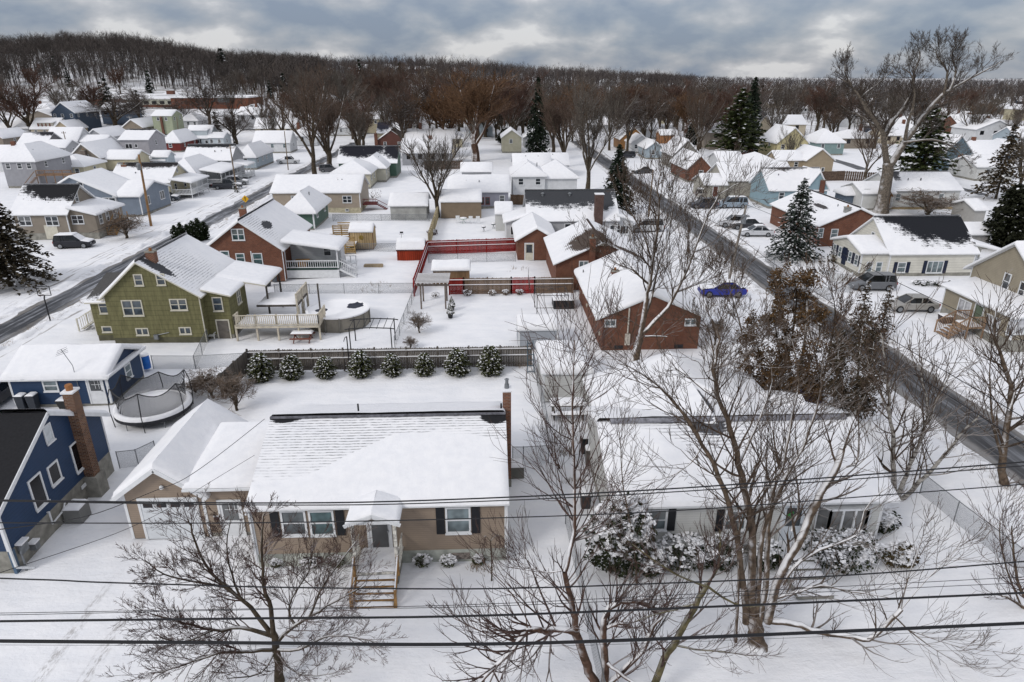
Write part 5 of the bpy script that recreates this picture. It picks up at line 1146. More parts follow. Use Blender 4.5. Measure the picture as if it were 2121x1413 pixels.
def lumber_deck():
    root = thing('wooden_deck', 'two level deck of new yellow lumber with board railings', 'deck', (round(P(700, 490).x, 2), 84.5, 0)); m = plain('yellow lumber', (.33, .22, .09), .8, .3, 4); sn = MB(); mb = MB()
    for (pa, pb, yy, d, z) in ((672, 732, 83.0, 2.6, 1.0), (690, 742, 87.5, 3, 1.5)):
        a, b = V(pa, 480, yy).x, V(pb, 480, yy).x; mb.box(a, b, yy, yy + d, z - .15, z); sn.box(a + .03, b - .03, yy + .05, yy + d - .05, z + .002, z + .1)
        for k in range(4): mb.box(a, b, yy - .03, yy + .03, z + .15 + k * .24, z + .29 + k * .24)
        mb.box(a, b, yy - .08, yy + .08, z + 1.1, z + 1.16)
        for k in range(4): x = a + (b - a) * k / 3; mb.box(x - .06, x + .06, yy - .08, yy + .04, 0, z + 1.15)
        for k in range(3): mb.box(a, b, yy + d - .03, yy + d + .03, z + .2 + k * .3, z + .34 + k * .3)
        for k in range(3): mb.box(a, b, yy - .05, yy - .02, z - .45 - k * .22, z - .3 - k * .22)
    obj('deck_frame', mb, m, root); obj('snow_cover', sn, SN, root)
lumber_deck()
h = shed('whitish block garage with deep snow roof in the middle backyard', (810, 456), 884, 2.35, 6, 'x', 1.1, plain('whitewashed block', (.36, .36, .34), .9, .2, 1), corners=False, ov=.35, nu=8, nv=5)
h = shed('brown garage with snow roof behind the chain link fence', (914, 452), 997, 2.6, 5.6, 'x', 1.2, siding('brown siding', (.21, .16, .11), .2), corners=False, ov=.15, nu=8, nv=5)
h = hs('lavender grey house with red framed windows beyond the brown garage', (931, 433), 1053, 2.95, 8.5, 'x', 1.9, siding('lavender siding', (.32, .32, .37), .2), 0, 0, nu=8); 
for px in (998, 1010): h.win('F', px, 416, .75, 1.2, 'h', frame=plain('dark red frame', (.16, .04, .03), .6))
h.win('F', 1040, 412, .9, 1.2, 'h')
h = shed('white siding garage with flat looking snow roof left of the dark roofed house', (1027, 479), 1062, 2.5, 7, 'x', .9, WSID, corners=False, ov=.15, nu=6, nv=4)
def chim_house():
    y0 = 87.5; x0, x1 = V(1095, 480, y0).x, V(1278, 480, y0).x; d = 9.5
    root = thing('house', 'white house with dark patchy roof and massive brick chimney on its front slope', 'house', (round((x0 + x1) / 2, 2), y0 + d / 2, 0))
    pm = patchy('roof chim', (.045, .047, .052), [(-.5, .2, 8.5, 3.2), (4.5, -1.5, 1.5, 2.0)], [(0, -.4, 7, 3)], 'x', .25)
    r = body(root, x0, x1, y0, y0 + d, 0, 3.2, 'x', 3.0, LGREY, pm, ov=.3, found=.3, snowy=[1], th=.15, nu=8, nv=5)
    h = H(root, x0, x1, y0, y0 + d, 0, 3.2); t = V(1241, 402, y0 + .3); mb = MB().box(t.x - .55, t.x + .55, y0 - .35, y0 + .55, .2, t.z); c = obj('chimney', mb, brick('dark brick', (.1, .045, .035), (.06, .03, .025), (.2, .17, .15)), root); obj('chimney_cap', MB().box(t.x - .6, t.x + .6, y0 - .4, y0 + .6, t.z + .002, t.z + .12), SN, c)
    for px in (1176, 1200): h.win('F', px, 472, .9, 1.2, 'h')
    for px, py in ((1124, 400), (1180, 400)): p = V(px, py, y0 + 3.9); obj('roof_vent', MB().lathe((p.x, p.y, p.z - .25), [(.15, -.2), (.15, .1), (.25, .12), (.25, .25), (.05, .35)], 10), METAL, r)
    w = wing(h, x0 - 3.0, x0 + .05, y0 + .6, y0 + 5.6, 2.8, 'l', .9, WHT, corners=True, nu=5, nv=4); put_window(root, 'F', ((w.x0 + w.x1) / 2, w.y0, 1.0), 1.9, 1.2, 't', pane=DGL)
    w = wing(h, x1 - .05, x1 + 2.2, y0 + .6, y0 + 6.6, 2.8, 'r', .8, WHT, corners=True, nu=5, nv=4); put_window(root, 'F', (x1 + 1.1, w.y0, 1.0), 1.2, 1.2, 't')
    for px in (1268, 1280): put_window(root, 'F', (V(px, 470, y0).x, y0, 1.2), .7, 1.2, 'h')
chim_house()
h = hs('white two storey house with joined hip roofs beyond the massive chimney', (1062, 424), 1128, 5.0, 9, 'hip', 1.7, WHT, 2, 0, th=.22)
wing(h, h.x1 - 1, xcol(1196, h.y0, 4), h.y0 + .5, h.y0 + 9, 4.6, 'hip', 2.2, WHT)
h = hs('cream gable house at the far end of the middle block', (1040, 318), 1080, 4.4, 10, 'y', 2.0, siding('cream gable siding', (.42, .4, .3), .2), 1, 0)
h = hs('light grey low house behind the two storey white house', (1065, 375), 1140, 3, 9, 'x', 2.0, LGREY, 2, 0)
h = hs('white garage like house with wide snow roof right of the cottonwoods', (1092, 368), 1178, 2.8, 9, 'x', 1.8, WHT, 2, 0)
h = hs('green house with bare black roof beside the two thick tree trunks', (704, 369), 822, 3.4, 8.5, 'x', 2.8, TEAL, 2, 0, rooftop=bare('roof blk3', (.012, .012, .018), [(-1.5, -.6, 5.5, 2.6), (6, -.6, 3, 3)], [(0, -1, 9, 3)]), snowy=[1])
h = hs('cream house with broad snow roof in front of the green house', (742, 378), 800, 3.1, 13, 'hip', 1.9, siding('cream house siding', (.48, .46, .38), .2), 0, 4)
h = hs('cream cottage with hip roof just behind the beige ranch', (690, 392), 768, 3.1, 11, 'hip', 1.8, siding('ivory siding', (.46, .43, .33), .2), 0, 3)
h = shed('small white garage beyond the lavender grey house', (957, 379), 1018, 2.4, 6, 'x', 1.2, LGREY, corners=False, nu=3, nv=2)
h = hs('red brown cottage with dark gable and tall thin chimney', (783, 312), 842, 3.0, 10, 'y', 2.8, siding('red brown siding', (.11, .045, .035), .25), 2, 0, rooftop=shingle('dark brown roof', (.045, .035, .03)), snowy=[0]); h.chimney(778, 276, 0, .9, .8, BRK3, z=0, y=h.y0 - .4)
h = hs('pale yellow house with slate dark roof beyond the red brown cottage', (783, 296), 852, 3.2, 9, 'x', 2.8, YEL, 2, 0, rooftop=bare('roof sl4', (.03, .03, .045), [(-4, 0, 3, 4), (4.5, 0, 3, 4)]), snowy=[1])
h = hs('beige two storey house with garage, near the bend of the far side road', (752, 279), 787, 5.2, 10, 'x', 1.8, siding('bisque siding', (.42, .37, .26), .2), 3, 2)
h = hs('white house with dark window band, below the long brown school wing', (672, 283), 740, 3.0, 9, 'x', 2.0, WHT, 3, 0)
# right of the right-hand road
h = hs('long beige ranch with picture window, above the parked cars on the right', (1497, 411), 1640, 3.3, 9.5, 'x', 2.4, siding('oatmeal siding', (.36, .34, .29), .2), 0, 0, nu=8); h.win('F', 1567, 391, 2.2, 1.4, 't'); h.win('F', 1607, 391, 2.4, 1.5, 't', pane=DGL)
w = wing(h, h.x0 - 3.8, h.x0 + .05, h.y0 - 1, h.y0 + 6, 2.7, 'x', 1.3, siding('oatmeal siding', (.36, .34, .29), .2)); put_window(h.root, 'F', ((w.x0 + w.x1) / 2, w.y0, .4), 1.0, 2.0, '', pane=plain('door maroon', (.12, .04, .03), .6))
h = hs('brick bungalow with white gable trim behind the ranch', (1422, 378), 1470, 3.0, 13, 'y', 2.4, BRK, 1, 0)
h = hs('grey shingled cottage with steep front gable and square attic window', (1392, 350), 1446, 3.4, 11, 'y', 3.2, siding('stone grey siding', (.24, .23, .21), .3), 0, 1); h.win('F', 1423, 322, .9, 1.1, '')
h = hs('blue cottage with white trim and partly bare roof far along the right road', (1338, 330), 1372, 2.9, 10, 'y', 1.6, LBLUE, 1, 1)
h = hs('white cottage with red door near the parked dark car', (1306, 318), 1348, 3.0, 13, 'y', 1.9, WHT, 2, 2)
h = hs('ochre wooden gable house beyond the white cottage', (1284, 312), 1335, 3.4, 11, 'y', 3.4, siding('ochre siding', (.26, .13, .045), .25), 1, 0)
h = shed('small orange brown garage with snow roof beyond the white cottage', (1367, 298), 1402, 2.8, 6, 'x', 1.2, siding('ginger siding', (.34, .16, .07), .25), corners=False, nu=3, nv=2)
h = hs('low white house behind the orange brown garage', (1315, 288), 1362, 3.4, 9, 'x', 3.0, WHT, 2, 0)
h = hs('white bungalow with broad snowy roof beyond the dark red pickup', (1488, 357), 1538, 2.6, 8, 'x', 1.5, WHT, 1, 0)
h = hs('low house with wide snow roof right of the big pine', (1548, 362), 1612, 2.6, 10, 'hip', 1.5, LGREY, 1, 0)
h = hs('sky blue cape house with dormer and red chimney', (1590, 432), 1706, 3.2, 8.5, 'x', 2.8, siding('sky blue siding', (.24, .34, .385), .2), 2, 0, nu=6, rooftop=bare('roof sky', (.05, .045, .045), [(-1, 1, 4, 1.4)]), snowy=[1])
h.chimney(1704, 373, 0, .8, .7, BRK3, z=0, y=h.y0 - .1)
body(h.root, h.x1 - 3.6, h.x1 + .02, h.y0 - .2, h.y0 + 6, 0, 3.4, 'y', 2.6, siding('sky blue siding', (.24, .34, .385), .2), ov=.25, found=.3, corners=False, nu=4, nv=4); h.win('F', 1688, 393, .8, 1.0)
h = shed('blue grey garden shed with white cornered door in the right yard', (1748, 430), 1786, 2.3, 3.6, 'hip', .9, siding('harbour blue siding', (.1, .13, .17), .2), nu=4, nv=3)
h = hs('beige gable house with two small square windows and long fence in front', (1667, 361), 1722, 3.2, 9, 'y', 2.3, siding('buff siding', (.34, .275, .19), .2), 0, 0)
for px in (1684, 1704): h.win('F', px, 351, .7, .9, '')
wing(h, h.x0 - 6, h.x0 + .1, h.y0 + 2, h.y0 + 8, 3.0, 'x', 1.6, siding('buff siding', (.34, .275, .19), .2)).auto(2, 0)
h = hs('tall yellow house with steep gable among the bare trees', (1605, 333), 1668, 4.6, 12, 'y', 3.6, siding('butter siding', (.5, .44, .25), .2), 2, 1)
h = hs('teal sided house with snowy roof behind the yellow house', (1688, 322), 1745, 3.6, 10, 'hip', 3, siding('teal siding', (.2, .28, .275), .2), 2, 1)
h = hs('long white ranch behind the giant cottonwood trunk', (1840, 434), 1981, 3.3, 9, 'x', 2.2, WSID, 0, 0, nu=8, nv=5, corners=True, rooftop=bare('roof wr', (.05, .05, .055), [(-3.8, .8, 1.2, 3)], [(0, 0, 8, 3)]), snowy=[1], th=.12, fmat=plain('tan foundation', (.3, .23, .13), .9))
for px in (1860, 1892, 1921, 1949): h.win('F', px, 409, .95, 1.25, 'h', pane=CGL)
w = wing(h, h.x0 - 5.2, h.x0 + .05, h.y0 - .6, h.y0 + 6, 2.9, 'x', 1.2, WSID, corners=True); h.win('F', 1795, 398, 1.1, 1.1, 't')
h = hs('steel blue house with brown red chimney seen through the pines at right', (1948, 358), 2002, 4.6, 10, 'y', 3.4, siding('steel blue siding', (.14, .2, .24), .2), 0, 1); h.chimney(1993, 322, 0, 1.2, .9, brick('orange brick', (.3, .08, .03), (.2, .06, .03)), z=0, y=h.y0 - .5)
h = hs('pale blue house at the right edge behind the spruce', (2100, 318), 2190, 4.2, 10, 'x', 2.6, LBLUE, 3, 0)
h = shed('small grey shed with white door behind the white cape house', (1998, 516), 2045, 2.1, 3.6, 'x', .8, plain('grey shed siding', (.27, .26, .25), .8), corners=False, nu=4, nv=3)
h = shed('low brown shed with snow roof beside the dark evergreen at right', (2012, 470), 2034, 2.6, 5, 'x', .9, siding('ash siding', (.36, .35, .33), .2), corners=False, nu=4, nv=3)
h = hs('low white garage at the far right beyond the long ranch', (2018, 375), 2095, 3.0, 9, 'x', 1.6, WSID, 2, 0)
# small far houses scattered among the trees
# ---------------------------------------------------------------- trees
def rv(r): return Vector((r.uniform(-1, 1), r.uniform(-1, 1), r.uniform(-1, 1)))
def perp(d, r):
    v = rv(r); v = v - d * v.dot(d); return v.normalized() if v.length > 1e-3 else d.orthogonal().normalized()
def grow(mb, p, d, L, r0, depth, r, o):
    """one branch and its children; o: n (children), ang, ratio, up, wig, rmin"""
    ns = 4 if depth > 0 else 3; pts = [p.copy()]; d = d.normalized(); dd = d.copy()
    for i in range(ns):
        dd = (dd + rv(r) * o['wig'] + Vector((0, 0, o['up']))).normalized(); pts.append(pts[-1] + dd * (L / ns))
    r1 = max(o['rmin'], r0 * .35); rad = [r0 + (r1 - r0) * i / ns for i in range(ns + 1)]; rad[-1] = o['rmin'] * .6 if depth == 0 else rad[-1]
    mb.tube(pts, rad, 5 if r0 > .07 else 3, m=0)
    if depth <= 0: return
    n = o['n'][-depth] if isinstance(o['n'], (list, tuple)) else o['n']
    for i in range(n):
        t = .22 + .78 * (i + r.random()) / n if i < n - 1 else 1.0
        k = min(ns - 1, int(t * ns)); q = pts[k].lerp(pts[k + 1], t * ns - k); ax = (pts[k + 1] - pts[k]).normalized()
        a = R(r.uniform(*o['ang'])) * (.5 if t == 1.0 else 1)
        nd = ax * math.cos(a) + perp(ax, r) * math.sin(a)
        grow(mb, q, nd, L * r.uniform(*o['ratio']) * (1.05 - .35 * t), max(o['rmin'], rad[k] * .62), depth - 1, r, o)
DEF = dict(n=(5, 5, 6, 7), ang=(25, 55), ratio=(.5, .75), up=.08, wig=.16, rmin=.009)
def limb_pts(pts, sub=3):
    P_ = [Vector(p) for p in pts]; out = []
    for i in range(len(P_) - 1):
        a, b, c, d = P_[max(i - 1, 0)], P_[i], P_[i + 1], P_[min(i + 2, len(P_) - 1)]
        for j in range(sub):
            t = j / sub; out.append(.5 * ((2 * b) + (c - a) * t + (2 * a - 5 * b + 4 * c - d) * t * t + (-a + 3 * b - 3 * c + d) * t ** 3))
    out.append(P_[-1]); return out
def hero_tree(label, base, limbs, y0, barkm, twigm, seed, o, kids=(9, 2), klen=(.9, 1.8), name='bare_tree', snowm=None, group=None, spread=.5, flare=1.0):
    """limbs: list of (points, r0, r1, yoff_end, n_children, depth); points are seen in the photograph and lie on planes leaning from y0 by yoff"""
    r = random.Random(seed); b = V(base[0], base[1], y0); b.z = terrain(b.x, b.y)
    root = thing(name, label, 'tree', (round(b.x, 2), round(b.y, 2), round(b.z, 2)), group); tr = MB(); cr = MB()
    for L in limbs:
        pp, ra, rb, y_a, y_b, nk, dep, kl = L; nk = int(nk * o.get('kx', 1)); kl = (kl[0] * o.get('lx', 1), kl[1] * o.get('lx', 1))
        ra *= o.get('rx', 1); rb *= o.get('rx', 1)
        n = len(pp); pts = [V(q[0], q[1], y0 + y_a + (y_b - y_a) * i / (n - 1)) for i, q in enumerate(pp)]
        if pp[0] == base: pts[0].z = b.z - .15
        pts = limb_pts(pts); m = len(pts)
        for i in range(1, m): pts[i] = pts[i] + rv(r) * min(.06, ra * .3)
        rad = [ra + (rb - ra) * (i / (m - 1)) ** .8 for i in range(m)]
        if pp[0] == base: rad[0] *= 1.3 * flare; rad[1] *= 1.1
        tr.tube(pts, rad, 8 if ra > .1 else 6)
        for i in range(nk):
            t = 1 - .78 * ((i + r.random() * .8) / nk) if dep >= 0 else .8; k = min(m - 2, int(t * (m - 1))); q = pts[k]; ax = (pts[k + 1] - pts[k]).normalized()
            a = R(r.uniform(25, 65)) * (.35 if i == 0 else 1)
            nd = ax * math.cos(a) + perp(ax, r) * math.sin(a); nd.z = nd.z * .8 + .1; nd.y *= (1 - spread * .3)
            grow(cr, q, nd, r.uniform(*kl) * (1.15 - .35 * t), max(o['rmin'] * 1.6, rad[k] * r.uniform(.35, .55)), abs(dep), r, o)
    obj('trunk', tr, barkm, root, shade=True); obj('crown', cr, twigm, root)
    return root
BARK = bark('bark grey brown', (.10, .073, .052), .95, .28, .62); BARKD = bark('bark brown', (.062, .048, .033), .7, .42, .9); TW = bark('twigs grey brown', (.075, .053, .039), .25, .5, 1.0)
TWR = bark('twigs reddish', (.07, .044, .037), .25, .6, 1.0); TWO = bark('twigs orange brown', (.115, .065, .036), .1, .7, 1.1); TWD = bark('twigs dark', (.058, .046, .037), .2, .6, 1.0)
BARKS = bark('bark red brown', (.085, .05, .035), .95, .22, .62)
# 1 spreading tree in front of the main house
o1 = dict(DEF, kx=2.1, lx=.95, n=(4, 4, 4), ang=(18, 48), ratio=(.45, .75), up=.05, wig=.15, rmin=.0055)
hero_tree('bare spreading tree with fine reddish twigs in front of the garage and porch steps', (575, 1388), [
    ([(575, 1388), (574, 1350), (566, 1312)], .17, .12, 0, 0, 0, 2, (1, 1.5)),
    ([(570, 1335), (600, 1305), (645, 1275), (695, 1245), (755, 1215)], .09, .03, 0, .3, 9, 3, (1.1, 1.9)),
    ([(566, 1318), (562, 1262), (545, 1215), (544, 1160), (542, 1100), (548, 1062)], .10, .02, 0, .3, 10, 3, (.8, 1.5)),
    ([(564, 1318), (520, 1258), (468, 1216), (425, 1170), (400, 1105), (388, 1075)], .10, .02, 0, 1.0, 13, 3, (.9, 1.6)),
    ([(560, 1316), (500, 1300), (440, 1306), (380, 1290), (310, 1270)], .085, .02, 0, -.6, 12, 3, (.9, 1.6)),
    ([(570, 1345), (520, 1350), (455, 1352), (380, 1378), (320, 1395)], .08, .02, 0, -1.2, 11, 3, (.9, 1.6)),
    ([(572, 1345), (620, 1345), (665, 1322), (720, 1318), (775, 1330)], .07, .02, 0, -.8, 8, 3, (.8, 1.5)),
    ([(615, 1300), (598, 1268), (612, 1225), (640, 1180), (650, 1120)], .06, .018, .1, 1.2, 9, 3, (.9, 1.5)),
    ([(640, 1280), (662, 1228), (692, 1180), (740, 1120)], .055, .018, .1, .8, 8, 3, (.8, 1.4)),
    ([(500, 1245), (480, 1190), (470, 1130), (478, 1075)], .05, .015, .5, 1.4, 7, 3, (.8, 1.3)),
    ([(468, 1216), (400, 1205), (340, 1190), (300, 1160)], .05, .015, .5, -.2, 8, 3, (.8, 1.4)),
    ([(440, 1306), (380, 1330), (330, 1320)], .04, .014, -.3, -1.4, 5, 3, (.8, 1.4)),
    ([(572, 1350), (600, 1385), (640, 1400), (690, 1395)], .05, .014, 0, -1.4, 6, 3, (.8, 1.3)),
    ([(568, 1350), (540, 1395), (470, 1405)], .05, .014, 0, -1.5, 6, 3, (.8, 1.3)),
], 18.6, BARKD, TWR, 3, o1)
# 2 pollarded tree at the bottom centre
o2 = dict(DEF, kx=1.45, lx=1.15, rx=1.15, n=(3, 3, 4), ang=(15, 42), ratio=(.5, .85), up=.13, wig=.13, rmin=.0065)
hero_tree('gnarled pruned tree with snow capped limbs and red shoots, at the bottom centre', (1240, 1440), [
    ([(1240, 1440), (1222, 1395), (1205, 1345), (1192, 1300)], .16, .12, 0, 0, 2, 2, (1, 1.5)),
    ([(1192, 1305), (1188, 1268), (1178, 1222), (1170, 1180)], .11, .07, 0, .1, 5, 2, (1.0, 2.0)),
    ([(1170, 1182), (1182, 1140), (1190, 1080), (1188, 980), (1186, 880), (1188, 790), (1190, 705)], .085, .015, .1, .9, 34, 2, (1.2, 2.5)),
    ([(1196, 1308), (1165, 1303), (1128, 1306), (1094, 1304), (1062, 1345), (1020, 1385), (985, 1420)], .11, .06, 0, -.9, 26, 2, (1.0, 2.2)),
    ([(1256, 1430), (1252, 1370), (1250, 1310), (1256, 1270), (1284, 1246), (1325, 1248), (1368, 1272)], .13, .07, 0, .5, 14, 2, (.8, 1.6)),
    ([(1258, 1300), (1285, 1290), (1305, 1298)], .06, .05, .1, .2, 4, 2, (.8, 1.4)),
    ([(1250, 1425), (1300, 1382), (1335, 1340), (1352, 1298), (1372, 1278)], .10, .06, 0, .3, 9, 2, (.9, 1.8)),
    ([(1258, 1372), (1290, 1400), (1330, 1425)], .07, .05, 0, -.5, 5, 2, (.8, 1.6)),
    ([(1170, 1180), (1130, 1185), (1085, 1170), (1050, 1150)], .03, .012, .1, .4, 9, 2, (.8, 1.5)),
    ([(1092, 1300), (1085, 1240), (1087, 1180), (1086, 1130)], .02, .007, -.5, -.3, 4, 1, (.8, 1.2)),
    ([(1100, 1300), (1060, 1230), (1015, 1180), (985, 1140)], .02, .007, -.5, -.5, 6, 1, (.8, 1.2)),
    ([(1062, 1345), (1000, 1310), (960, 1290), (920, 1270)], .02, .007, -.6, -1.0, 7, 2, (.6, 1.0)),
], 17.6, BARKS, TWR, 5, o2)
# 3 olive barked tree leaning right with budding twigs
hero_tree('slim leaning tree with olive bark and budding twigs, right of the pruned tree', (1345, 1432), [
    ([(1345, 1432), (1365, 1385), (1396, 1335), (1428, 1280), (1455, 1225), (1462, 1210)], .13, .07, 0, .3, 6, 2, (1.0, 2.0)),
    ([(1462, 1212), (1485, 1180), (1492, 1135), (1490, 1095)], .05, .012, .3, .8, 10, 2, (.7, 1.4)),
    ([(1440, 1250), (1400, 1262), (1350, 1275), (1310, 1290)], .035, .01, .2, -.3, 8, 2, (.7, 1.3)),
    ([(1462, 1212), (1520, 1250), (1580, 1255), (1640, 1235)], .04, .01, .2, .2, 9, 2, (.7, 1.4)),
    ([(1396, 1335), (1440, 1345), (1500, 1350), (1560, 1360)], .04, .01, .1, -.8, 9, 2, (.7, 1.4)),
    ([(1462, 1215), (1400, 1190), (1340, 1150), (1300, 1120)], .035, .01, .2, .9, 9, 2, (.7, 1.4)),
], 17.2, bark('bark olive', (.10, .085, .045), .35, .5, 1.0), TWR, 8, o2)
# 4 big many stemmed tree before the white ranch
o4 = dict(DEF, rx=1.12, kx=1.2, lx=1.2, n=(3, 3, 3), ang=(20, 50), ratio=(.45, .8), up=.10, wig=.13, rmin=.007)
hero_tree('large many stemmed tree with snow along its limbs before the white ranch', (1564, 1352), [
    ([(1564, 1352), (1566, 1318), (1562, 1275)], .33, .24, 0, 0, 0, 2, (1, 1.5)),
    ([(1560, 1300), (1558, 1210), (1558, 1120), (1548, 1040), (1530, 960), (1512, 885), (1492, 830), (1478, 770), (1488, 705), (1478, 660)], .17, .025, 0, .8, 24, 3, (1.2, 2.4)),
    ([(1545, 1290), (1536, 1180), (1518, 1080), (1490, 990), (1455, 920), (1410, 850), (1350, 790), (1280, 750)], .13, .018, 0, .3, 26, 3, (1.2, 2.5)),
    ([(1590, 1288), (1610, 1210), (1650, 1130), (1690, 1040), (1722, 985), (1746, 935)], .16, .10, 0, .3, 8, 2, (.8, 2.0)),
    ([(1720, 988), (1752, 968), (1776, 955), (1778, 890), (1780, 830)], .05, .012, .3, .6, 10, 2, (.8, 1.6)),
    ([(1572, 1290), (1590, 1180), (1592, 1090), (1615, 1010), (1655, 945), (1680, 880), (1700, 800), (1705, 740)], .12, .015, 0, .9, 22, 3, (1.1, 2.2)),
    ([(1568, 1290), (1575, 1150), (1602, 1010), (1622, 960), (1640, 870), (1655, 790), (1640, 700)], .11, .015, 0, 1.2, 18, 3, (1.1, 2.2)),
    ([(1592, 1285), (1640, 1292), (1700, 1310), (1760, 1320), (1800, 1322), (1838, 1290), (1866, 1262)], .12, .075, 0, -.8, 8, 2, (.8, 1.8)),
    ([(1866, 1262), (1880, 1200), (1905, 1130), (1920, 1080)], .025, .008, -.8, -.6, 9, 2, (.9, 1.8)),
    ([(1866, 1262), (1920, 1200), (1970, 1150), (1990, 1130)], .025, .008, -.8, -1.0, 8, 2, (.8, 1.6)),
    ([(1850, 1275), (1900, 1320), (1960, 1360), (2000, 1385)], .03, .008, -.8, -1.4, 9, 2, (.8, 1.6)),
    ([(1868, 1300), (1930, 1322), (1990, 1340), (2080, 1352)], .03, .01, -.8, -1.2, 10, 2, (.7, 1.4)),
    ([(1620, 1210), (1660, 1160), (1720, 1130), (1775, 1108), (1790, 1060), (1830, 1010)], .08, .015, .1, .7, 14, 2, (.9, 1.8)),
    ([(1600, 1240), (1645, 1228), (1700, 1212), (1760, 1225), (1850, 1240)], .08, .02, .1, -.4, 10, 2, (.8, 1.5)),
    ([(1532, 960), (1560, 900), (1580, 850), (1600, 790), (1590, 720)], .05, .012, .5, 1.0, 12, 3, (.9, 1.6)),
    ([(1455, 920), (1430, 960), (1380, 990), (1310, 1010)], .035, .01, .3, .0, 9, 2, (.9, 1.8)),
    ([(1640, 1100), (1655, 1040), (1645, 960)], .05, .02, .2, .8, 8, 2, (.9, 1.6)),
    ([(1524, 1330), (1528, 1230), (1532, 1130), (1530, 1060)], .06, .03, -.1, .1, 8, 2, (.8, 1.6)),
], 19.6, BARK, TW, 11, o4)
# 5 birches by the corner of the ranch
hero_tree('birch clump with pale mottled trunks at the corner of the white ranch roof', (1851, 1052), [
    ([(1851, 1052), (1851, 980), (1848, 900), (1840, 820), (1832, 750), (1826, 690)], .15, .02, 0, .5, 28, 2, (1.2, 2.8)),
    ([(1851, 1050), (1872, 1000), (1890, 950), (1912, 895), (1922, 850), (1914, 800), (1900, 745)], .13, .02, 0, 1.2, 22, 2, (1.2, 2.6)),
    ([(1856, 1048), (1905, 1000), (1950, 950), (1990, 900), (2030, 860)], .13, .03, 0, .2, 14, 2, (1.0, 2.4)),
    ([(1922, 880), (1940, 830), (1960, 790), (1980, 750)], .05, .015, 1, 1.4, 9, 2, (.9, 2.0)),
    ([(1850, 910), (1880, 900), (1905, 902)], .04, .02, .3, .3, 4, 2, (.8, 1.6)),
    ([(1845, 860), (1815, 800), (1795, 740)], .04, .012, .3, .8, 8, 2, (.9, 2.0)),
], 28.9, birchbark(), TW, 17, dict(o4, rmin=.012))
hero_tree('bare tree with thick scarred trunk beside the road at the right edge', (2080, 1012), [
    ([(2080, 1012), (2076, 950), (2088, 870), (2092, 800), (2074, 740), (2060, 690), (2065, 640)], .2, .03, 0, .6, 24, 2, (1.2, 2.8)),
    ([(2078, 960), (2058, 880), (2050, 800), (2052, 740)], .08, .015, 0, .2, 12, 2, (1.0, 2.4)),
    ([(2090, 850), (2110, 790), (2135, 730)], .07, .015, 0, .5, 10, 2, (1.0, 2.4)),
    ([(2078, 990), (2110, 1040), (2150, 1090)], .13, .07, 0, -.6, 5, 2, (1, 2)),
], 29.8, BARK, TW, 23, dict(o4, rmin=.012))
# two thin saplings and shrubs left of the ranch
for i, (b, pts, lb) in enumerate([((1180, 1000), None, '')]): pass
hero_tree('thin multi stemmed shrub growing between the chain link fence and the white ranch', (1162, 975), [
    ([(1162, 975), (1150, 940), (1148, 900)], .03, .012, 0, 0, 12, 2, (.8, 1.8)), ([(1162, 975), (1172, 930), (1180, 890)], .03, .012, 0, .3, 12, 2, (.8, 1.8)), ([(1162, 975), (1135, 930), (1128, 900)], .03, .012, 0, -.2, 9, 2, (.8, 1.6))], 32.5, BARKS, TW, 29, dict(o4, n=(3, 3), ang=(8, 26), up=.2), name='shrub')
hero_tree('thin grey sapling rising in front of the white ranch roof', (1322, 1188), [
    ([(1322, 1188), (1312, 1120), (1300, 1060), (1290, 1000), (1285, 930), (1282, 890)], .05, .01, 0, .3, 20, 2, (.8, 1.7))], 23.2, BARK, TW, 31, o4)
# bare tree at lower right edge
hero_tree('bare tree cut off by the right edge of the photo, low by the front road', (2135, 1300), [
    ([(2135, 1300), (2115, 1225), (2100, 1150), (2095, 1090)], .08, .02, 0, .2, 12, 2, (.8, 1.8)), ([(2125, 1262), (2090, 1240), (2072, 1233)], .06, .04, 0, 0, 4, 2, (.8, 1.4)),
    ([(2130, 1290), (2085, 1180), (2070, 1100), (2080, 1050)], .04, .01, 0, .3, 12, 2, (.8, 1.8))], 21, BARK, TWR, 37, o2)
# 6 tall tree behind the white ranch
o6 = dict(DEF, kx=1.15, lx=1.1, n=(3, 4, 4), ang=(20, 50), ratio=(.5, .85), up=.12, wig=.15, rmin=.011)
hero_tree('tall bare tree with thick leaning trunk in front of the brick ranch', (1311, 762), [
    ([(1311, 762), (1318, 730), (1326, 695)], .37, .28, 0, 0, 0, 2, (1, 2)),
    ([(1326, 700), (1334, 645), (1344, 590), (1352, 540), (1360, 485), (1366, 430), (1362, 385), (1372, 345)], .24, .03, 0, .8, 22, 3, (1.6, 3.4)),
    ([(1330, 690), (1372, 650), (1400, 605), (1425, 555), (1442, 505), (1465, 450), (1490, 405), (1530, 380)], .19, .025, 0, .5, 22, 3, (1.6, 3.4)),
    ([(1334, 665), (1350, 610), (1364, 550), (1385, 490), (1392, 440), (1400, 395)], .14, .02, 0, 1.8, 17, 3, (1.6, 3.0)),
    ([(1345, 590), (1310, 560), (1275, 545), (1240, 520)], .09, .018, .2, -.8, 12, 3, (1.4, 2.6)),
    ([(1352, 545), (1330, 480), (1300, 430), (1290, 400)], .08, .015, .3, 1.2, 11, 3, (1.4, 2.4)),
    ([(1400, 605), (1440, 590), (1480, 575), (1510, 560)], .07, .015, .2, -.6, 10, 3, (1.2, 2.4)),
    ([(1335, 697), (1360, 696), (1382, 698)], .09, .05, 0, .2, 3, 2, (1, 2)), ([(1330, 680), (1300, 660), (1290, 655)], .04, .02, 0, -.5, 5, 2, (1, 2)),
], 46.9, BARK, TW, 41, o6)
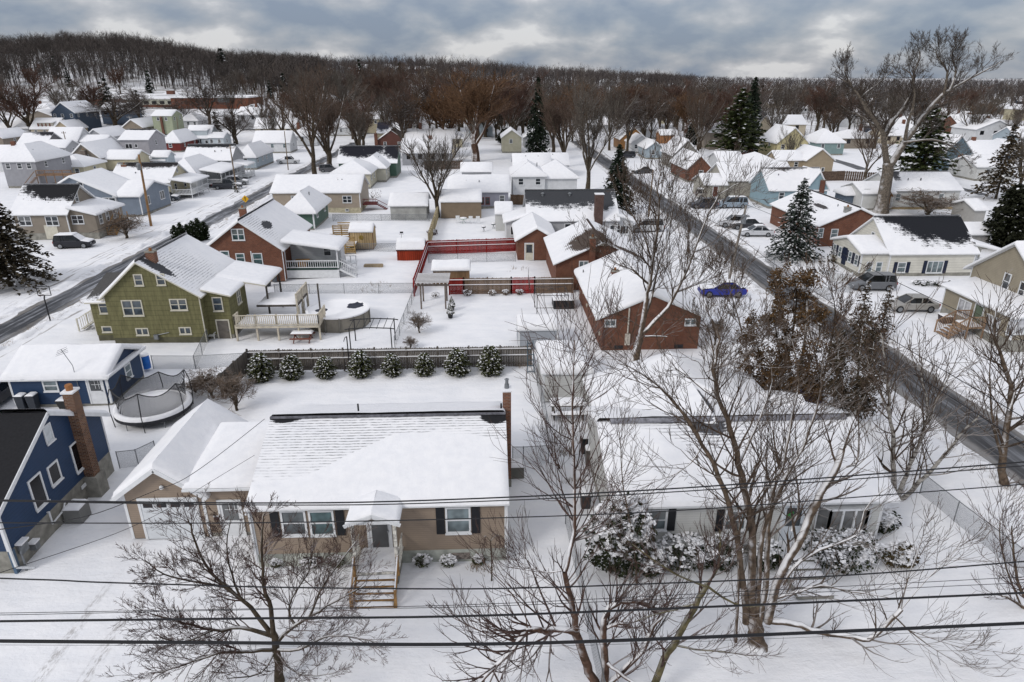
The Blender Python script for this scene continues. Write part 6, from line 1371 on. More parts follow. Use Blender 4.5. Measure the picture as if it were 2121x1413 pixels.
# 7 giant cottonwood in the right distance
o7 = dict(DEF, lx=.78, kx=1.35, n=(4, 4, 5), ang=(20, 55), ratio=(.5, .8), up=.10, wig=.2, rmin=.015)
hero_tree('giant old cottonwood with pale forked limbs against the sky at right', (1824, 440), [
    ([(1824, 440), (1832, 400), (1838, 360), (1840, 338)], 1.05, .8, 0, 0, 0, 2, (1, 2)),
    ([(1838, 345), (1832, 300), (1826, 270), (1800, 235), (1782, 205), (1765, 180), (1740, 162)], .55, .06, 0, -1, 13, 3, (2.5, 5)),
    ([(1842, 345), (1868, 305), (1895, 265), (1925, 225), (1955, 195), (1995, 170), (2035, 150), (2075, 128)], .62, .06, 0, 2, 16, 3, (2.5, 5)),
    ([(1828, 280), (1850, 250), (1872, 222), (1888, 190), (1894, 150), (1905, 115), (1900, 95)], .36, .05, 0, 2, 13, 3, (2.5, 4.5)),
    ([(1875, 290), (1882, 250), (1893, 210), (1890, 160), (1870, 142)], .3, .05, 0, -2, 10, 3, (2.5, 4.5)),
    ([(1955, 195), (1962, 150), (1942, 118), (1938, 100)], .22, .05, 1, 0, 12, 3, (2.5, 4.5)),
    ([(1965, 190), (1980, 150), (1970, 115), (1985, 92)], .2, .05, 1, 3, 12, 3, (2.5, 4.5)),
    ([(1810, 250), (1790, 210), (1785, 200), (1828, 165), (1850, 145)], .2, .05, -.5, 1, 12, 3, (2.5, 4.5)),
    ([(1870, 295), (1930, 290), (1975, 305), (2010, 345)], .22, .05, 0, -2, 10, 3, (2, 4)),
    ([(1826, 272), (1790, 245), (1750, 225), (1735, 215)], .2, .05, 0, 2, 12, 3, (2.5, 4.5)),
    ([(1765, 180), (1750, 150), (1752, 130)], .12, .04, -1, 0, 8, 3, (2, 3.5)),
], 107, bark('bark cottonwood', (.12, .10, .08), .6, .35, .8), TWD, 47, o7)
# ---- prototypes of bare trees for the middle distance
PROTO = {}
def proto(key, seed, hgt, spread, twig, form='up', dens=1.0, rmin=.017):
    r = random.Random(seed); tr = MB(); cr = MB(); h0 = hgt * r.uniform(.14, .22)
    o = dict(n=(5, 5, 6, 6), ang=(18, 45) if form == 'up' else (30, 65), ratio=(.45, .95), up=.15 if form == 'up' else .03, wig=.17, rmin=rmin)
    tr.tube([(0, 0, -.3), (.1, 0, h0 * .5), (0, .1, h0), (.1, .2, h0 * 1.6)], [hgt * .026, hgt * .02, hgt * .018, hgt * .014], 6)
    nl = int(r.randint(6, 8) * dens)
    for i in range(nl):
        an = 2 * math.pi * (i + r.random() * .6) / nl; tilt = r.uniform(.08, .46) * spread
        d = Vector((math.cos(an) * tilt, math.sin(an) * tilt, 1)).normalized(); L = hgt * r.uniform(.4, .72)
        pts = [Vector((0, 0, h0 * r.uniform(.8, 1.5)))]; dd = d.copy()
        for k in range(4): dd = (dd + rv(r) * .13 + Vector((0, 0, .05))).normalized(); pts.append(pts[-1] + dd * L / 4)
        ra = hgt * r.uniform(.009, .014); rad = [ra * (1 - .2 * k) for k in range(5)]; tr.tube(pts, rad, 5)
        for k in range(int(9 * dens)):
            t = .25 + .75 * (k + r.random()) / (9 * dens); q = min(3, int(t * 4)); p = pts[q].lerp(pts[q + 1], min(1, t * 4 - q)); ax = (pts[q + 1] - pts[q]).normalized(); a = R(r.uniform(*o['ang']))
            grow(cr, p, ax * math.cos(a) + perp(ax, r) * math.sin(a), hgt * r.uniform(.11, .26) * (1.15 - .45 * t), max(rmin * 1.5, ra * .45), 2, r, dict(o, n=(5, int(6 * dens))))
    def mk(mb, nm, mat):
        me = bpy.data.meshes.new(nm); me.from_pydata(mb.v, [], mb.f); me.materials.append(mat); return me
    v = np.array(cr.v); PROTO[key] = (mk(tr, 'trunk', BARKD if twig is not TWO else BARKS), mk(cr, 'crown', twig), float(v[:, 2].max()), float(np.percentile(np.hypot(v[:, 0], v[:, 1]), 97)))
proto('brown1', 101, 18, 1.1, bark('twigs brown a', (.088, .062, .047), .15, .65, 1.1), dens=.85); proto('brown2', 102, 18, .8, bark('twigs brown a', (.088, .062, .047), .15, .65, 1.1), dens=.92)
proto('red', 103, 17, 1.0, bark('twigs red brown', (.085, .05, .038), .12, .7, 1.1), dens=1.2); proto('orange', 104, 18, .8, TWO, dens=1.45)
proto('dark', 105, 15, 1.5, bark('twigs near black', (.065, .05, .042), .25, .6, 1.1), 'wide'); proto('grey', 106, 17, 1.0, bark('twigs grey', (.095, .08, .066), .2, .5, 1.0))
proto('small', 107, 7, 1.4, bark('twigs brown b', (.13, .095, .07), .2, .6, 1.1), 'wide', rmin=.014)
def place(key, loc, h, w, label, group=None, name='bare_tree', parts=True, cat='tree'):
    tr, cr, H0, R0 = PROTO[key]; root = thing(name, label, cat, loc, group); root.rotation_euler.z = rnd.uniform(0, 6.28); root.scale = (w / 2 / R0, w / 2 / R0, h / H0)
    for nm, me in (('trunk', tr), ('crown', cr)):
        o = bpy.data.objects.new(nm, me); S.collection.objects.link(o); o.parent = root
    return root
def place_px(key, bx, by, top, wpx, label, group=None, **k):
    p = P(bx, by); t = V(bx, top, p.y); zc = p.y * cps + (CAMZ - p.z) * sps
    return place(key, (p.x, p.y, p.z - .1), max(.6, t.z - p.z), wpx * zc / FPX * (.84 if key in ('brown1', 'brown2', 'grey', 'red', 'orange') else 1), label, group, **k)
for k, bx, by, tp, w, lb in [
    ('brown1', 652, 362, 118, 190, 'tall bare tree with thick trunk beside the left road, in front of the school'),
    ('brown2', 684, 350, 145, 170, 'second thick trunked tree just right of the one by the left road'),
    ('grey', 906, 450, 235, 190, 'bare tree with many low stems behind the brown garage'),
    ('grey', 1217, 394, 130, 190, 'tall forked bare tree left of the dark spruce by the right road'),
    ('brown2', 1167, 346, 148, 150, 'straight bare tree behind the white garage like house'),
    ('orange', 985, 335, 128, 210, 'dense orange brown willow in the middle of the photo'),
    ('orange', 930, 322, 165, 150, 'shorter orange brown willow left of the dense one'),
    ('red', 1060, 302, 132, 140, 'reddish bare tree left of the tall dark conifer'),
    ('dark', 243, 272, 188, 170, 'dark low branched tree with crooked trunk behind the slate blue house'),
    ('dark', 292, 262, 172, 90, 'dark bare tree between the slate blue house and the school'),
    ('dark', 436, 266, 150, 120, 'dark bare tree in front of the brick school wall'),
    ('dark', 490, 300, 215, 120, 'scrubby brown tree beside the light blue house'),
    ('red', 66, 282, 150, 150, 'reddish scrub tree at the foot of the hill, far left'),
    ('brown1', 25, 285, 165, 130, 'brown bare tree at the left edge before the hill'),
    ('grey', 140, 262, 150, 120, 'grey bare tree behind the cream cape house'),
    ('red', 196, 250, 158, 100, 'reddish thicket tree left of the school'),
    ('dark', 372, 262, 200, 90, 'small dark tree in the snowy field below the school'),
    ('grey', 800, 283, 175, 85, 'narrow grey tree beside the bend in the far side road'),
    ('brown1', 855, 270, 170, 110, 'brown bare tree at the end of the far side road'),
    ('red', 745, 300, 190, 90, 'reddish tree behind the red brown cottage'),
    ('grey', 1262, 312, 150, 110, 'grey bare tree beside the bend of the right road'),
    ('brown2', 1330, 292, 170, 120, 'brown tree behind the ochre wooden house'),
    ('orange', 1420, 285, 185, 110, 'orange brown tree left of the tall green pine'),
    ('grey', 1600, 305, 190, 100, 'grey bare tree right of the tall green pine'),
    ('grey', 1632, 348, 255, 70, 'slim bare tree before the tall yellow house'),
    ('brown1', 1790, 378, 240, 130, 'weeping brown tree left of the giant cottonwood'),
    ('grey', 2010, 300, 185, 120, 'pale branched tree behind the pale blue house'),
    ('grey', 2108, 400, 250, 130, 'bare tree at the right edge before the spruce'),
    ('small', 262, 494, 430, 85, 'small round multi stemmed tree beside the wooden stairs'),
    ('small', 868, 690, 637, 52, 'small round headed tree near the pergola'),
    ('small', 851, 722, 690, 34, 'low round twiggy shrub below the round headed tree'),
    ('small', 1920, 450, 385, 150, 'wide twiggy shrub before the long white ranch'),
    ('small', 1480, 715, 640, 50, 'twiggy shrub at the right corner of the brick ranch'),
    ('small', 668, 352, 335, 25, 'low bush between the two thick trunks'),
    ('small', 440, 826, 752, 95, 'tangled bare shrub with wooden feeder beside the weathered fence'),
    ('small', 492, 850, 760, 90, 'tangled bare shrub in the corner of the weathered fence'),
    ('small', 405, 815, 775, 60, 'low bare shrub near the trampoline'),
]: place_px(k, bx, by, tp, w, lb, name='shrub' if 'shrub' in lb or 'bush' in lb else 'bare_tree', cat='shrub' if 'shrub' in lb or 'bush' in lb else 'tree')
# ---- conifers
def conifer(key, seed, hgt, rad, leaf, snowf=.25, whorls=26, nb=8, droop=.25, size=.3, bare=.06, ragged=.25, dens=1.0, col=0, round_=0):
    r = random.Random(seed); tr = MB(); cr = MB(); tr.tube([(0, 0, -.3), (0, 0, hgt * .5), (0, 0, hgt * .98)], [hgt * .02, hgt * .012, .02], 6)
    for wv in range(whorls):
        t = (wv + r.random() * .5) / whorls; z = hgt * (bare + (1 - bare) * t); prof = (1 - t) ** (.85 if not round_ else .45) * (1 if not round_ else min(1, (t + .12) * 3))
        if col: prof = min(1, (1 - t) * 3.2) * min(1, (t + .15) * 4)
        Lr = rad * prof
        for b in range(nb):
            an = r.uniform(0, 6.28); L = Lr * r.uniform(1 - ragged, 1 + ragged * .5) + .1; d = Vector((math.cos(an), math.sin(an), 0)); n = max(2, int(L / size * 3.2 * dens)); p0 = Vector((0, 0, z))
            for k in range(n):
                s = (k + r.random()) / n
                if s < .12 and L > .8: continue
                q = p0 + d * (L * s) + Vector((0, 0, -droop * L * s * s + .1 * L * s * (1 - s)))
                q += rv(r) * size * .35
                sz = size * r.uniform(.7, 1.3); fd = (d + rv(r) * .7).normalized(); up = (Vector((0, 0, 1)) + rv(r) * .8).normalized(); sd_ = fd.cross(up).normalized()
                m = 1 if r.random() < snowf * (.5 + s) else 0
                if m: fd = (d + rv(r) * .3).normalized(); sd_ = fd.cross(Vector((0, 0, 1)) + rv(r) * .25).normalized(); q = q + Vector((0, 0, size * .25))
                a = q - fd * sz * .5; c = q + fd * sz * .6 + Vector((0, 0, -.08 * sz))
                cr.face([a, q + sd_ * sz * .36, c, q - sd_ * sz * .36], m)
        if wv % 2 == 0 and not round_:
            for b in range(4):
                an = r.uniform(0, 6.28); L = Lr * .7; tr.tube([(0, 0, z), (math.cos(an) * L, math.sin(an) * L, z - droop * L * .5)], [.03, .015], 3)
    a = bpy.data.meshes.new('trunk'); a.from_pydata(tr.v, [], tr.f); a.materials.append(BARKD)
    b = bpy.data.meshes.new('crown'); b.from_pydata(cr.v, [], cr.f); b.materials.append(leaf); b.materials.append(SN); b.polygons.foreach_set('material_index', cr.m)
    PROTO[key] = (a, b, hgt * 1.06, rad * 1.05)
DKG = leafmat('spruce needles', (.016, .024, .014)); PNG = leafmat('pine needles', (.035, .045, .014)); BLG = leafmat('blue spruce needles', (.035, .045, .036)); OLG = leafmat('arborvitae leaves', (.06, .065, .028)); BRG = leafmat('winter brown needles', (.06, .038, .018))
conifer('spruce', 201, 14, 4.2, DKG, .02, 30, 13, .25, .55); conifer('snowspruce', 202, 12, 4.6, BLG, .2, 30, 15, .3, .42, .05); conifer('bigspruce', 203, 16, 6.5, leafmat('dark spruce', (.045, .036, .022)), .05, 32, 17, .35, .5, .12, .32, .85)
conifer('pine', 204, 18, 5.5, PNG, .08, 26, 12, -.05, .75, .15, .5); conifer('farconifer', 205, 16, 3.6, DKG, .05, 18, 8, .2, 1.1); conifer('arbor', 206, 2.2, .85, OLG, .13, 24, 18, -.1, .13, .0, .25, 1.3, 0, 1)
conifer('column', 207, 4, .75, leafmat('column leaves', (.022, .032, .014)), .03, 24, 10, -.3, .28, 0, .2, 1.3, 1); conifer('evergreen', 208, 9, 4.2, leafmat('dark round evergreen', (.018, .02, .01)), .02, 26, 22, -.2, .5, .0, .15, 1.3, 0, 1)
conifer('brownspruce', 209, 15, 5, leafmat('dull spruce', (.06, .045, .026)), .10, 26, 10, .2, .6, .1, .4, .8); conifer('scrag', 210, 6, 1.5, leafmat('scraggly needles', (.05, .034, .018)), .22, 22, 6, .25, .28, .05, .4, .8)
for k, bx, by, tp, w, lb in [
    ('bigspruce', 22, 592, 372, 205, 'large dark spruce at the left edge beside the road'),
    ('spruce', 1276, 442, 288, 90, 'dark spruce beside the right road, behind the massive chimney'),
    ('snowspruce', 1642, 535, 356, 128, 'snow dusted spruce in the fenced yard right of the road'),
    ('spruce', 1113, 335, 147, 66, 'tall narrow dark conifer in the middle of the treeline'),
    ('pine', 1522, 332, 172, 130, 'broad green pine among the houses right of the road'),
    ('spruce', 1546, 318, 148, 78, 'tallest dark conifer standing behind the broad green pine'),
    ('pine', 1462, 300, 228, 60, 'thin green pine left of the broad one'), ('spruce', 1432, 300, 248, 46, 'short dark conifer left of the thin pine'),
    ('pine', 1905, 378, 205, 150, 'green pine behind the giant cottonwood'), ('brownspruce', 2062, 412, 244, 105, 'brownish spruce near the right edge'),
    ('evergreen', 2080, 518, 374, 112, 'big dark rounded evergreen at the right edge'), ('evergreen', 566, 279, 254, 40, 'round dark evergreen beyond the long white house'),
    ('farconifer', 748, 196, 116, 24, 'small pointed conifer on the skyline, left of centre'), ('farconifer', 466, 168, 94, 50, 'dark conifer on the crest of the hill'),
    ('farconifer', 830, 190, 125, 26, 'dark conifer in the ridge line, centre left'), ('farconifer', 216, 222, 165, 30, 'dark conifer at the foot of the hill'),
    ('evergreen', 1052, 300, 262, 60, 'dark spreading evergreen below the reddish tree'), ('spruce', 866, 322, 268, 50, 'small spruce beside the red brown cottage'),
    ('column', 1749, 497, 460, 16, 'small conical evergreen left of a pair before the brick wall'), ('column', 1767, 494, 460, 18, 'small conical evergreen right of a pair before the brick wall'),
    ('scrag', 1777, 690, 573, 60, 'scraggly conifer standing left of its twin beside the right road'), ('scrag', 1823, 700, 585, 66, 'scraggly conifer standing right of its twin beside the right road'),
    ('spruce', 1322, 268, 232, 34, 'squat dark conifer between the far houses, right of centre'),
]: place_px(k, bx, by, tp, w, lb, name='conifer')
for i, px in enumerate((543, 606, 675, 748, 813, 880, 948, 1016)):
    w = (62, 54, 50, 58, 48, 48, 60, 60)[i]; tp = (728, 731, 734, 724, 729, 728, 718, 712)[i]; by = (786, 783, 780, 777, 776, 776, 775, 775)[i]
    nm = ('leftmost', 'second from the left', 'third from the left', 'fourth from the left', 'fourth from the right', 'third from the right', 'second from the right', 'rightmost')[i]
    place_px('arbor', px, by, tp, w, nm + ' of the eight snow flecked arborvitae in front of the weathered fence', 'row of arborvitae along the weathered fence', name='arborvitae', cat='shrub')
for i, (px, by, tp) in enumerate(((367, 512, 462), (380, 508, 456), (392, 506, 460), (404, 503, 453), (415, 500, 447), (426, 497, 455))):
    place_px('column', px, by, tp, 17, ('leftmost', 'second from the left', 'third from the left', 'third from the right', 'second from the right', 'rightmost')[i] + ' of the six dark columnar evergreens behind the green house', 'columnar evergreens behind the green house', name='columnar_evergreen')
# ---- cedars by the right road: scraggly brown foliage on many stems
def cedar(label, base, limbs, y0, seed, leaf, n=260, sz=.19, sp=.9):
    r = random.Random(seed); b = V(base[0], base[1], y0); b.z = 0; root = thing('cedar_tree', label, 'tree', (round(b.x, 2), round(b.y, 2), 0)); tr = MB(); cr = MB()
    for L in limbs:
        m = len(L); pts = limb_pts([V(q[0], q[1], y0 + (r.uniform(-1.4, 1.4) if i else 0)) for i, q in enumerate(L)], 3); tr.tube(pts, [.12 - .1 * i / (len(pts) - 1) for i in range(len(pts))], 5)
        for j in range(n // 10):
            t = r.uniform(.18, 1); q = pts[min(len(pts) - 1, int(t * len(pts)))]; d = (rv(r) + Vector((0, 0, .15))).normalized(); ln = r.uniform(.5, 1.5) * sp * (1.3 - t * .7); e = q + d * ln; tr.tube([q, q.lerp(e, .5) + Vector((0, 0, .05)), e], [.03, .02, .01], 3)
            for k in range(42):
                c = q.lerp(e, r.uniform(.35, 1.1)) + rv(r) * .24 * sp; s = sz * r.uniform(.5, 1.1); u = rv(r).normalized(); w = perp(u, r)
                mm = 1 if r.random() < .02 else 0
                cr.face([c - u * s * .5, c + w * s * .3, c + u * s * .5, c - w * s * .3], mm)
    obj('trunk', tr, BARKD, root); obj('crown', cr, [leaf, SN], root)
cedar('wide tangled cedar with rusty brown foliage behind the white ranch', (1600, 842), [
    [(1600, 842), (1585, 790), (1570, 720), (1555, 660)], [(1600, 842), (1620, 780), (1640, 700), (1650, 620), (1645, 570)], [(1600, 842), (1640, 800), (1690, 730), (1700, 650)],
    [(1600, 842), (1570, 800), (1550, 760), (1545, 700)], [(1600, 842), (1650, 810), (1700, 780), (1740, 740)], [(1620, 780), (1610, 700), (1600, 640)], [(1640, 800), (1628, 700), (1612, 620), (1618, 565)], [(1650, 800), (1668, 700), (1672, 620), (1668, 570)], [(1640, 800), (1680, 790), (1690, 820)], [(1600, 835), (1590, 800), (1620, 750)]], 38.5, 61, leafmat('rusty cedar', (.095, .055, .024), .6), 520)
cedar('dark brown cedar with snow between its boughs, close to the right road', (1772, 860), [
    [(1772, 860), (1775, 800), (1782, 720), (1790, 660)], [(1772, 860), (1790, 810), (1805, 750), (1812, 690)], [(1772, 860), (1750, 810), (1735, 760), (1740, 700)], [(1775, 860), (1790, 830), (1800, 790)], [(1772, 850), (1740, 830), (1720, 800)]], 36.5, 62, leafmat('dark cedar', (.045, .034, .02), .6), 430)
hero_tree('reddish brown brush tangle with fine stems between the two cedars', (1700, 800), [
    ([(1700, 800), (1690, 740), (1670, 660), (1660, 600)], .08, .02, 0, 0, 16, 3, (1.0, 2.2)), ([(1700, 800), (1720, 720), (1730, 650), (1720, 590)], .08, .02, 0, 0, 16, 3, (1.0, 2.2)), ([(1700, 800), (1750, 740), (1790, 680)], .06, .02, 0, 0, 12, 3, (1, 2))], 43, BARKD, bark('twigs rust', (.085, .05, .03), .1, .7, 1.1), 63, dict(o6, rmin=.012), name='shrub')
hero_tree('slender forked tree between the brick ranch and the rusty cedar', (1432, 860), [
    ([(1432, 860), (1465, 790), (1478, 740), (1470, 690), (1452, 660)], .10, .02, 0, .6, 14, 3, (1, 2.2)), ([(1465, 800), (1500, 745), (1540, 715), (1590, 700)], .09, .02, 0, 0, 12, 3, (1, 2.2)), ([(1540, 715), (1530, 660), (1510, 600), (1490, 560)], .06, .015, .2, .6, 14, 3, (1, 2))], 36, BARK, TW, 64, dict(o6, rmin=.01))
# ---- snow laden shrubs
def bush(label, px, py, wpx, hpx, seed, leaf=OLG, sn=.45, name='shrub', flat=.5, n=1500, sz=.16, group=None):
    """px,py = pixel of the base centre"""
    r = random.Random(seed); p = P(px, py); zc = p.y * cps + CAMZ * sps; w = wpx * zc / FPX / 2; t = V(px, py - hpx, p.y + w * .4); h = max(.3, t.z)
    c = Vector((p.x, p.y + w * .6, 0)); root = thing(name, label, 'shrub', (round(c.x, 2), round(c.y, 2), 0), group); mb = MB(); st = MB()
    for i in range(5): an = r.uniform(0, 6.28); st.tube([c, c + Vector((math.cos(an) * w * .4, math.sin(an) * w * .3, h * .6))], [.03, .012], 4)
    dy = w * flat / .5 * .62
    for i in range(n):
        u = rv(r)
        if u.length > 1 or u.length < .3: continue
        u = u.normalized() * (u.length ** .35); k = 1 + .22 * noise.noise(u * 2.2 + Vector((seed, 0, 0))); q = c + Vector((u.x * w * k, u.y * dy * k, h * (.5 + .5 * u.z * k)))
        s = sz * r.uniform(.6, 1.3); cl = noise.noise(q * 2.6 + Vector((seed, 0, 0)))
        m = 1 if (u.z > -.3 and cl * 1.6 + u.z * .45 + r.uniform(-.2, .2) > .42 - sn) else 0
        if m: s *= 1.5; a = Vector((r.uniform(-1, 1), r.uniform(-1, 1), r.uniform(-.3, .3))).normalized(); b = a.cross(Vector((0, 0, 1)) + rv(r) * .4).normalized(); q = q + Vector((0, 0, .05))
        else: a = rv(r).normalized(); b = perp(a, r)
        mb.face([q - a * s * .5, q + b * s * .38, q + a * s * .5, q - b * s * .38], m)
    obj('stems', st, BARKD, root); obj('foliage', mb, [leaf, SN], root); return root
DKL = leafmat('yew leaves', (.022, .028, .012))
bush('tall rounded snow covered yew at the left front corner of the white ranch', 1285, 1218, 150, 175, 71, DKL, .3, n=7000, sz=.15)
for i, (px, py, w, h, lb) in enumerate([(1352, 1205, 70, 62, 'dark shrub tucked against the tall snowy yew'), (1425, 1200, 130, 78, 'low wide snow covered shrub under the first ranch window'), (1500, 1195, 90, 76, 'snow covered shrub behind the many stemmed trunks'), (1590, 1192, 66, 66, 'round snowy shrub left of the ranch steps'),
        (1765, 1206, 165, 92, 'broad mound of snowy shrub right of the ranch steps'), (1838, 1112, 70, 50, 'small snowy shrub at the right corner of the ranch'), (1875, 1188, 80, 56, 'brown green snowy shrub right of the broad mound'), (1700, 1130, 60, 40, 'small snowy shrub under the bay window')]):
    bush(lb, px, py, w, h, 72 + i, DKL if i != 6 else leafmat('bronze leaves', (.06, .045, .02)), .42, n=int(14 * w + 500), sz=.13)
for i, (px, py, w, h, lb) in enumerate([(873, 1180, 38, 26, 'left of the three small snowy shrubs under the right window'), (928, 1180, 34, 26, 'middle of the three small snowy shrubs under the right window'), (992, 1175, 28, 22, 'right of the three small snowy shrubs under the right window'), (570, 1180, 26, 20, 'small green shrub left of the basement window'), (640, 1185, 44, 24, 'low snowy shrub beneath the basement window'), (695, 1182, 36, 26, 'brown low shrub left of the wooden steps')]):
    bush(lb, px, py, w, h, 90 + i, OLG, .4, n=500, sz=.09, group='low shrubs along the front of the tan house' if i > 2 else 'three small shrubs right of the porch')
for i, (px, py, w, h, lb) in enumerate([(968, 615, 20, 14, 'snowy shrub right of the pergola at the brown fence'), (1020, 614, 16, 12, 'small dry shrub in the middle of the brown fence'), (1048, 613, 16, 12, 'small dry shrub before the red fence boards'), (1076, 612, 16, 12, 'small dry shrub right of the red fence boards'), (902, 617, 18, 12, 'snowy shrub beneath the pergola roof')]):
    bush(lb, px, py, w, h, 100 + i, leafmat('dry leaves', (.12, .08, .05)), .4, n=260, sz=.12, group='shrubs along the brown and red fence')
for i, (px, py, w, h, lb) in enumerate([(1727, 548, 26, 30, 'dark shrub left of the white sun porch'), (1722, 572, 48, 26, 'wide snowy juniper before the white sun porch'), (1918, 594, 44, 12, 'left end of the clipped snowy hedge under the cape house windows'), (1950, 594, 30, 12, 'middle of the clipped snowy hedge under the cape house windows'), (1985, 595, 44, 12, 'right end of the clipped snowy hedge under the cape house windows'), (895, 488 + 0, 24, 12, 'dark red leafed shrub beside the white garage corner'), (770, 413, 40, 22, 'brown hedge shrub beside the red side steps'), (490, 400, 16, 22, 'small clipped tree form beside the small entry roof'), (185, 310, 12, 12, 'orange brown shrub before the white sun porch at left')]):
    bush(lb, px, py, w, h, 110 + i, (DKL, DKL, DKL, DKL, DKL, leafmat('red leaves', (.06, .02, .015)), leafmat('dry leaves', (.12, .08, .05)), DKL, leafmat('dry leaves', (.12, .08, .05)))[i], .4, n=420, sz=.2)
# ---------------------------------------------------------------- fences
def G3(px, py): p = P(px, py); return Vector((p.x, p.y, gz(p.x, p.y)))
def picket_fence(label, pts, h, mat, step=2.4, snowrail=True, postm=None, tops=True, cat='fence', name='wooden_fence', both=False, group=None, gap=.13, face=-1):
    """pts = world points along the foot of the fence"""
    pts = [Vector(p) for p in pts]; c = sum(pts, Vector()) / len(pts); root = thing(name, label, cat, (round(c.x, 2), round(c.y, 2), 0), group); pn = MB(); rl = MB(); sn = MB(); r = random.Random(int(c.x * 10)); posts = []
    for a, b in zip(pts[:-1], pts[1:]):
        L = (b - a).length; n = max(1, int(L / gap)); d = (b - a) / L; nrm = Vector((-d.y, d.x, 0)) * .04; nn = Vector((d.y, -d.x, 0)) * (face * -1)
        for i in range(n):
            p = a + d * (L * i / n); q = a + d * (L * (i + .94) / n); zt = h + r.uniform(-.03, .03) + p.z; k = len(pn.v); m = (p + q) / 2; u = nrm * .3
            if tops:
                pn.face([p - u, q - u, q - u + Vector((0, 0, zt - .08)), m - u + Vector((0, 0, zt)), p - u + Vector((0, 0, zt - .08))]); pn.face([p + u, p + u + Vector((0, 0, zt - .08)), m + u + Vector((0, 0, zt)), q + u + Vector((0, 0, zt - .08)), q + u])
                pn.face([p - u, p - u + Vector((0, 0, zt - .08)), p + u + Vector((0, 0, zt - .08)), p + u])
            else: pn.beam(p.lerp(q, .5) , p.lerp(q, .5) + Vector((0, 0, zt)), gap * .94, .03)
        for z in ((.35, h * .55, h - .25) if h > 1.2 else (.25, h - .2)):
            o = nn * .05; rl.beam(a + o + Vector((0, 0, z)), b + o + Vector((0, 0, z)), .05, .09)
            if snowrail and z > .4: sn.beam(a + o * 1.1 + Vector((0, 0, z + .07)), b + o * 1.1 + Vector((0, 0, z + .07)), .075, .06)
        m = max(1, round(L / step)); posts += [a.lerp(b, i / m) for i in range(m + 1)]
    obj('panel', pn, mat, root); f = obj('rail', rl, postm or mat, root)
    if sn.v: obj('snow_cover', sn, SN, f)
    pm = None; last = None
    for p in posts:
        if last is not None and (p - last).length < .3: continue
        last = p
        o = obj('post', MB().box(p.x - .06, p.x + .06, p.y - .08, p.y + .06, p.z - .1, p.z + h + .06), postm or mat, root)
    return root
def chain_fence(label, pts, h=1.2, step=3.0, name='chain_link_fence', group=None):
    pts = [Vector(p) for p in pts]; c = sum(pts, Vector()) / len(pts); root = thing(name, label, 'fence', (round(c.x, 2), round(c.y, 2), 0), group); ms = MB(); rl = MB(); last = None
    for a, b in zip(pts[:-1], pts[1:]):
        up = Vector((0, 0, h)); ms.face([a, b, b + up, a + up]); rl.tube([a + up, b + up], .022, 5); n = max(1, round((b - a).length / step))
        for i in range(n + 1):
            p = a.lerp(b, i / n)
            if last is not None and (p - last).length < .3: continue
            last = p; obj('post', MB().tube([p + Vector((0, 0, -.2)), p + Vector((0, 0, h + .04))], .028, 6, cap=True), METAL, root)
    obj('wire_mesh', ms, chain(), root); obj('top_rail', rl, METAL, root); return root
GW = planks('weathered fence boards', (.15, .132, .115), .14); RDF = planks('red fence boards', (.25, .018, .016), .14); BRF = planks('brown stockade', (.18, .12, .08), .11); VNF = planks('tan panel fence', (.4, .34, .22), .5)
fy = P(560, 768).y
A = Vector((V(518, 770, fy).x, fy, 0)); B = Vector((V(1100, 755, fy).x, fy, 0)); Cc = G3(462, 822); Cc.z = 0
picket_fence('long weathered grey stockade fence with pointed tops behind the arborvitae', [A, B], 1.75, GW)
picket_fence('short weathered fence running toward the tangled shrubs', [Cc, A], 1.75, GW, face=1)
a, b, c = G3(858, 612), G3(886, 527), G3(1067, 521)
for q in (a, b, c): q.z = 0
picket_fence('red board fence with snow on its rails around the back yard', [a, b, c], 1.75, RDF, step=3.2, tops=False)
y_ = P(1000, 609).y
def seg(p0, p1, mat, lb, nm='wooden_fence'): picket_fence(lb, [(V(p0, 609, y_).x, y_, 0), (V(p1, 609, y_).x, y_, 0)], 1.75, mat, step=3.0, group=None)
seg(931, 961, RDF, 'short red fence section right of the pergola'); seg(961, 1059, BRF, 'brown stockade fence between the two red sections'); seg(1059, 1107, RDF, 'red fence section in the middle of the brown stockade'); seg(1107, 1186, BRF, 'brown stockade fence section beside the brick ranch')
a, b = G3(889, 508), G3(908, 447); picket_fence('thin tan panel fence running away between the snowy yards', [a, b], 1.7, VNF, step=2.4, snowrail=False, tops=False, gap=.3)
chain_fence('chain link fence from the weathered fence down to the bottom centre', [G3(1105, 762), G3(1122, 840), G3(1143, 945)], 1.25)
chain_fence('chain link fence beside the pruned tree at the bottom centre', [(3.8, 27.5, 0), (3.85, 24, 0), (3.95, 17, 0)], 1.25)
chain_fence('chain link gate section between the brick chimney and the long fence', [G3(1062, 965), G3(1084, 965), G3(1136, 962)], 1.2, 1.4)
chain_fence('chain link fence behind the round pool', [G3(570, 609), G3(856, 606)], 1.1, 4)
chain_fence('chain link fence running away left of the pergola', [G3(818, 722), G3(860, 612)], 1.1, 3)
chain_fence('chain link fence right of the blue barrel', [G3(318, 762), G3(405, 762), G3(512, 758)], 1.1, 3)
chain_fence('chain link fence below the green house corner', [G3(405, 762), G3(432, 708)], 1.1, 2.5)
chain_fence('chain link gate between the navy house and the tan garage', [G3(248, 968), G3(287, 963), G3(325, 945)], 1.1, 1.5)
chain_fence('chain link fence along the front right corner lot', [(P(1905, 1022).x, P(1905, 1022).y, 0), (P(1975, 1080).x, P(1975, 1080).y, 0), (P(2070, 1155).x, P(2070, 1155).y, 0), (P(2160, 1225).x, P(2160, 1225).y, 0)], 1.2, 2.6)
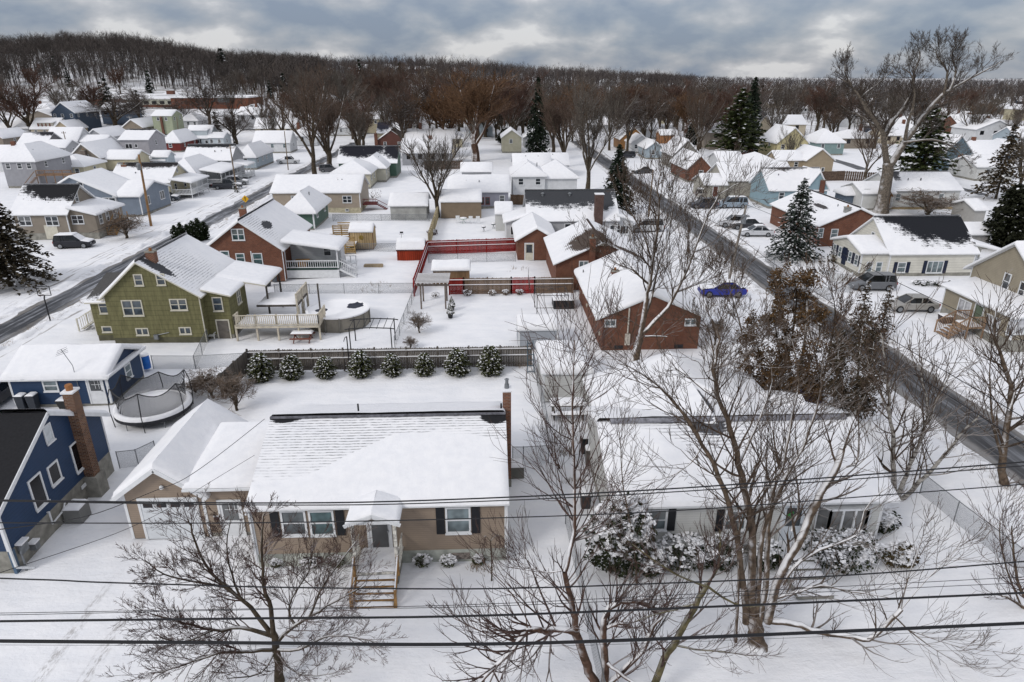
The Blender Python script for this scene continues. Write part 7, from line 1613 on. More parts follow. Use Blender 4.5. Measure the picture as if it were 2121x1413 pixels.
chain_fence('chain link fence along the far side of the right road', [G3(1585, 542), G3(1640, 585), G3(1720, 625)], 1.1, 3)
chain_fence('chain link fence before the tan shed in the brick house yard', [G3(708, 520), G3(824, 520)], 1.1, 4)
chain_fence('chain link fence behind the red barn inside the red fence', [G3(888, 545), G3(1068, 542)], 1.1, 4)
chain_fence('chain link fence between the ranch yard and the block garage', [G3(690, 458), G3(890, 458)], 1.1, 4)
chain_fence('chain link fence along the driveway of the white cape house', [G3(1715, 600), G3(1760, 606)], 1.0, 2)
picket_fence('small white picket fence before the white sun porch', [G3(1717, 580), G3(1762, 584)], 1.1, plain('white pickets', (.6, .61, .62), .6), step=1.5, gap=.28)
picket_fence('long brown board fence beyond the blue garden shed', [G3(1668, 376), G3(1745, 374), G3(1822, 378)], 2.0, plain('dark brown fence', (.11, .075, .055), .85, .3), step=4, gap=.4, snowrail=False, tops=False)
picket_fence('brown fence piece below the two storey white house', [G3(1058, 424), G3(1090, 424)], 1.8, BRF, snowrail=False)
picket_fence('dark brown fence behind the block garage', [G3(880, 352), G3(958, 350)], 2.0, plain('dark brown fence', (.11, .075, .055), .85, .3), step=4, gap=.4, snowrail=False, tops=False)
picket_fence('orange brown fence far off behind the pines at right', [G3(1440, 298), G3(1490, 301), G3(1590, 310)], 1.8, plain('rust fence', (.2, .09, .045), .85, .3), step=5, gap=.6, snowrail=False, tops=False)
# ---------------------------------------------------------------- vehicles
RUB = plain('tyre rubber', (.012, .012, .013), .8, .1); RIM = plain('wheel rim', (.25, .26, .27), .35, .1, 3, .5, .6)
def car(label, px, py, head, kind, c, snow='rhg', name='car', cat='car', group=None):
    p = P(px, py); z0 = gz(p.x, p.y) + .0; root = thing(name, label, cat, (round(p.x, 2), round(p.y, 2), round(z0, 3)), group)
    paint = plain('car paint ' + label[:22], c, .28, .05, 1, .5)
    S_ = {'sedan': (4.7, .9, .62, .92, 1.42, [(-1.75, 0), (-1.1, .97), (.25, 1), (1.15, 0)]), 'suv': (4.6, .93, .7, 1.05, 1.72, [(-2.2, 0), (-2.0, .96), (.3, 1), (1.15, 0)]),
          'pickup': (5.6, .98, .72, 1.12, 1.85, [(-.75, 0), (-.65, 1), (.7, 1), (1.45, 0)]), 'van': (4.9, .97, .7, 1.08, 1.78, [(-2.35, 0), (-2.2, .97), (.6, 1), (1.7, 0)])}[kind]
    L, w, hood, belt, top, cab = S_; mb = MB()
    st = [(-L / 2, .82, .42, belt - .18), (-L / 2 + .12, .93, .3, belt - .03), (-L * .32, 1, .26, belt), (0, 1, .26, belt), (L * .2, 1, .26, belt), (L * .27, .99, .26, belt - .04), (L * .42, .95, .28, hood + .16), (L / 2 - .06, .86, .32, hood + .04), (L / 2, .78, .42, hood - .1)]
    if kind == 'pickup': st[1] = (-L / 2 + .12, .95, .4, belt - .05)
    b = 0; k = 8
    for (x, f, zl, zb) in st:
        W_ = w * f; ch = .09
        mb.v += [(x, -W_ + ch, zl), (x, W_ - ch, zl), (x, W_, zl + ch), (x, W_ * 1.0, zb - ch), (x, W_ * .9, zb), (x, -W_ * .9, zb), (x, -W_, zb - ch), (x, -W_, zl + ch)]
    for i in range(len(st) - 1):
        for j in range(k): j2 = (j + 1) % k; mb.f.append((i * k + j, i * k + j2, (i + 1) * k + j2, (i + 1) * k + j)[::-1]); mb.m.append(0)
    mb.f.append(tuple(range(k))); mb.f.append(tuple((len(st) - 1) * k + j for j in range(k))[::-1]); mb.m += [0, 0]
    def loc(m): m.v = [(x + p.x, y + p.y, z + z0) for x, y, z in m.v]; return m
    body_ = obj('body', loc(mb), paint, root, shade=False, fix=True)
    g = MB(); wb, wt = w * .9, w * .74; zt = top
    q = [(cab[0][0], belt - .02, wb), (cab[1][0], belt + (zt - belt) * cab[1][1] - .03, wt), (cab[2][0], zt - .03, wt), (cab[3][0], belt - .05, wb)]
    for i in range(3): (x0, a0, w0), (x1, a1, w1) = q[i], q[i + 1]; g.face([(x0, -w0, a0), (x1, -w1, a1), (x1, w1, a1), (x0, w0, a0)])
    for s in (-1, 1): g.face([(q[0][0], s * wb, q[0][1]), (q[1][0], s * wt, q[1][1]), (q[2][0], s * wt, q[2][1]), (q[3][0], s * wb, q[3][1])][::s])
    obj('window_glass', loc(g), glass('car glass', (.012, .014, .016), .08), root)
    pl = MB()
    pl.beam((q[1][0] - .05, 0, q[1][1] + .03), (q[2][0] + .05, 0, q[2][1] + .03), wt * 2.02, .05)
    for s in (-1, 1):
        for (x0, a0, w0), (x1, a1, w1) in ((q[0], q[1]), (q[2], q[3])): pl.beam((x0, s * w0, a0), (x1, s * w1, a1), .07)
        xm = (q[1][0] + q[2][0]) / 2 - .1; pl.beam((xm, s * wb * 1.0, belt), (xm - .05, s * wt, zt - .03), .08)
        if kind in ('suv', 'van'): pl.beam((q[1][0] + .75, s * wb, belt), (q[1][0] + .65, s * wt, zt - .03), .1)
        pl.beam((cab[3][0] - .35, s * (w + .02), belt + .06), (cab[3][0] - .35, s * (w + .2), belt + .08), .1, .14)
    obj('roof_frame', loc(pl), paint, root)
    if kind == 'pickup':
        bd = MB(); bd.box(-L / 2 + .15, -.85, -w * .8, w * .8, belt - .02, belt + .02); obj('cargo_bed', loc(bd), SN if 'b' in snow else BLACK, root)
    wr = .34 if kind in ('sedan',) else .38
    for sx in (-L * .31, L * .31):
        for s in (-1, 1):
            t = MB(); t2 = MB(); n = 16; v = []
            for yy, m_ in ((s * (w - .2), t), (s * (w + .015), t)):
                for j in range(n): an = 2 * math.pi * j / n; t.v.append((sx + wr * math.cos(an), yy, wr + wr * math.sin(an)))
            for j in range(n): t.f.append((j, (j + 1) % n, n + (j + 1) % n, n + j)); t.m.append(0)
            t.f.append(tuple(range(n))); t.f.append(tuple(range(n, 2 * n))); t.m += [0, 0]
            t2.v = [(sx + wr * .64 * math.cos(2 * math.pi * j / n), s * (w + .022), wr + wr * .64 * math.sin(2 * math.pi * j / n)) for j in range(n)]; t2.f = [tuple(range(n))]; t2.m = [0]
            o = obj('wheel', loc(t), RUB, root, fix=True); obj('rim', loc(t2), RIM, o)
    for s in (-1, 1):
        hl = MB().box(L / 2 - .12, L / 2 - .02, s * w * .62 - .16, s * w * .62 + .16, hood - .14, hood + .0); obj('headlight', loc(hl), plain('headlight', (.5, .52, .54), .2), root)
        tl = MB().box(-L / 2 - .01, -L / 2 + .16, s * w * .78 - .09, s * w * .78 + .09, belt - .32, belt - .08); obj('tail_light', loc(tl), plain('tail light', (.3, .01, .01), .3), root)
    sn = MB()
    if 'r' in snow: snowsheet(sn, (q[1][0], -wt, zt + .0), (q[2][0], -wt, zt + .0), (q[2][0], wt, zt + .0), (q[1][0], wt, zt + .0), .12, 8, 5)
    if 'h' in snow:
        a = cab[3][0] - .05; snowsheet(sn, (a, -w * .85, belt - .06), (L / 2 - .15, -w * .8, hood + .08), (L / 2 - .15, w * .8, hood + .08), (a, w * .85, belt - .06), .12, 6, 5)
    if 'g' in snow:
        (x0, a0, w0), (x1, a1, w1) = q[2], q[3]; sn.face([(x0, -w0, a0 + .08), (x1, -w1, a1 + .1), (x1, w1, a1 + .1), (x0, w0, a0 + .08)][::1]); (x0, a0, w0), (x1, a1, w1) = q[0], q[1]
        sn.face([(x0 - .03, -w0, a0 + .05), (x1, -w1, a1 + .08), (x1, w1, a1 + .08), (x0 - .03, w0, a0 + .05)])
    if 't' in snow and kind == 'sedan': snowsheet(sn, (-L / 2 + .1, -w * .8, belt - .02), (cab[0][0] + .1, -w * .8, belt), (cab[0][0] + .1, w * .8, belt), (-L / 2 + .1, w * .8, belt - .02), .1, 5, 5)
    if sn.v: obj('snow_cover', loc(sn), SN, root, shade=True)
    root.rotation_euler.z = R(head); return root
car('black suv with snow on roof and hood, parked below the taupe house', 157, 512, 5, 'suv', (.008, .009, .014), 'rhg')
car('dark grey suv parked beside the yellow house porch', 345, 416, 8, 'suv', (.05, .06, .075), 'h')
car('dark pickup truck in the snowy driveway across the left road', 472, 391, 12, 'pickup', (.025, .028, .034), 'h', 'pickup_truck', 'pickup truck')
car('light grey car behind the dark pickup truck', 492, 383, 12, 'suv', (.3, .31, .32), 'rh')
car('white pickup truck parked beyond the left road', 598, 339, 8, 'pickup', (.5, .51, .52), 'rhb', 'pickup_truck', 'pickup truck')
car('grey suv parked by the two thick tree trunks', 682, 356, 15, 'suv', (.1, .1, .11), 'h')
car('bright blue sports sedan half covered with snow beside the brick ranch', 1494, 612, 176, 'sedan', (.012, .025, .26), 'rhgt')
car('silver grey suv in the driveway of the white cape house', 1803, 598, 178, 'suv', (.12, .125, .135), '')
car('tan silver sedan parked by the beige house with the porch', 1884, 642, 178, 'sedan', (.3, .29, .27), '')
car('beige suv parked closest to the long beige ranch', 1466, 411, -5, 'suv', (.36, .34, .31), 'r')
car('dark navy car parked left of the pale blue minivan', 1456, 431, 178, 'suv', (.015, .02, .035), '')
car('pale blue minivan parked right of the dark navy car', 1516, 430, 176, 'van', (.25, .31, .37), 'r', 'minivan', 'minivan')
car('white suv farthest left in the row by the snowy spruce', 1519, 470, 172, 'suv', (.5, .51, .53), 'rh')
car('dark sedan under heavy snow between two white cars', 1545, 474, 174, 'sedan', (.04, .04, .045), 'rhgt')
car('white sedan nearest the road by the snowy spruce', 1565, 487, 176, 'sedan', (.5, .51, .53), 'rht')
car('small car buried in snow beside the bend of the right road', 1330, 359, 200, 'sedan', (.06, .065, .07), 'rhgt')
car('dark car near the white cottage at the far end', 1298, 327, 190, 'suv', (.02, .022, .03), '')
car('dark red pickup truck beside the broad green pine', 1552, 325, 185, 'pickup', (.12, .012, .015), '', 'pickup_truck', 'pickup truck')
car('car under thick snow at the left edge beside the navy garage', -8, 832, 95, 'sedan', (.05, .05, .055), 'rhgt')
car('white van behind the bare branches, right of the massive chimney house', 1338, 478, 180, 'van', (.5, .51, .52), 'rhg', 'van', 'van')
# ---------------------------------------------------------------- poles and cables
def pole(label, bx, by, tx, ty, r=.15, arm=0, transf=False, mat=None, lean=True):
    b = P(bx, by); t = V(tx, ty, b.y); root = thing('utility_pole', label, 'utility pole', (round(b.x, 2), round(b.y, 2), round(b.z, 2))); m = mat or plain('pole wood', (.19, .14, .095), .9, .25, 2)
    obj('pole', MB().tube([(b.x, b.y, b.z - .5), b.lerp(t, .5), t], [r, r * .85, r * .7], 8, cap=True), m, root)
    if arm:
        mb = MB(); q = b.lerp(t, .93); mb.beam(q + Vector((-arm, 0, 0)), q + Vector((arm, 0, 0)), .1, .12); obj('crossarm', mb, m, root)
        for s in (-.9, 0, .9): obj('insulator', MB().tube([q + Vector((arm * s, 0, .05)), q + Vector((arm * s, 0, .3))], .05, 6, cap=True), METAL, root)
    if transf: q = b.lerp(t, .85); obj('transformer', MB().lathe((q.x - .1, q.y - .35, q.z - .6), [(.0, 0), (.26, 0), (.28, .1), (.28, .85), (.2, .95), (0, .97)], 12), METAL, root)
    return b, t
orange = plain('fresh pole wood', (.26, .15, .07), .85, .25, 2)
pl1 = pole('leaning brown utility pole with transformer before the grey blue house', 313, 468, 287, 320, .2, 0, True, orange)
pole('utility pole between the white porches across the left road', 490, 393, 476, 300, .15, .8, False); pole('utility pole at the roadside beyond the dark pickup', 597, 352, 589, 272, .13); pole('slim pole in front of the white sun porch, far left', 144, 322, 131, 272, .14, .6)
pole('far utility pole beside the pale green house', 371, 285, 366, 243, .14); pole('white lamp pole in front of the dark crooked tree', 274, 280, 267, 240, .12, .9, False, plain('pale pole', (.4, .4, .4), .6))
pr = pole('leaning grey utility pole with transformer beside the right road', 1508, 585, 1546, 425, .16, 0, True, plain('grey pole wood', (.21, .185, .16), .9, .2, 2)); pole('utility pole beyond the bare tree on the right road', 1342, 461, 1353, 352, .14)
pole('far thin pole among the snowy yards, right of the red brown cottage', 748, 310, 745, 262, .12)
LINE = plain('black cable', (.012, .012, .014), .6, .1)
def cable(label, pts, r, name='power_cable'):
    mb = MB(); c = limb_pts(pts, 5); mb.tube(c, r, 6); q = pts[len(pts) // 2]; o = solo(name, mb, LINE, label, 'cable', (round(q.x, 2), round(q.y, 2), round(q.z, 2)))
YL = 10.0
def across(label, pp, r, y=YL): cable(label, [V(a, b, y) for a, b in pp], r)
across('upper of the paired cables crossing the snowy roofs', [(-250, 1031), (0, 1036), (530, 1042), (900, 1036), (1430, 1010), (2121, 957), (2400, 930)], .013)
across('lower of the paired cables crossing the snowy roofs', [(-250, 1034), (0, 1038), (530, 1046), (900, 1042), (1430, 1017), (2121, 965), (2400, 940)], .010)
across('single thin cable crossing the windows of the tan house', [(-250, 1081), (0, 1083), (530, 1083), (1060, 1072), (1430, 1056), (1850, 1024), (2121, 1003), (2400, 975)], .010)
across('wavy cable crossing the porch steps of the tan house', [(-250, 1188), (0, 1198), (120, 1202), (200, 1206), (400, 1212), (600, 1217), (930, 1220), (1130, 1217), (1330, 1210), (1750, 1192), (2121, 1163), (2400, 1140)], .014)
across('upper thin cable of the pair above the two thick cables', [(-250, 1272), (0, 1270), (530, 1261), (930, 1254), (1330, 1236), (2121, 1195), (2400, 1178)], .006)
across('lower thin cable of the pair above the two thick cables', [(-250, 1275), (0, 1274), (530, 1263), (930, 1258), (1330, 1243), (2121, 1207), (2400, 1192)], .006)
across('thick black cable, upper of the two heavy ones', [(-250, 1290), (0, 1287), (530, 1281), (930, 1277), (1330, 1263), (2121, 1228), (2400, 1212)], .022)
across('thickest black cable, lowest of all in the photo', [(-250, 1324), (0, 1328), (530, 1332), (930, 1335), (1330, 1325), (2121, 1291), (2400, 1275)], .034)
across('hair thin grey wire just under the thickest cable', [(-250, 1334), (0, 1336), (530, 1338), (930, 1341), (1330, 1333), (2121, 1302), (2400, 1290)], .0035)
def drop(label, pp, r): cable(label, [V(a, b, y) for a, b, y in pp], r, 'service_cable')
drop('service cable sagging from the tan house ridge over the garage', [(548, 868, 29.3), (450, 945, 27), (380, 993, 25), (325, 1015, 23), (205, 1062, 19), (90, 1085, 15), (-120, 1110, 11)], .013)
drop('thin service cable from the tan house roof down to the left', [(527, 943, 26.8), (420, 1008, 24.5), (340, 1058, 22), (240, 1105, 19), (50, 1170, 15), (-120, 1225, 12)], .009)
def along(label, px, py, z, r, y0=13, y1=170, name='power_cable'):
    x = P(px, py, z).x; pts = []; y = y0
    while y < y1: pts.append(Vector((x, y, z - .5 * math.sin(math.pi * ((y - 62) % 38) / 38)))); y += 9.5
    cable(label, pts, r)
along('lower roadside cable along the right road', 1735, 655, 6.6, .02); along('middle roadside cable along the right road', 1750, 628, 7.4, .02); along('upper roadside cable reaching over the beige house porch', 1987, 630, 8.6, .018)
along('roadside cable along the left road', 400, 395, 8.0, .018, 60, 200)
# ---------------------------------------------------------------- yard things
def at(px, py): p = P(px, py); p.z = gz(p.x, p.y); return p
def T0(name, label, cat, p, group=None): return thing(name, label, cat, (round(p.x, 2), round(p.y, 2), 0), group)
def trampoline():
    c = Vector((P(303, 893).x - .3, P(303, 893).y + 2.0, 0)); r = 2.3; z = .85; root = T0('trampoline', 'trampoline with sagging dark safety net, snow on the mat, beside the navy garage', 'trampoline', c)
    obj('jump_mat', MB().lathe((c.x, c.y, z), [(0, 0), (r - .3, .0)], 32), BLACK, root); mb = MB()
    mb.lathe((c.x, c.y, z), [(0, .12), (r * .6, .13), (r - .45, .1), (r - .35, .03), (r - .32, .12), (r - .1, .2), (r + .02, .1), (r + .05, -.06)], 36); obj('snow_cover', mb, SN, root, shade=True)
    mb = MB(); n = 36; mb.lathe((c.x, c.y, z), [(r - .3, -.02), (r + .04, -.06), (r + .04, -.3)], 36); obj('skirt', mb, plain('dark skirt', (.03, .03, .035), .8), root)
    tops = []
    for i in range(6):
        an = 2 * math.pi * i / 6 - .35; x, y = c.x + r * 1.04 * math.cos(an), c.y + r * 1.04 * math.sin(an); k = 1 if i not in (2,) else .75
        tp = Vector((c.x + r * .98 * math.cos(an), c.y + r * .98 * math.sin(an), z + 1.85 * k)); tops.append(tp)
        obj('net_pole', MB().tube([(x, y, 0), (x + .1 * math.cos(an), y + .1 * math.sin(an), z + .3), (x + .06 * math.cos(an), y, z + 1.2 * k), tp], .028, 6), BLACK, root)
        an += .5; x, y = c.x + r * .97 * math.cos(an), c.y + r * .97 * math.sin(an); obj('leg', MB().tube([(x, y, 0), (x, y, z)], .025, 5), METAL, root)
    nm = MB(); rim = MB(); pr_ = None
    for i in range(6):
        a, b = tops[i], tops[(i + 1) % 6]; m = 8
        for j in range(m):
            t0, t1 = j / m, (j + 1) / m; q = []
            for t in (t0, t1):
                an = 2 * math.pi * (i + t) / 6 - .35; s = math.sin(math.pi * t); tp = a.lerp(b, t) - Vector((0, 0, .45 * s)); d = Vector((math.cos(an), math.sin(an), 0)); tp = Vector((c.x, c.y, tp.z)) + d * (r * .96 - .15 * s); q.append((tp, Vector((c.x, c.y, z + .1)) + d * (r - .3)))
            nm.face([q[0][1], q[1][1], q[1][0], q[0][0]]); rim.tube([q[0][0], q[1][0]], .035, 5)
    obj('safety_net', nm, netmat(), root); obj('net_rim', rim, BLACK, root)
trampoline()
def bin_(label, px, py, c, group=None, w=.55, h=1.0):
    p = at(px, py); root = T0('trash_bin', label, 'trash bin', p, group); m = plain('bin ' + label[:12], c, .5); q = MB()
    q.v = [(p.x + a * w / 2 * s, p.y + b * w / 2 * s, z) for z, s in ((0, .8), (h, 1)) for a, b in ((-1, -1), (1, -1), (1, 1), (-1, 1))]; q.f = [(0, 1, 5, 4), (1, 2, 6, 5), (2, 3, 7, 6), (3, 0, 4, 7), (3, 2, 1, 0), (4, 5, 6, 7)]; q.m = [0] * 6
    obj('bin_body', q, m, root); obj('lid', MB().box(p.x - w / 2 - .03, p.x + w / 2 + .03, p.y - w / 2 - .05, p.y + w / 2, h + .002, h + .07), m, root); sn = MB(); snowsheet(sn, (p.x - w / 2, p.y - w / 2, h + .03), (p.x + w / 2, p.y - w / 2, h + .03), (p.x + w / 2, p.y + w / 2, h + .03), (p.x - w / 2, p.y + w / 2, h + .03), .09, 5, 5); obj('snow_cover', sn, SN, root)
bin_('left of two dark bins with snowy lids before the navy garage', 50, 848, (.03, .035, .045)); bin_('right of two dark bins with snowy lids before the navy garage', 73, 847, (.03, .035, .045)); bin_('low black box with snowy lid near the tall brick chimney', 141, 842, (.02, .02, .02), w=.9, h=.55)
bin_('dark green bin beside the brick house porch', 609, 574, (.015, .05, .025)); bin_('grey bin under the patio roof of the green house', 570, 583, (.09, .1, .115)); bin_('brown box on the snow before the beige house stairs', 1956, 668, (.05, .035, .035), w=.9, h=.6)
bin_('black bin beside the left wall of the white ranch', 1211, 937, (.025, .028, .03)); bin_('grey pot shaped bin beside the left wall of the white ranch', 1221, 962, (.12, .11, .1)); bin_('dark bin lying near the front corner of the white ranch', 1212, 1050, (.03, .03, .032), h=.8); bin_('green container on the snow below the green house patio', 556, 592, (.03, .032, .036), h=.8)
p = at(304, 766); r_ = T0('rain_barrel', 'bright blue barrel with snowy lid beside the navy garage', 'barrel', p); bb = plain('bright blue plastic', (.01, .12, .45), .35)
obj('barrel_body', MB().lathe((p.x, p.y, .15), [(0, 0), (.33, 0), (.36, .25), (.36, .85), (.34, 1.05), (0, 1.06)], 18), bb, r_); obj('snow_cover', MB().lathe((p.x, p.y, 1.21), [(.36, 0), (.33, .08), (0, .14)], 14), SN, r_, shade=True)
def acunit(label, px, py, c=(.2, .2, .19), w=.85, h=.8):
    p = at(px, py); root = T0('air_conditioner', label, 'air conditioner', p); obj('casing', MB().box(p.x - w / 2, p.x + w / 2, p.y - w / 2, p.y + w / 2, 0, h), siding('condenser grille ' + str(c), c, .05), root); sn = MB(); snowsheet(sn, (p.x - w / 2, p.y - w / 2, h - .04), (p.x + w / 2, p.y - w / 2, h - .04), (p.x + w / 2, p.y + w / 2, h - .04), (p.x - w / 2, p.y + w / 2, h - .04), .12, 6, 6); obj('snow_cover', sn, SN, root, shade=True)
acunit('grey air conditioner with snowy top beside the navy house', 163, 1075); acunit('air conditioner with snow on top beside the brick chimney', 1070, 985, (.17, .17, .15), .8, .75)
# basketball hoop
p = at(105, 667); r_ = T0('basketball_hoop', 'basketball hoop on a black pole beside the left road', 'basketball hoop', p); t = V(92, 612, p.y)
obj('pole', MB().tube([p, (p.x, p.y, t.z - .3), t], .06, 6), BLACK, r_); mb = MB(); z = t.z; mb.beam((t.x - .55, p.y, z), (t.x + .6, p.y, z), .05); mb.beam((t.x - .55, p.y, z + .85), (t.x + .6, p.y, z + .85), .05); mb.beam((t.x - .55, p.y, z), (t.x - .55, p.y, z + .85), .05); mb.beam((t.x + .6, p.y, z), (t.x + .6, p.y, z + .85), .05); mb.beam((t.x, p.y - .1, z + .1), (t.x, p.y - .6, z + .1), .04)
obj('backboard_frame', mb, BLACK, r_); obj('rim', MB().lathe((t.x, p.y - .4, z + .12), [(.22, 0), (.24, .02), (.22, .04)], 12), plain('rim dark', (.08, .03, .02), .6), r_)
# picnic table
p = at(628, 706); r_ = T0('picnic_table', 'red brown picnic table with snow on its top below the pool deck', 'picnic table', p); rb = plain('red brown stain', (.17, .06, .04), .8, .2)
mb = MB(); mb.box(p.x - .9, p.x + .9, p.y - .35, p.y + .35, .7, .75); obj('table_top', mb, rb, r_)
for s in (-1, 1): obj('bench', MB().box(p.x - .9, p.x + .9, p.y + s * .7 - .13, p.y + s * .7 + .13, .42, .46), rb, r_)
for s in (-.65, .65): mb = MB(); mb.beam((p.x + s, p.y - .65, 0), (p.x + s, p.y + .2, .7), .07); mb.beam((p.x + s, p.y + .65, 0), (p.x + s, p.y - .2, .7), .07); mb.beam((p.x + s, p.y - .75, .4), (p.x + s, p.y + .75, .4), .06); obj('leg', mb, rb, r_)
sn = MB(); snowsheet(sn, (p.x - .9, p.y - .35, .7), (p.x + .9, p.y - .35, .7), (p.x + .9, p.y + .35, .7), (p.x - .9, p.y + .35, .7), .12, 8, 5); obj('snow_cover', sn, SN, r_, shade=True)
# plastic chair
p = at(440, 703); r_ = T0('garden_chair', 'white plastic garden chair beside the brown basement door', 'chair', p); wp = plain('white plastic', (.62, .62, .6), .4)
obj('seat', MB().box(p.x - .28, p.x + .28, p.y - .28, p.y + .25, .38, .43), wp, r_); mb = MB()
for i in range(5): mb.beam((p.x - .22 + i * .11, p.y + .25, .4), (p.x - .26 + i * .13, p.y + .45, 1.0 - .04 * abs(i - 2)), .08, .03)
obj('backrest', mb, wp, r_)
for s in (-1, 1): obj('armrest', MB().box(p.x + s * .32 - .05, p.x + s * .32 + .05, p.y - .25, p.y + .3, .6, .64), wp, r_)
for sx in (-1, 1):
    for sy in (-1, 1): obj('leg', MB().beam((p.x + sx * .3, p.y + sy * .24, 0), (p.x + sx * .28, p.y + sy * .22, .62), .06), wp, r_)
# black arbour frame
y = P(770, 726).y; r_ = T0('arbour_frame', 'black metal arbour frame beyond the weathered fence', 'arbour', P(768, 726)); xa, xb = V(727, 726, y).x, V(812, 722, y).x; mb = MB()
for x in (xa, xb):
    for yy in (y, y + 2.2): obj('leg', MB().tube([(x, yy, 0), (x, yy, 1.9)], .05, 6), BLACK, r_)
for yy in (y, y + 2.2): mb.tube([(xa - .35, yy, 1.85), (xa, yy, 1.92), ((xa + xb) / 2, yy, 2.0), (xb, yy, 1.92), (xb + .35, yy, 1.85)], .045, 6)
for i in range(7): x = xa + (xb - xa) * i / 6; mb.tube([(x, y - .2, 1.97), (x, y + 2.4, 1.97)], .025, 5)
obj('top_bars', mb, BLACK, r_)
p = at(727, 770); r_ = T0('feeder_pole', 'tall thin black garden pole at the fence between the arborvitae', 'garden pole', p); obj('pole', MB().tube([(p.x, p.y - .3, 0), (p.x, p.y - .3, 3.0)], .045, 6), BLACK, r_); mb = MB(); mb.tube([(p.x - .25, p.y - .3, 2.6), (p.x - .15, p.y - .3, 2.9), (p.x, p.y - .3, 3.0)], .03, 5); obj('hook', mb, BLACK, r_)
# pergola
pa, pb = P(872, 640), P(926, 644); r_ = T0('pergola', 'weathered wooden pergola with snow on its lattice roof', 'pergola', (pa + pb) / 2); x0, x1, y0 = pa.x - .15, pb.x, pa.y; wd = plain('weathered pergola wood', (.16, .13, .11), .85, .25, 4)
for x in (x0 + .2, x1 - .15):
    for yy in (y0, y0 + 2.4): obj('post', MB().box(x - .07, x + .07, yy - .07, yy + .07, 0, 2.3), wd, r_)
mb = MB(); sn = MB()
for yy in (y0, y0 + 2.4): mb.box(x0 - .2, x1 + .2, yy - .05, yy + .05, 2.3, 2.5)
for i in range(9): x = x0 - .1 + (x1 - x0 + .2) * i / 8; mb.box(x - .035, x + .035, y0 - .4, y0 + 2.8, 2.5, 2.62); sn.box(x - .045, x + .045, y0 - .4, y0 + 2.8, 2.622, 2.67)
for i in range(8): yy = y0 - .3 + 3.0 * i / 7; mb.box(x0 - .25, x1 + .25, yy - .03, yy + .03, 2.68, 2.74); sn.box(x0 - .25, x1 + .25, yy - .04, yy + .04, 2.742, 2.79)
rf = obj('roof_lattice', mb, wd, r_); obj('snow_cover', sn, SN, rf)
for px, py, lb in ((936, 643, 'right of the pergola, farther of two'), (933, 658, 'right of the pergola, nearer of two')):
    p = at(px, py); r_ = T0('potted_conifer', 'snowy potted conifer ' + lb, 'potted plant', p); obj('pot', MB().lathe((p.x, p.y, 0), [(.0, 0), (.2, 0), (.27, .4), (.2, .42)], 10), BLACK, r_); mb = MB(); rr = random.Random(px)
    for i in range(260): t = rr.random(); a = rr.uniform(0, 6.28); q = Vector((p.x + (1 - t) * .38 * math.cos(a), p.y + (1 - t) * .38 * math.sin(a), .45 + t * .9)); u = rv(rr).normalized() * .1; w = perp(u.normalized(), rr) * .06; mb.face([q - u, q + w, q + u, q - w], 1 if rr.random() < .45 else 0)
    obj('foliage', mb, [OLG, SN], r_)
# bare gazebo frame and hot tub
pa = P(1112, 657); r_ = T0('gazebo_frame', 'bare metal canopy frame beside the brick ranch', 'gazebo frame', pa); x0, y0 = pa.x, pa.y; x1 = V(1176, 657, y0).x; mb = MB(); fr = plain('dark bronze frame', (.05, .045, .045), .6)
for x in (x0, x1):
    for yy in (y0, y0 + 2.8): obj('leg', MB().tube([(x, yy, 0), (x, yy, 2.1)], .04, 5), fr, r_)
for yy in (y0, y0 + 2.8): mb.tube([(x0, yy, 2.1), (x1, yy, 2.1)], .03, 5); 
for x in (x0, x1): mb.tube([(x, y0, 2.1), (x, y0 + 2.8, 2.1)], .03, 5)
xm, ym = (x0 + x1) / 2, y0 + 1.4
for x in (x0, x1):
    for yy in (y0, y0 + 2.8): mb.tube([(x, yy, 2.1), (xm, ym, 2.35)], .025, 5)
mb.tube([(x0, y0, .9), (x1, y0, .9)], .03, 5); obj('canopy_bars', mb, fr, r_)
p = at(1168, 640); r_ = T0('hot_tub', 'dark hot tub with snow covered lid beside the brick ranch', 'hot tub', p); obj('tub', MB().box(p.x - 1, p.x + 1, p.y, p.y + 1.8, 0, .85), BLACK, r_); sn = MB(); snowsheet(sn, (p.x - 1.05, p.y - .05, .82), (p.x + 1.05, p.y - .05, .82), (p.x + 1.05, p.y + 1.85, .82), (p.x - 1.05, p.y + 1.85, .82), .15, 8, 8); obj('snow_cover', sn, SN, r_, shade=True)
# ladder, planter, playset, sign, misc
p = at(1098, 765); r_ = T0('step_ladder', 'dark metal ladder leaning by the end of the weathered fence', 'ladder', p); mb = MB(); bl_ = plain('ladder blue grey', (.05, .09, .12), .5)
for s in (-.25, .25): obj('side_rail', MB().beam((p.x + s, p.y - .9, 0), (p.x + s * .8, p.y + .2, 2.3), .06), bl_, r_)
for i in range(6): t = (i + .5) / 6; mb.beam((p.x - .24, p.y - .9 + 1.1 * t, 2.3 * t), (p.x + .24, p.y - .9 + 1.1 * t, 2.3 * t), .05)
obj('rung', mb, bl_, r_)
p = at(774, 553); solo('planter_box', (lambda m: m.box(p.x - 1.1, p.x + 1.1, p.y - .3, p.y + .3, 0, .3).box(p.x - 1.0, p.x + 1.0, p.y - .24, p.y + .24, .29, .34))(MB()), plain('pale planter wood', (.33, .26, .17), .8), 'pale wooden planter box alone on the snow behind the brick house', 'planter box', (round(p.x, 2), round(p.y, 2), 0))
p = at(1830, 436); r_ = T0('playhouse', 'wooden playset tower with snowy gable roof at the foot of the giant cottonwood', 'playset', p); mb = MB(); ob = plain('orange cedar', (.28, .14, .05), .8)
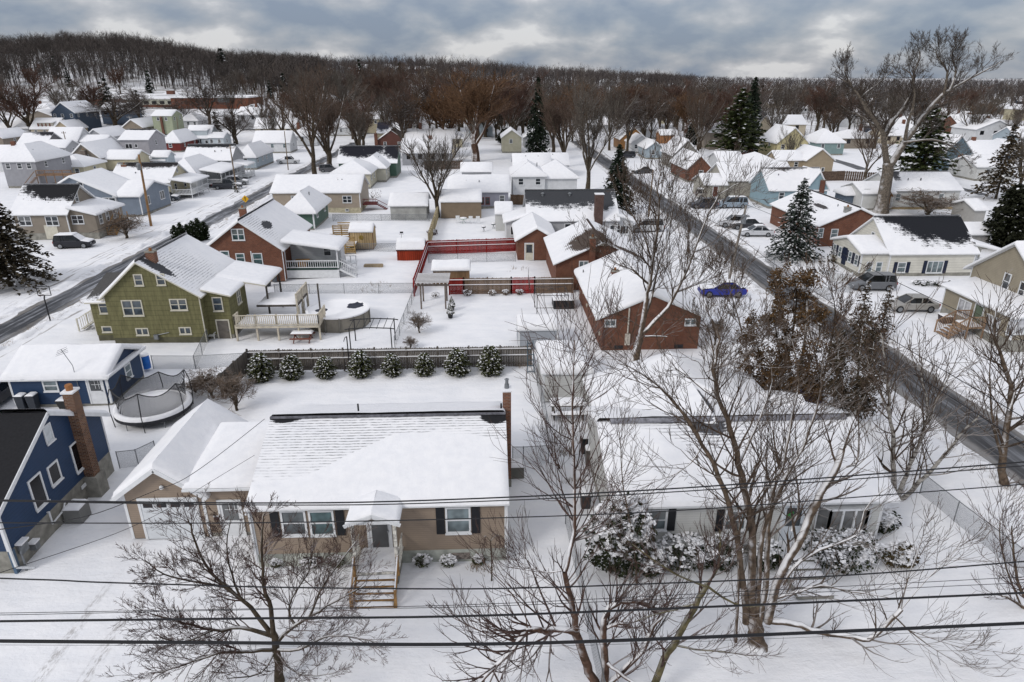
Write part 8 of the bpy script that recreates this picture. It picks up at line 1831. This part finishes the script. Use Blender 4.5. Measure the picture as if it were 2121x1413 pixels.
for sx in (-.7, .7):
    for sy in (0, 1.4): obj('post', MB().box(p.x + sx - .06, p.x + sx + .06, p.y + sy - .06, p.y + sy + .06, 0, 2.6), ob, r_)
mb.box(p.x - .7, p.x + .7, p.y, p.y + 1.4, 1.2, 1.3); mb.prism([(p.x - .7, 2.6), (p.x + .7, 2.6), (p.x, 3.5)], 'y', p.y - .02, p.y + .02); obj('tower', mb, ob, r_); mb = MB(); slab(mb, (p.x - 1, p.y - .3, 2.35), (p.x - 1, p.y + 1.7, 2.35), (p.x, p.y + 1.7, 3.6), (p.x, p.y - .3, 3.6)); slab(mb, (p.x + 1, p.y - .3, 2.35), (p.x + 1, p.y + 1.7, 2.35), (p.x, p.y + 1.7, 3.6), (p.x, p.y - .3, 3.6)); obj('roof', mb, [SN, ob], r_)
p = at(509, 430); t = V(508, 412, p.y); r_ = T0('road_sign', 'yellow diamond road sign with snow on its edge by the left road', 'road sign', p); obj('post', MB().tube([p, (p.x, p.y, t.z + .2)], .05, 5), METAL, r_); mb = MB(); s = .62
mb.v = [(t.x, p.y - .07, t.z - s), (t.x + s, p.y - .07, t.z), (t.x, p.y - .07, t.z + s), (t.x - s, p.y - .07, t.z), (t.x, p.y - .04, t.z - s), (t.x + s, p.y - .04, t.z), (t.x, p.y - .04, t.z + s), (t.x - s, p.y - .04, t.z)]; mb.f = [(0, 1, 2, 3), (7, 6, 5, 4), (0, 4, 5, 1), (1, 5, 6, 2), (2, 6, 7, 3), (3, 7, 4, 0)]; mb.m = [0] * 6; sp_ = obj('sign_plate', mb, plain('sign yellow', (.65, .36, .01), .5, .05), r_)
mb = MB(); mb.box(t.x - .05, t.x + .05, p.y - .08, p.y - .072, t.z - .3, t.z + .2); mb.face([(t.x - .16, p.y - .08, t.z + .12), (t.x + .16, p.y - .08, t.z + .12), (t.x, p.y - .08, t.z + .36)]); obj('symbol', mb, BLACK, sp_)
p = at(1633, 538); solo('wagon_wheel', (lambda m: [m.tube([(p.x + .42 * math.cos(a / 12 * 6.283), p.y, .45 + .42 * math.sin(a / 12 * 6.283)), (p.x + .42 * math.cos((a + 1) / 12 * 6.283), p.y, .45 + .42 * math.sin((a + 1) / 12 * 6.283))], .03, 4) for a in range(12)] and [m.tube([(p.x, p.y, .45), (p.x + .42 * math.cos(a / 8 * 6.283), p.y, .45 + .42 * math.sin(a / 8 * 6.283))], .02, 4) for a in range(8)] and m)(MB()), BLACK, 'dark wagon wheel leaning under the snow dusted spruce', 'wagon wheel', (round(p.x, 2), round(p.y, 2), 0))
p = at(1684, 580); r_ = T0('mailbox', 'dark mailbox on a post before the white sun porch', 'mailbox', p); obj('post', MB().box(p.x - .06, p.x + .06, p.y - .06, p.y + .06, 0, 1.3), BLACK, r_); obj('box', MB().box(p.x - .5, p.x + .1, p.y - .12, p.y + .12, 1.0, 1.25), BLACK, r_)
p = at(694, 838); p = P(1692, 846); solo('tarp_covered_pile', (lambda m: m.lathe((p.x, p.y + 1.5, 0), [(1.0, 0), (.95, .7), (.6, 1.0), (0, 1.1)], 9))(MB()), plain('blue tarp', (.008, .015, .12), .45, .3), 'dark blue tarp covered pile beneath the rusty cedar', 'tarp', (round(p.x, 2), round(p.y + 1.5, 2), 0))
for px, py, lb, w_, c_ in ((960, 462, 'round pale green patio table with snow in the yard behind the red fence', .55, (.3, .4, .36)), (1002, 480, 'small dark kettle grill on the snow behind the red fence', .3, (.03, .03, .035)), (1004, 470, None, 0, None), (1022, 474, 'small dark stove shaped item left of the white garage', .3, (.05, .07, .08))):
    if not lb: continue
    p = at(px, py); r_ = T0('patio_table' if w_ > .5 else 'grill', lb, 'table' if w_ > .5 else 'grill', p); m_ = plain('item ' + lb[:14], c_, .6); obj('bowl' if w_ < .5 else 'table_top', MB().lathe((p.x, p.y, .5), [(0, 0), (w_, .12), (w_, .22), (0, .24)], 14), m_, r_); obj('snow_cover', MB().lathe((p.x, p.y, .741), [(w_, 0), (w_ * .9, .1), (0, .17)], 12), SN, r_, shade=True)
    for a in range(3): obj('leg', MB().tube([(p.x + w_ * .6 * math.cos(a * 2.1), p.y + w_ * .6 * math.sin(a * 2.1), 0), (p.x, p.y, .55)], .025, 4), m_, r_)
for i, (px, py) in enumerate(((948, 461), (975, 462), (990, 462))):
    p = at(px, py); r_ = T0('garden_chair', ('left', 'middle', 'right')[i] + ' of three white garden chairs behind the red fence', 'chair', p, 'white chairs behind the red fence'); obj('seat', MB().box(p.x - .3, p.x + .3, p.y - .3, p.y + .3, .4, .5), WHITE, r_); obj('backrest', MB().box(p.x - .3, p.x + .3, p.y + .26, p.y + .32, .5, 1.0), WHITE, r_)
    for sx in (-.25, .25): obj('leg', MB().box(p.x + sx - .03, p.x + sx + .03, p.y - .28, p.y - .22, 0, .4), WHITE, r_)
p = at(1075, 1000 - 28)
# small weeping tree before the main house and low bench by the ranch
hero_tree('small weeping tree with drooping twigs before the tan house wall', (1018, 1184), [([(1018, 1184), (1018, 1150), (1016, 1120)], .035, .03, 0, 0, 0, 1, (.5, .8)), ([(1016, 1122), (1030, 1108), (1046, 1118), (1050, 1140)], .014, .007, 0, 0, 5, 1, (.3, .6)), ([(1016, 1122), (1005, 1110), (1000, 1125), (1000, 1140)], .014, .007, 0, 0, 5, 1, (.3, .6)), ([(1016, 1121), (1022, 1105), (1034, 1118), (1034, 1138)], .014, .007, 0, -.3, 5, 1, (.3, .6))], 23.6, BARKD, TWR, 77, dict(o1, up=-.5, n=(3, 3)))
p = at(1175, 862); r_ = T0('garden_bench', 'grey table and bench with deep snow by the ranch', 'bench', p); x0 = V(1140, 862, p.y).x; x1 = V(1212, 862, p.y).x
mb = MB(); mb.box(x0, x1, p.y, p.y + .9, .68, .74); obj('table_top', mb, GREYWOOD, r_); obj('bench', MB().box(x0, x1, p.y - .7, p.y - .35, .4, .45), GREYWOOD, r_); sn = MB(); snowsheet(sn, (x0, p.y, .7), (x1, p.y, .7), (x1, p.y + .9, .7), (x0, p.y + .9, .7), .18, 8, 5); snowsheet(sn, (x0, p.y - .7, .41), (x1, p.y - .7, .41), (x1, p.y - .35, .41), (x0, p.y - .35, .41), .12, 8, 3); obj('snow_cover', sn, SN, r_, shade=True)
for x in (x0 + .2, x1 - .2): obj('leg', MB().box(x - .04, x + .04, p.y - .6, p.y + .8, 0, .67), GREYWOOD, r_)
# ---------------------------------------------------------------- more houses and trees farther out
occ = []
for o in list(S.collection.objects):
    if o.parent is None and o.get('category') in ('house', 'garage', 'shed', 'school'): occ.append((o.location.x, o.location.y, 11 if o['category'] != 'school' else 45))
def clear(x, y, rad=0):
    for a, b, c in occ:
        if (a - x) ** 2 + (b - y) ** 2 < (c + rad) ** 2: return False
    for x0, x1, y0, y1 in ROADS:
        if x0 - 2 - rad < x < x1 + 2 + rad and y < y1: return False
    return True
LM = {'slate blue house': (140, 262), 'pale green house': (342, 262), 'brick school': (430, 212), 'cream cape house': (95, 272), 'light blue house': (530, 325), 'long white house': (566, 300), 'two thick trunks': (668, 250), 'bisque house': (770, 262), 'red brown cottage': (812, 295), 'orange brown willow': (985, 230), 'tall narrow conifer': (1113, 240), 'cream gable house': (1060, 300), 'forked roadside tree': (1217, 260),
    'ochre house': (1310, 292), 'orange brown garage': (1384, 285), 'broad green pine': (1522, 250), 'yellow gable house': (1640, 305), 'teal house': (1716, 300), 'giant cottonwood': (1850, 250), 'steel blue house': (1975, 335), 'brownish spruce': (2062, 300), 'skyline conifer': (748, 160), 'hill conifer': (466, 130), 'far side road': (835, 250), 'left edge': (0, 240), 'right edge': (2121, 220)}
def where(x, y, z, h):
    v = Vector((x, y, z + h * .6 - CAMZ)); f = Vector((-sy_ * cps, cy_ * cps, -sps)); zc = v.dot(f); px = 1060.5 + FPX * v.dot(Vector((cy_, sy_, 0))) / zc; py = 706.5 - FPX * v.dot(Vector((-sy_ * sps, cy_ * sps, cps))) / zc
    k = min(LM, key=lambda q: (LM[q][0] - px) ** 2 + 4 * (LM[q][1] - py) ** 2); dx, dy = px - LM[k][0], py - LM[k][1]
    if 'edge' in k: return 'near the ' + k + (', high on the slope' if py < 190 else ', low among the roofs' if py > 250 else '')
    s = ('far ' if abs(dx) > 55 else 'just ' if abs(dx) < 28 else '') + ('left of' if dx < 0 else 'right of') if abs(dx) > 10 else 'straight behind' if dy < 0 else 'straight in front of'
    dist_ = 0
    return ('up and ' if dy < -14 and abs(dx) > 10 else 'down and ' if dy > 14 and abs(dx) > 10 else '') + s + (' the ' + k)
rf = random.Random(99)
FW = [('white', WHT), ('light grey', LGREY), ('cream', siding('cream siding', (.46, .4, .3), .2)), ('taupe', TAUPE), ('pale blue', LBLUE), ('dark grey', SLATE), ('yellow', YEL), ('brick red', BRK)]
n = 0; tries = 0
while n < 135 and tries < 5000:
    tries += 1; a = rf.uniform(-.78, .82); y = 165 + 620 * rf.random() ** 1.5; x = a * y
    if a < -.3 and y > 300: continue
    if not clear(x, y, 6): continue
    occ.append((x, y, 9)); cn, m = FW[int(rf.random() ** 1.4 * len(FW))]; z0 = terrain(x, y); w, d = rf.uniform(8, 14), rf.uniform(8, 12); he = rf.choice((2.8, 3.0, 3.2, 5.2)); rg = rf.choice('xxyy'); rg = 'hip' if rf.random() < .25 else rg
    side = 'left' if a < -.3 else 'centre left' if a < 0 else 'centre right' if a < .35 else 'right'; dist = 'behind the last streets' if y < 280 else 'far off among the trees' if y < 450 else 'tiny on the horizon slopes'
    root = thing('house', 'small %s snowy house %s' % (cn, where(x, y, z0, 3)), 'house', (round(x, 1), round(y, 1), round(z0, 1)), '%s houses %s, %s' % (cn, dist, side))
    body(root, x - w / 2, x + w / 2, y - d / 2, y + d / 2, z0, he, rg, rf.uniform(1.8, 3), m, found=0, nu=1, nv=1, corners=False, th=.2, ov=.4)
    mb = MB(); k = rf.randint(2, 4)
    for i in range(k): xx = x - w / 2 + w * (i + .5) / k; mb.box(xx - rf.uniform(.35, .8), xx + .5, y - d / 2 - .04, y - d / 2 + .01, z0 + he - 1.7, z0 + he - .5)
    obj('window', mb, DGL, root); n += 1
    if rf.random() < .55: cx = x + rf.uniform(-.25, .25) * w; obj('chimney', MB().box(cx - .4, cx + .4, y - .4, y + .4, z0 + he, z0 + he + 3.6), BRK, root)
# individual bare trees among the far houses
n = 0; keys = ['brown1', 'brown2', 'red', 'grey', 'grey', 'dark', 'brown1', 'orange']; tries = 0
while n < 290 and tries < 6000:
    tries += 1; a = rf.uniform(-.85, .85) if rf.random() < .55 else rf.uniform(-.36, .42); y = 185 + 230 * rf.random(); x = a * y
    if not clear(x, y, -5): continue
    if y < 235 and rf.random() < .62: continue
    if -.72 < a < -.36 and y < 410: continue
    if a < -.25 and y < 255 and rf.random() < .6: continue
    if terrain(x, y) > 3 and a < -.25 and 280 < y < 340 and rf.random() < .8 and a > -.6: continue
    k = rf.choice(keys); h = rf.uniform(10, 18) if a < -.34 or a > .5 else rf.uniform(13, 21); side = 'left' if a < -.3 else 'centre left' if a < 0 else 'centre right' if a < .35 else 'right'
    kind = {'brown1': 'brown', 'brown2': 'upright brown', 'red': 'reddish', 'grey': 'grey', 'dark': 'dark spreading', 'orange': 'orange brown'}[k]; dist = 'among the farther houses' if y < 330 else 'before the distant woods'
    if k == 'orange' and rf.random() < .6: k, kind = 'red', 'reddish'
    place(k, (x, y, terrain(x, y) - .2), h, h * rf.uniform(.6, 1.0), '%s %s bare tree %s' % ('tall' if h > 16 else 'short' if h < 12.5 else 'medium', kind.replace('dark spreading', 'dark').replace('upright ', 'slim '), where(x, y, terrain(x, y), h)), '%s bare trees %s, %s' % (kind, dist, side)); n += 1
for i in range(34):
    a = rf.uniform(-.6, .85); y = rf.uniform(230, 480); x = a * y
    if not clear(x, y): continue
    side = 'left' if a < -.3 else 'centre left' if a < 0 else 'centre right' if a < .35 else 'right'; h = rf.uniform(9, 17)
    place('farconifer', (x, y, terrain(x, y) - .2), h, h * .5, '%s dark conifer %s' % ('tall' if h > 13 else 'short', where(x, y, terrain(x, y), h)), 'dark conifers among the far bare trees, %s' % side, name='conifer')
_same = {}
for o in S.collection.objects:
    if o.parent is None and o.get('group') and o.location.y > 140 and (' far' in o['group'] or 'distant' in o['group'] or 'last streets' in o['group'] or 'horizon' in o['group']): _same.setdefault(o['label'], []).append(o)
ORD = ['nearest', 'second nearest', 'third nearest', 'fourth nearest', 'fifth nearest', 'sixth nearest', 'seventh nearest', 'eighth nearest', 'ninth nearest', 'tenth nearest', 'eleventh nearest', 'twelfth nearest']
for lb, L in _same.items():
    if len(L) > 1:
        for i, o in enumerate(sorted(L, key=lambda q: q.location.y)): o['label'] = ORD[min(i, 11)] + ' ' + lb
# ---------------------------------------------------------------- the far woods, each band one mass
def woods(name, label, N, yr, ar, tint, seed, hr=(11, 17), ntw=60, wtw=.11, dens=None, ypow=1.0):
    r = np.random.RandomState(seed); protos = []
    for k in range(6):
        T = []
        def tri(p, q, w):
            d = np.array([-(q - p)[1], (q - p)[0], 0]); n_ = np.linalg.norm(d); d = d / n_ if n_ > 1e-6 else np.array([1, 0, 0]); T.append([p - d * w / 2, p + d * w / 2, q])
        tri(np.array([0, 0, -.05]), np.array([0, 0, .8]), .03)
        for i in range(5):
            an = r.uniform(0, 6.28); b0 = np.array([0, 0, r.uniform(.18, .4)]); e0 = b0 + np.array([math.cos(an) * .2, math.sin(an) * .2, .42]); tri(b0, e0, .016)
            for j in range(ntw // 5):
                t = r.uniform(.3, 1.05); s = b0 + (e0 - b0) * t; an2 = r.uniform(0, 6.28); L = r.uniform(.08, .2); q = s + np.array([math.cos(an2) * L, math.sin(an2) * L, r.uniform(.25, 1.1) * L]); tri(s, q, wtw / 13)
        protos.append(np.array(T, dtype=np.float64))
    V_ = []
    cnt = 0
    while cnt < N:
        a = r.uniform(*ar); y = yr[0] + (yr[1] - yr[0]) * r.rand() ** ypow; x = a * y
        if dens and r.rand() > dens(a, y, x): continue
        if not clear(x, y, -4): cnt += .05; continue
        h = r.uniform(*hr); s = h * r.uniform(.85, 1.15); c, s_ = math.cos(an := r.uniform(0, 6.28)), math.sin(an); p = protos[r.randint(6)]
        q = np.empty_like(p); q[..., 0] = (p[..., 0] * c - p[..., 1] * s_) * s + x; q[..., 1] = (p[..., 0] * s_ + p[..., 1] * c) * s + y; q[..., 2] = p[..., 2] * h + terrain(x, y); V_.append(q.reshape(-1, 3)); cnt += 1
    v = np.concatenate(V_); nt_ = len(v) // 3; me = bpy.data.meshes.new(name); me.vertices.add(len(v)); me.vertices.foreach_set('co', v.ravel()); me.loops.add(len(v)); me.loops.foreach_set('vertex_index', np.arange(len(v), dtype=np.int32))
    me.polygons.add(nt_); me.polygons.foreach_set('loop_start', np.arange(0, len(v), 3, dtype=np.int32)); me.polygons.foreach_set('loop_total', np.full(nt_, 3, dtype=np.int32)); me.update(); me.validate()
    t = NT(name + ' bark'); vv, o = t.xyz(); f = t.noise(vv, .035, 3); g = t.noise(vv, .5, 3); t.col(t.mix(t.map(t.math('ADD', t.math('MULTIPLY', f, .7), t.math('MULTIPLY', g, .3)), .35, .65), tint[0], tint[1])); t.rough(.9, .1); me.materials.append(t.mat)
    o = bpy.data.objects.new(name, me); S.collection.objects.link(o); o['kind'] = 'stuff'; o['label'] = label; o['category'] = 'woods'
woods('hillside_woods', 'bare brown woods covering the hill at left', 6800, (310, 800), (-.95, -.22), ((.05, .043, .04), (.10, .085, .076)), 1, (9, 20), 60, .15, lambda a, y, x: (1.0 if y > 430 else .9 if a < -.66 else .15 if a > -.4 else 0))  # brown tints lightened: slight distance haze put into the bark colour
woods('ridge_woods', 'bare woods along the ridge in the middle', 3600, (420, 1050), (-.3, .3), ((.055, .047, .045), (.10, .083, .076)), 2, (8, 20), 45, .18)
woods('plain_woods', 'distant bare woods on the right horizon', 4600, (430, 1900), (.22, 1.0), ((.05, .043, .044), (.08, .068, .064)), 3, (7, 18), 36, .26, None, 1.3)
woods('mid_scrub', 'scattered thickets between the far houses', 900, (260, 450), (-.34, .8), ((.045, .033, .025), (.085, .055, .035)), 4, (4, 9), 50, .12)
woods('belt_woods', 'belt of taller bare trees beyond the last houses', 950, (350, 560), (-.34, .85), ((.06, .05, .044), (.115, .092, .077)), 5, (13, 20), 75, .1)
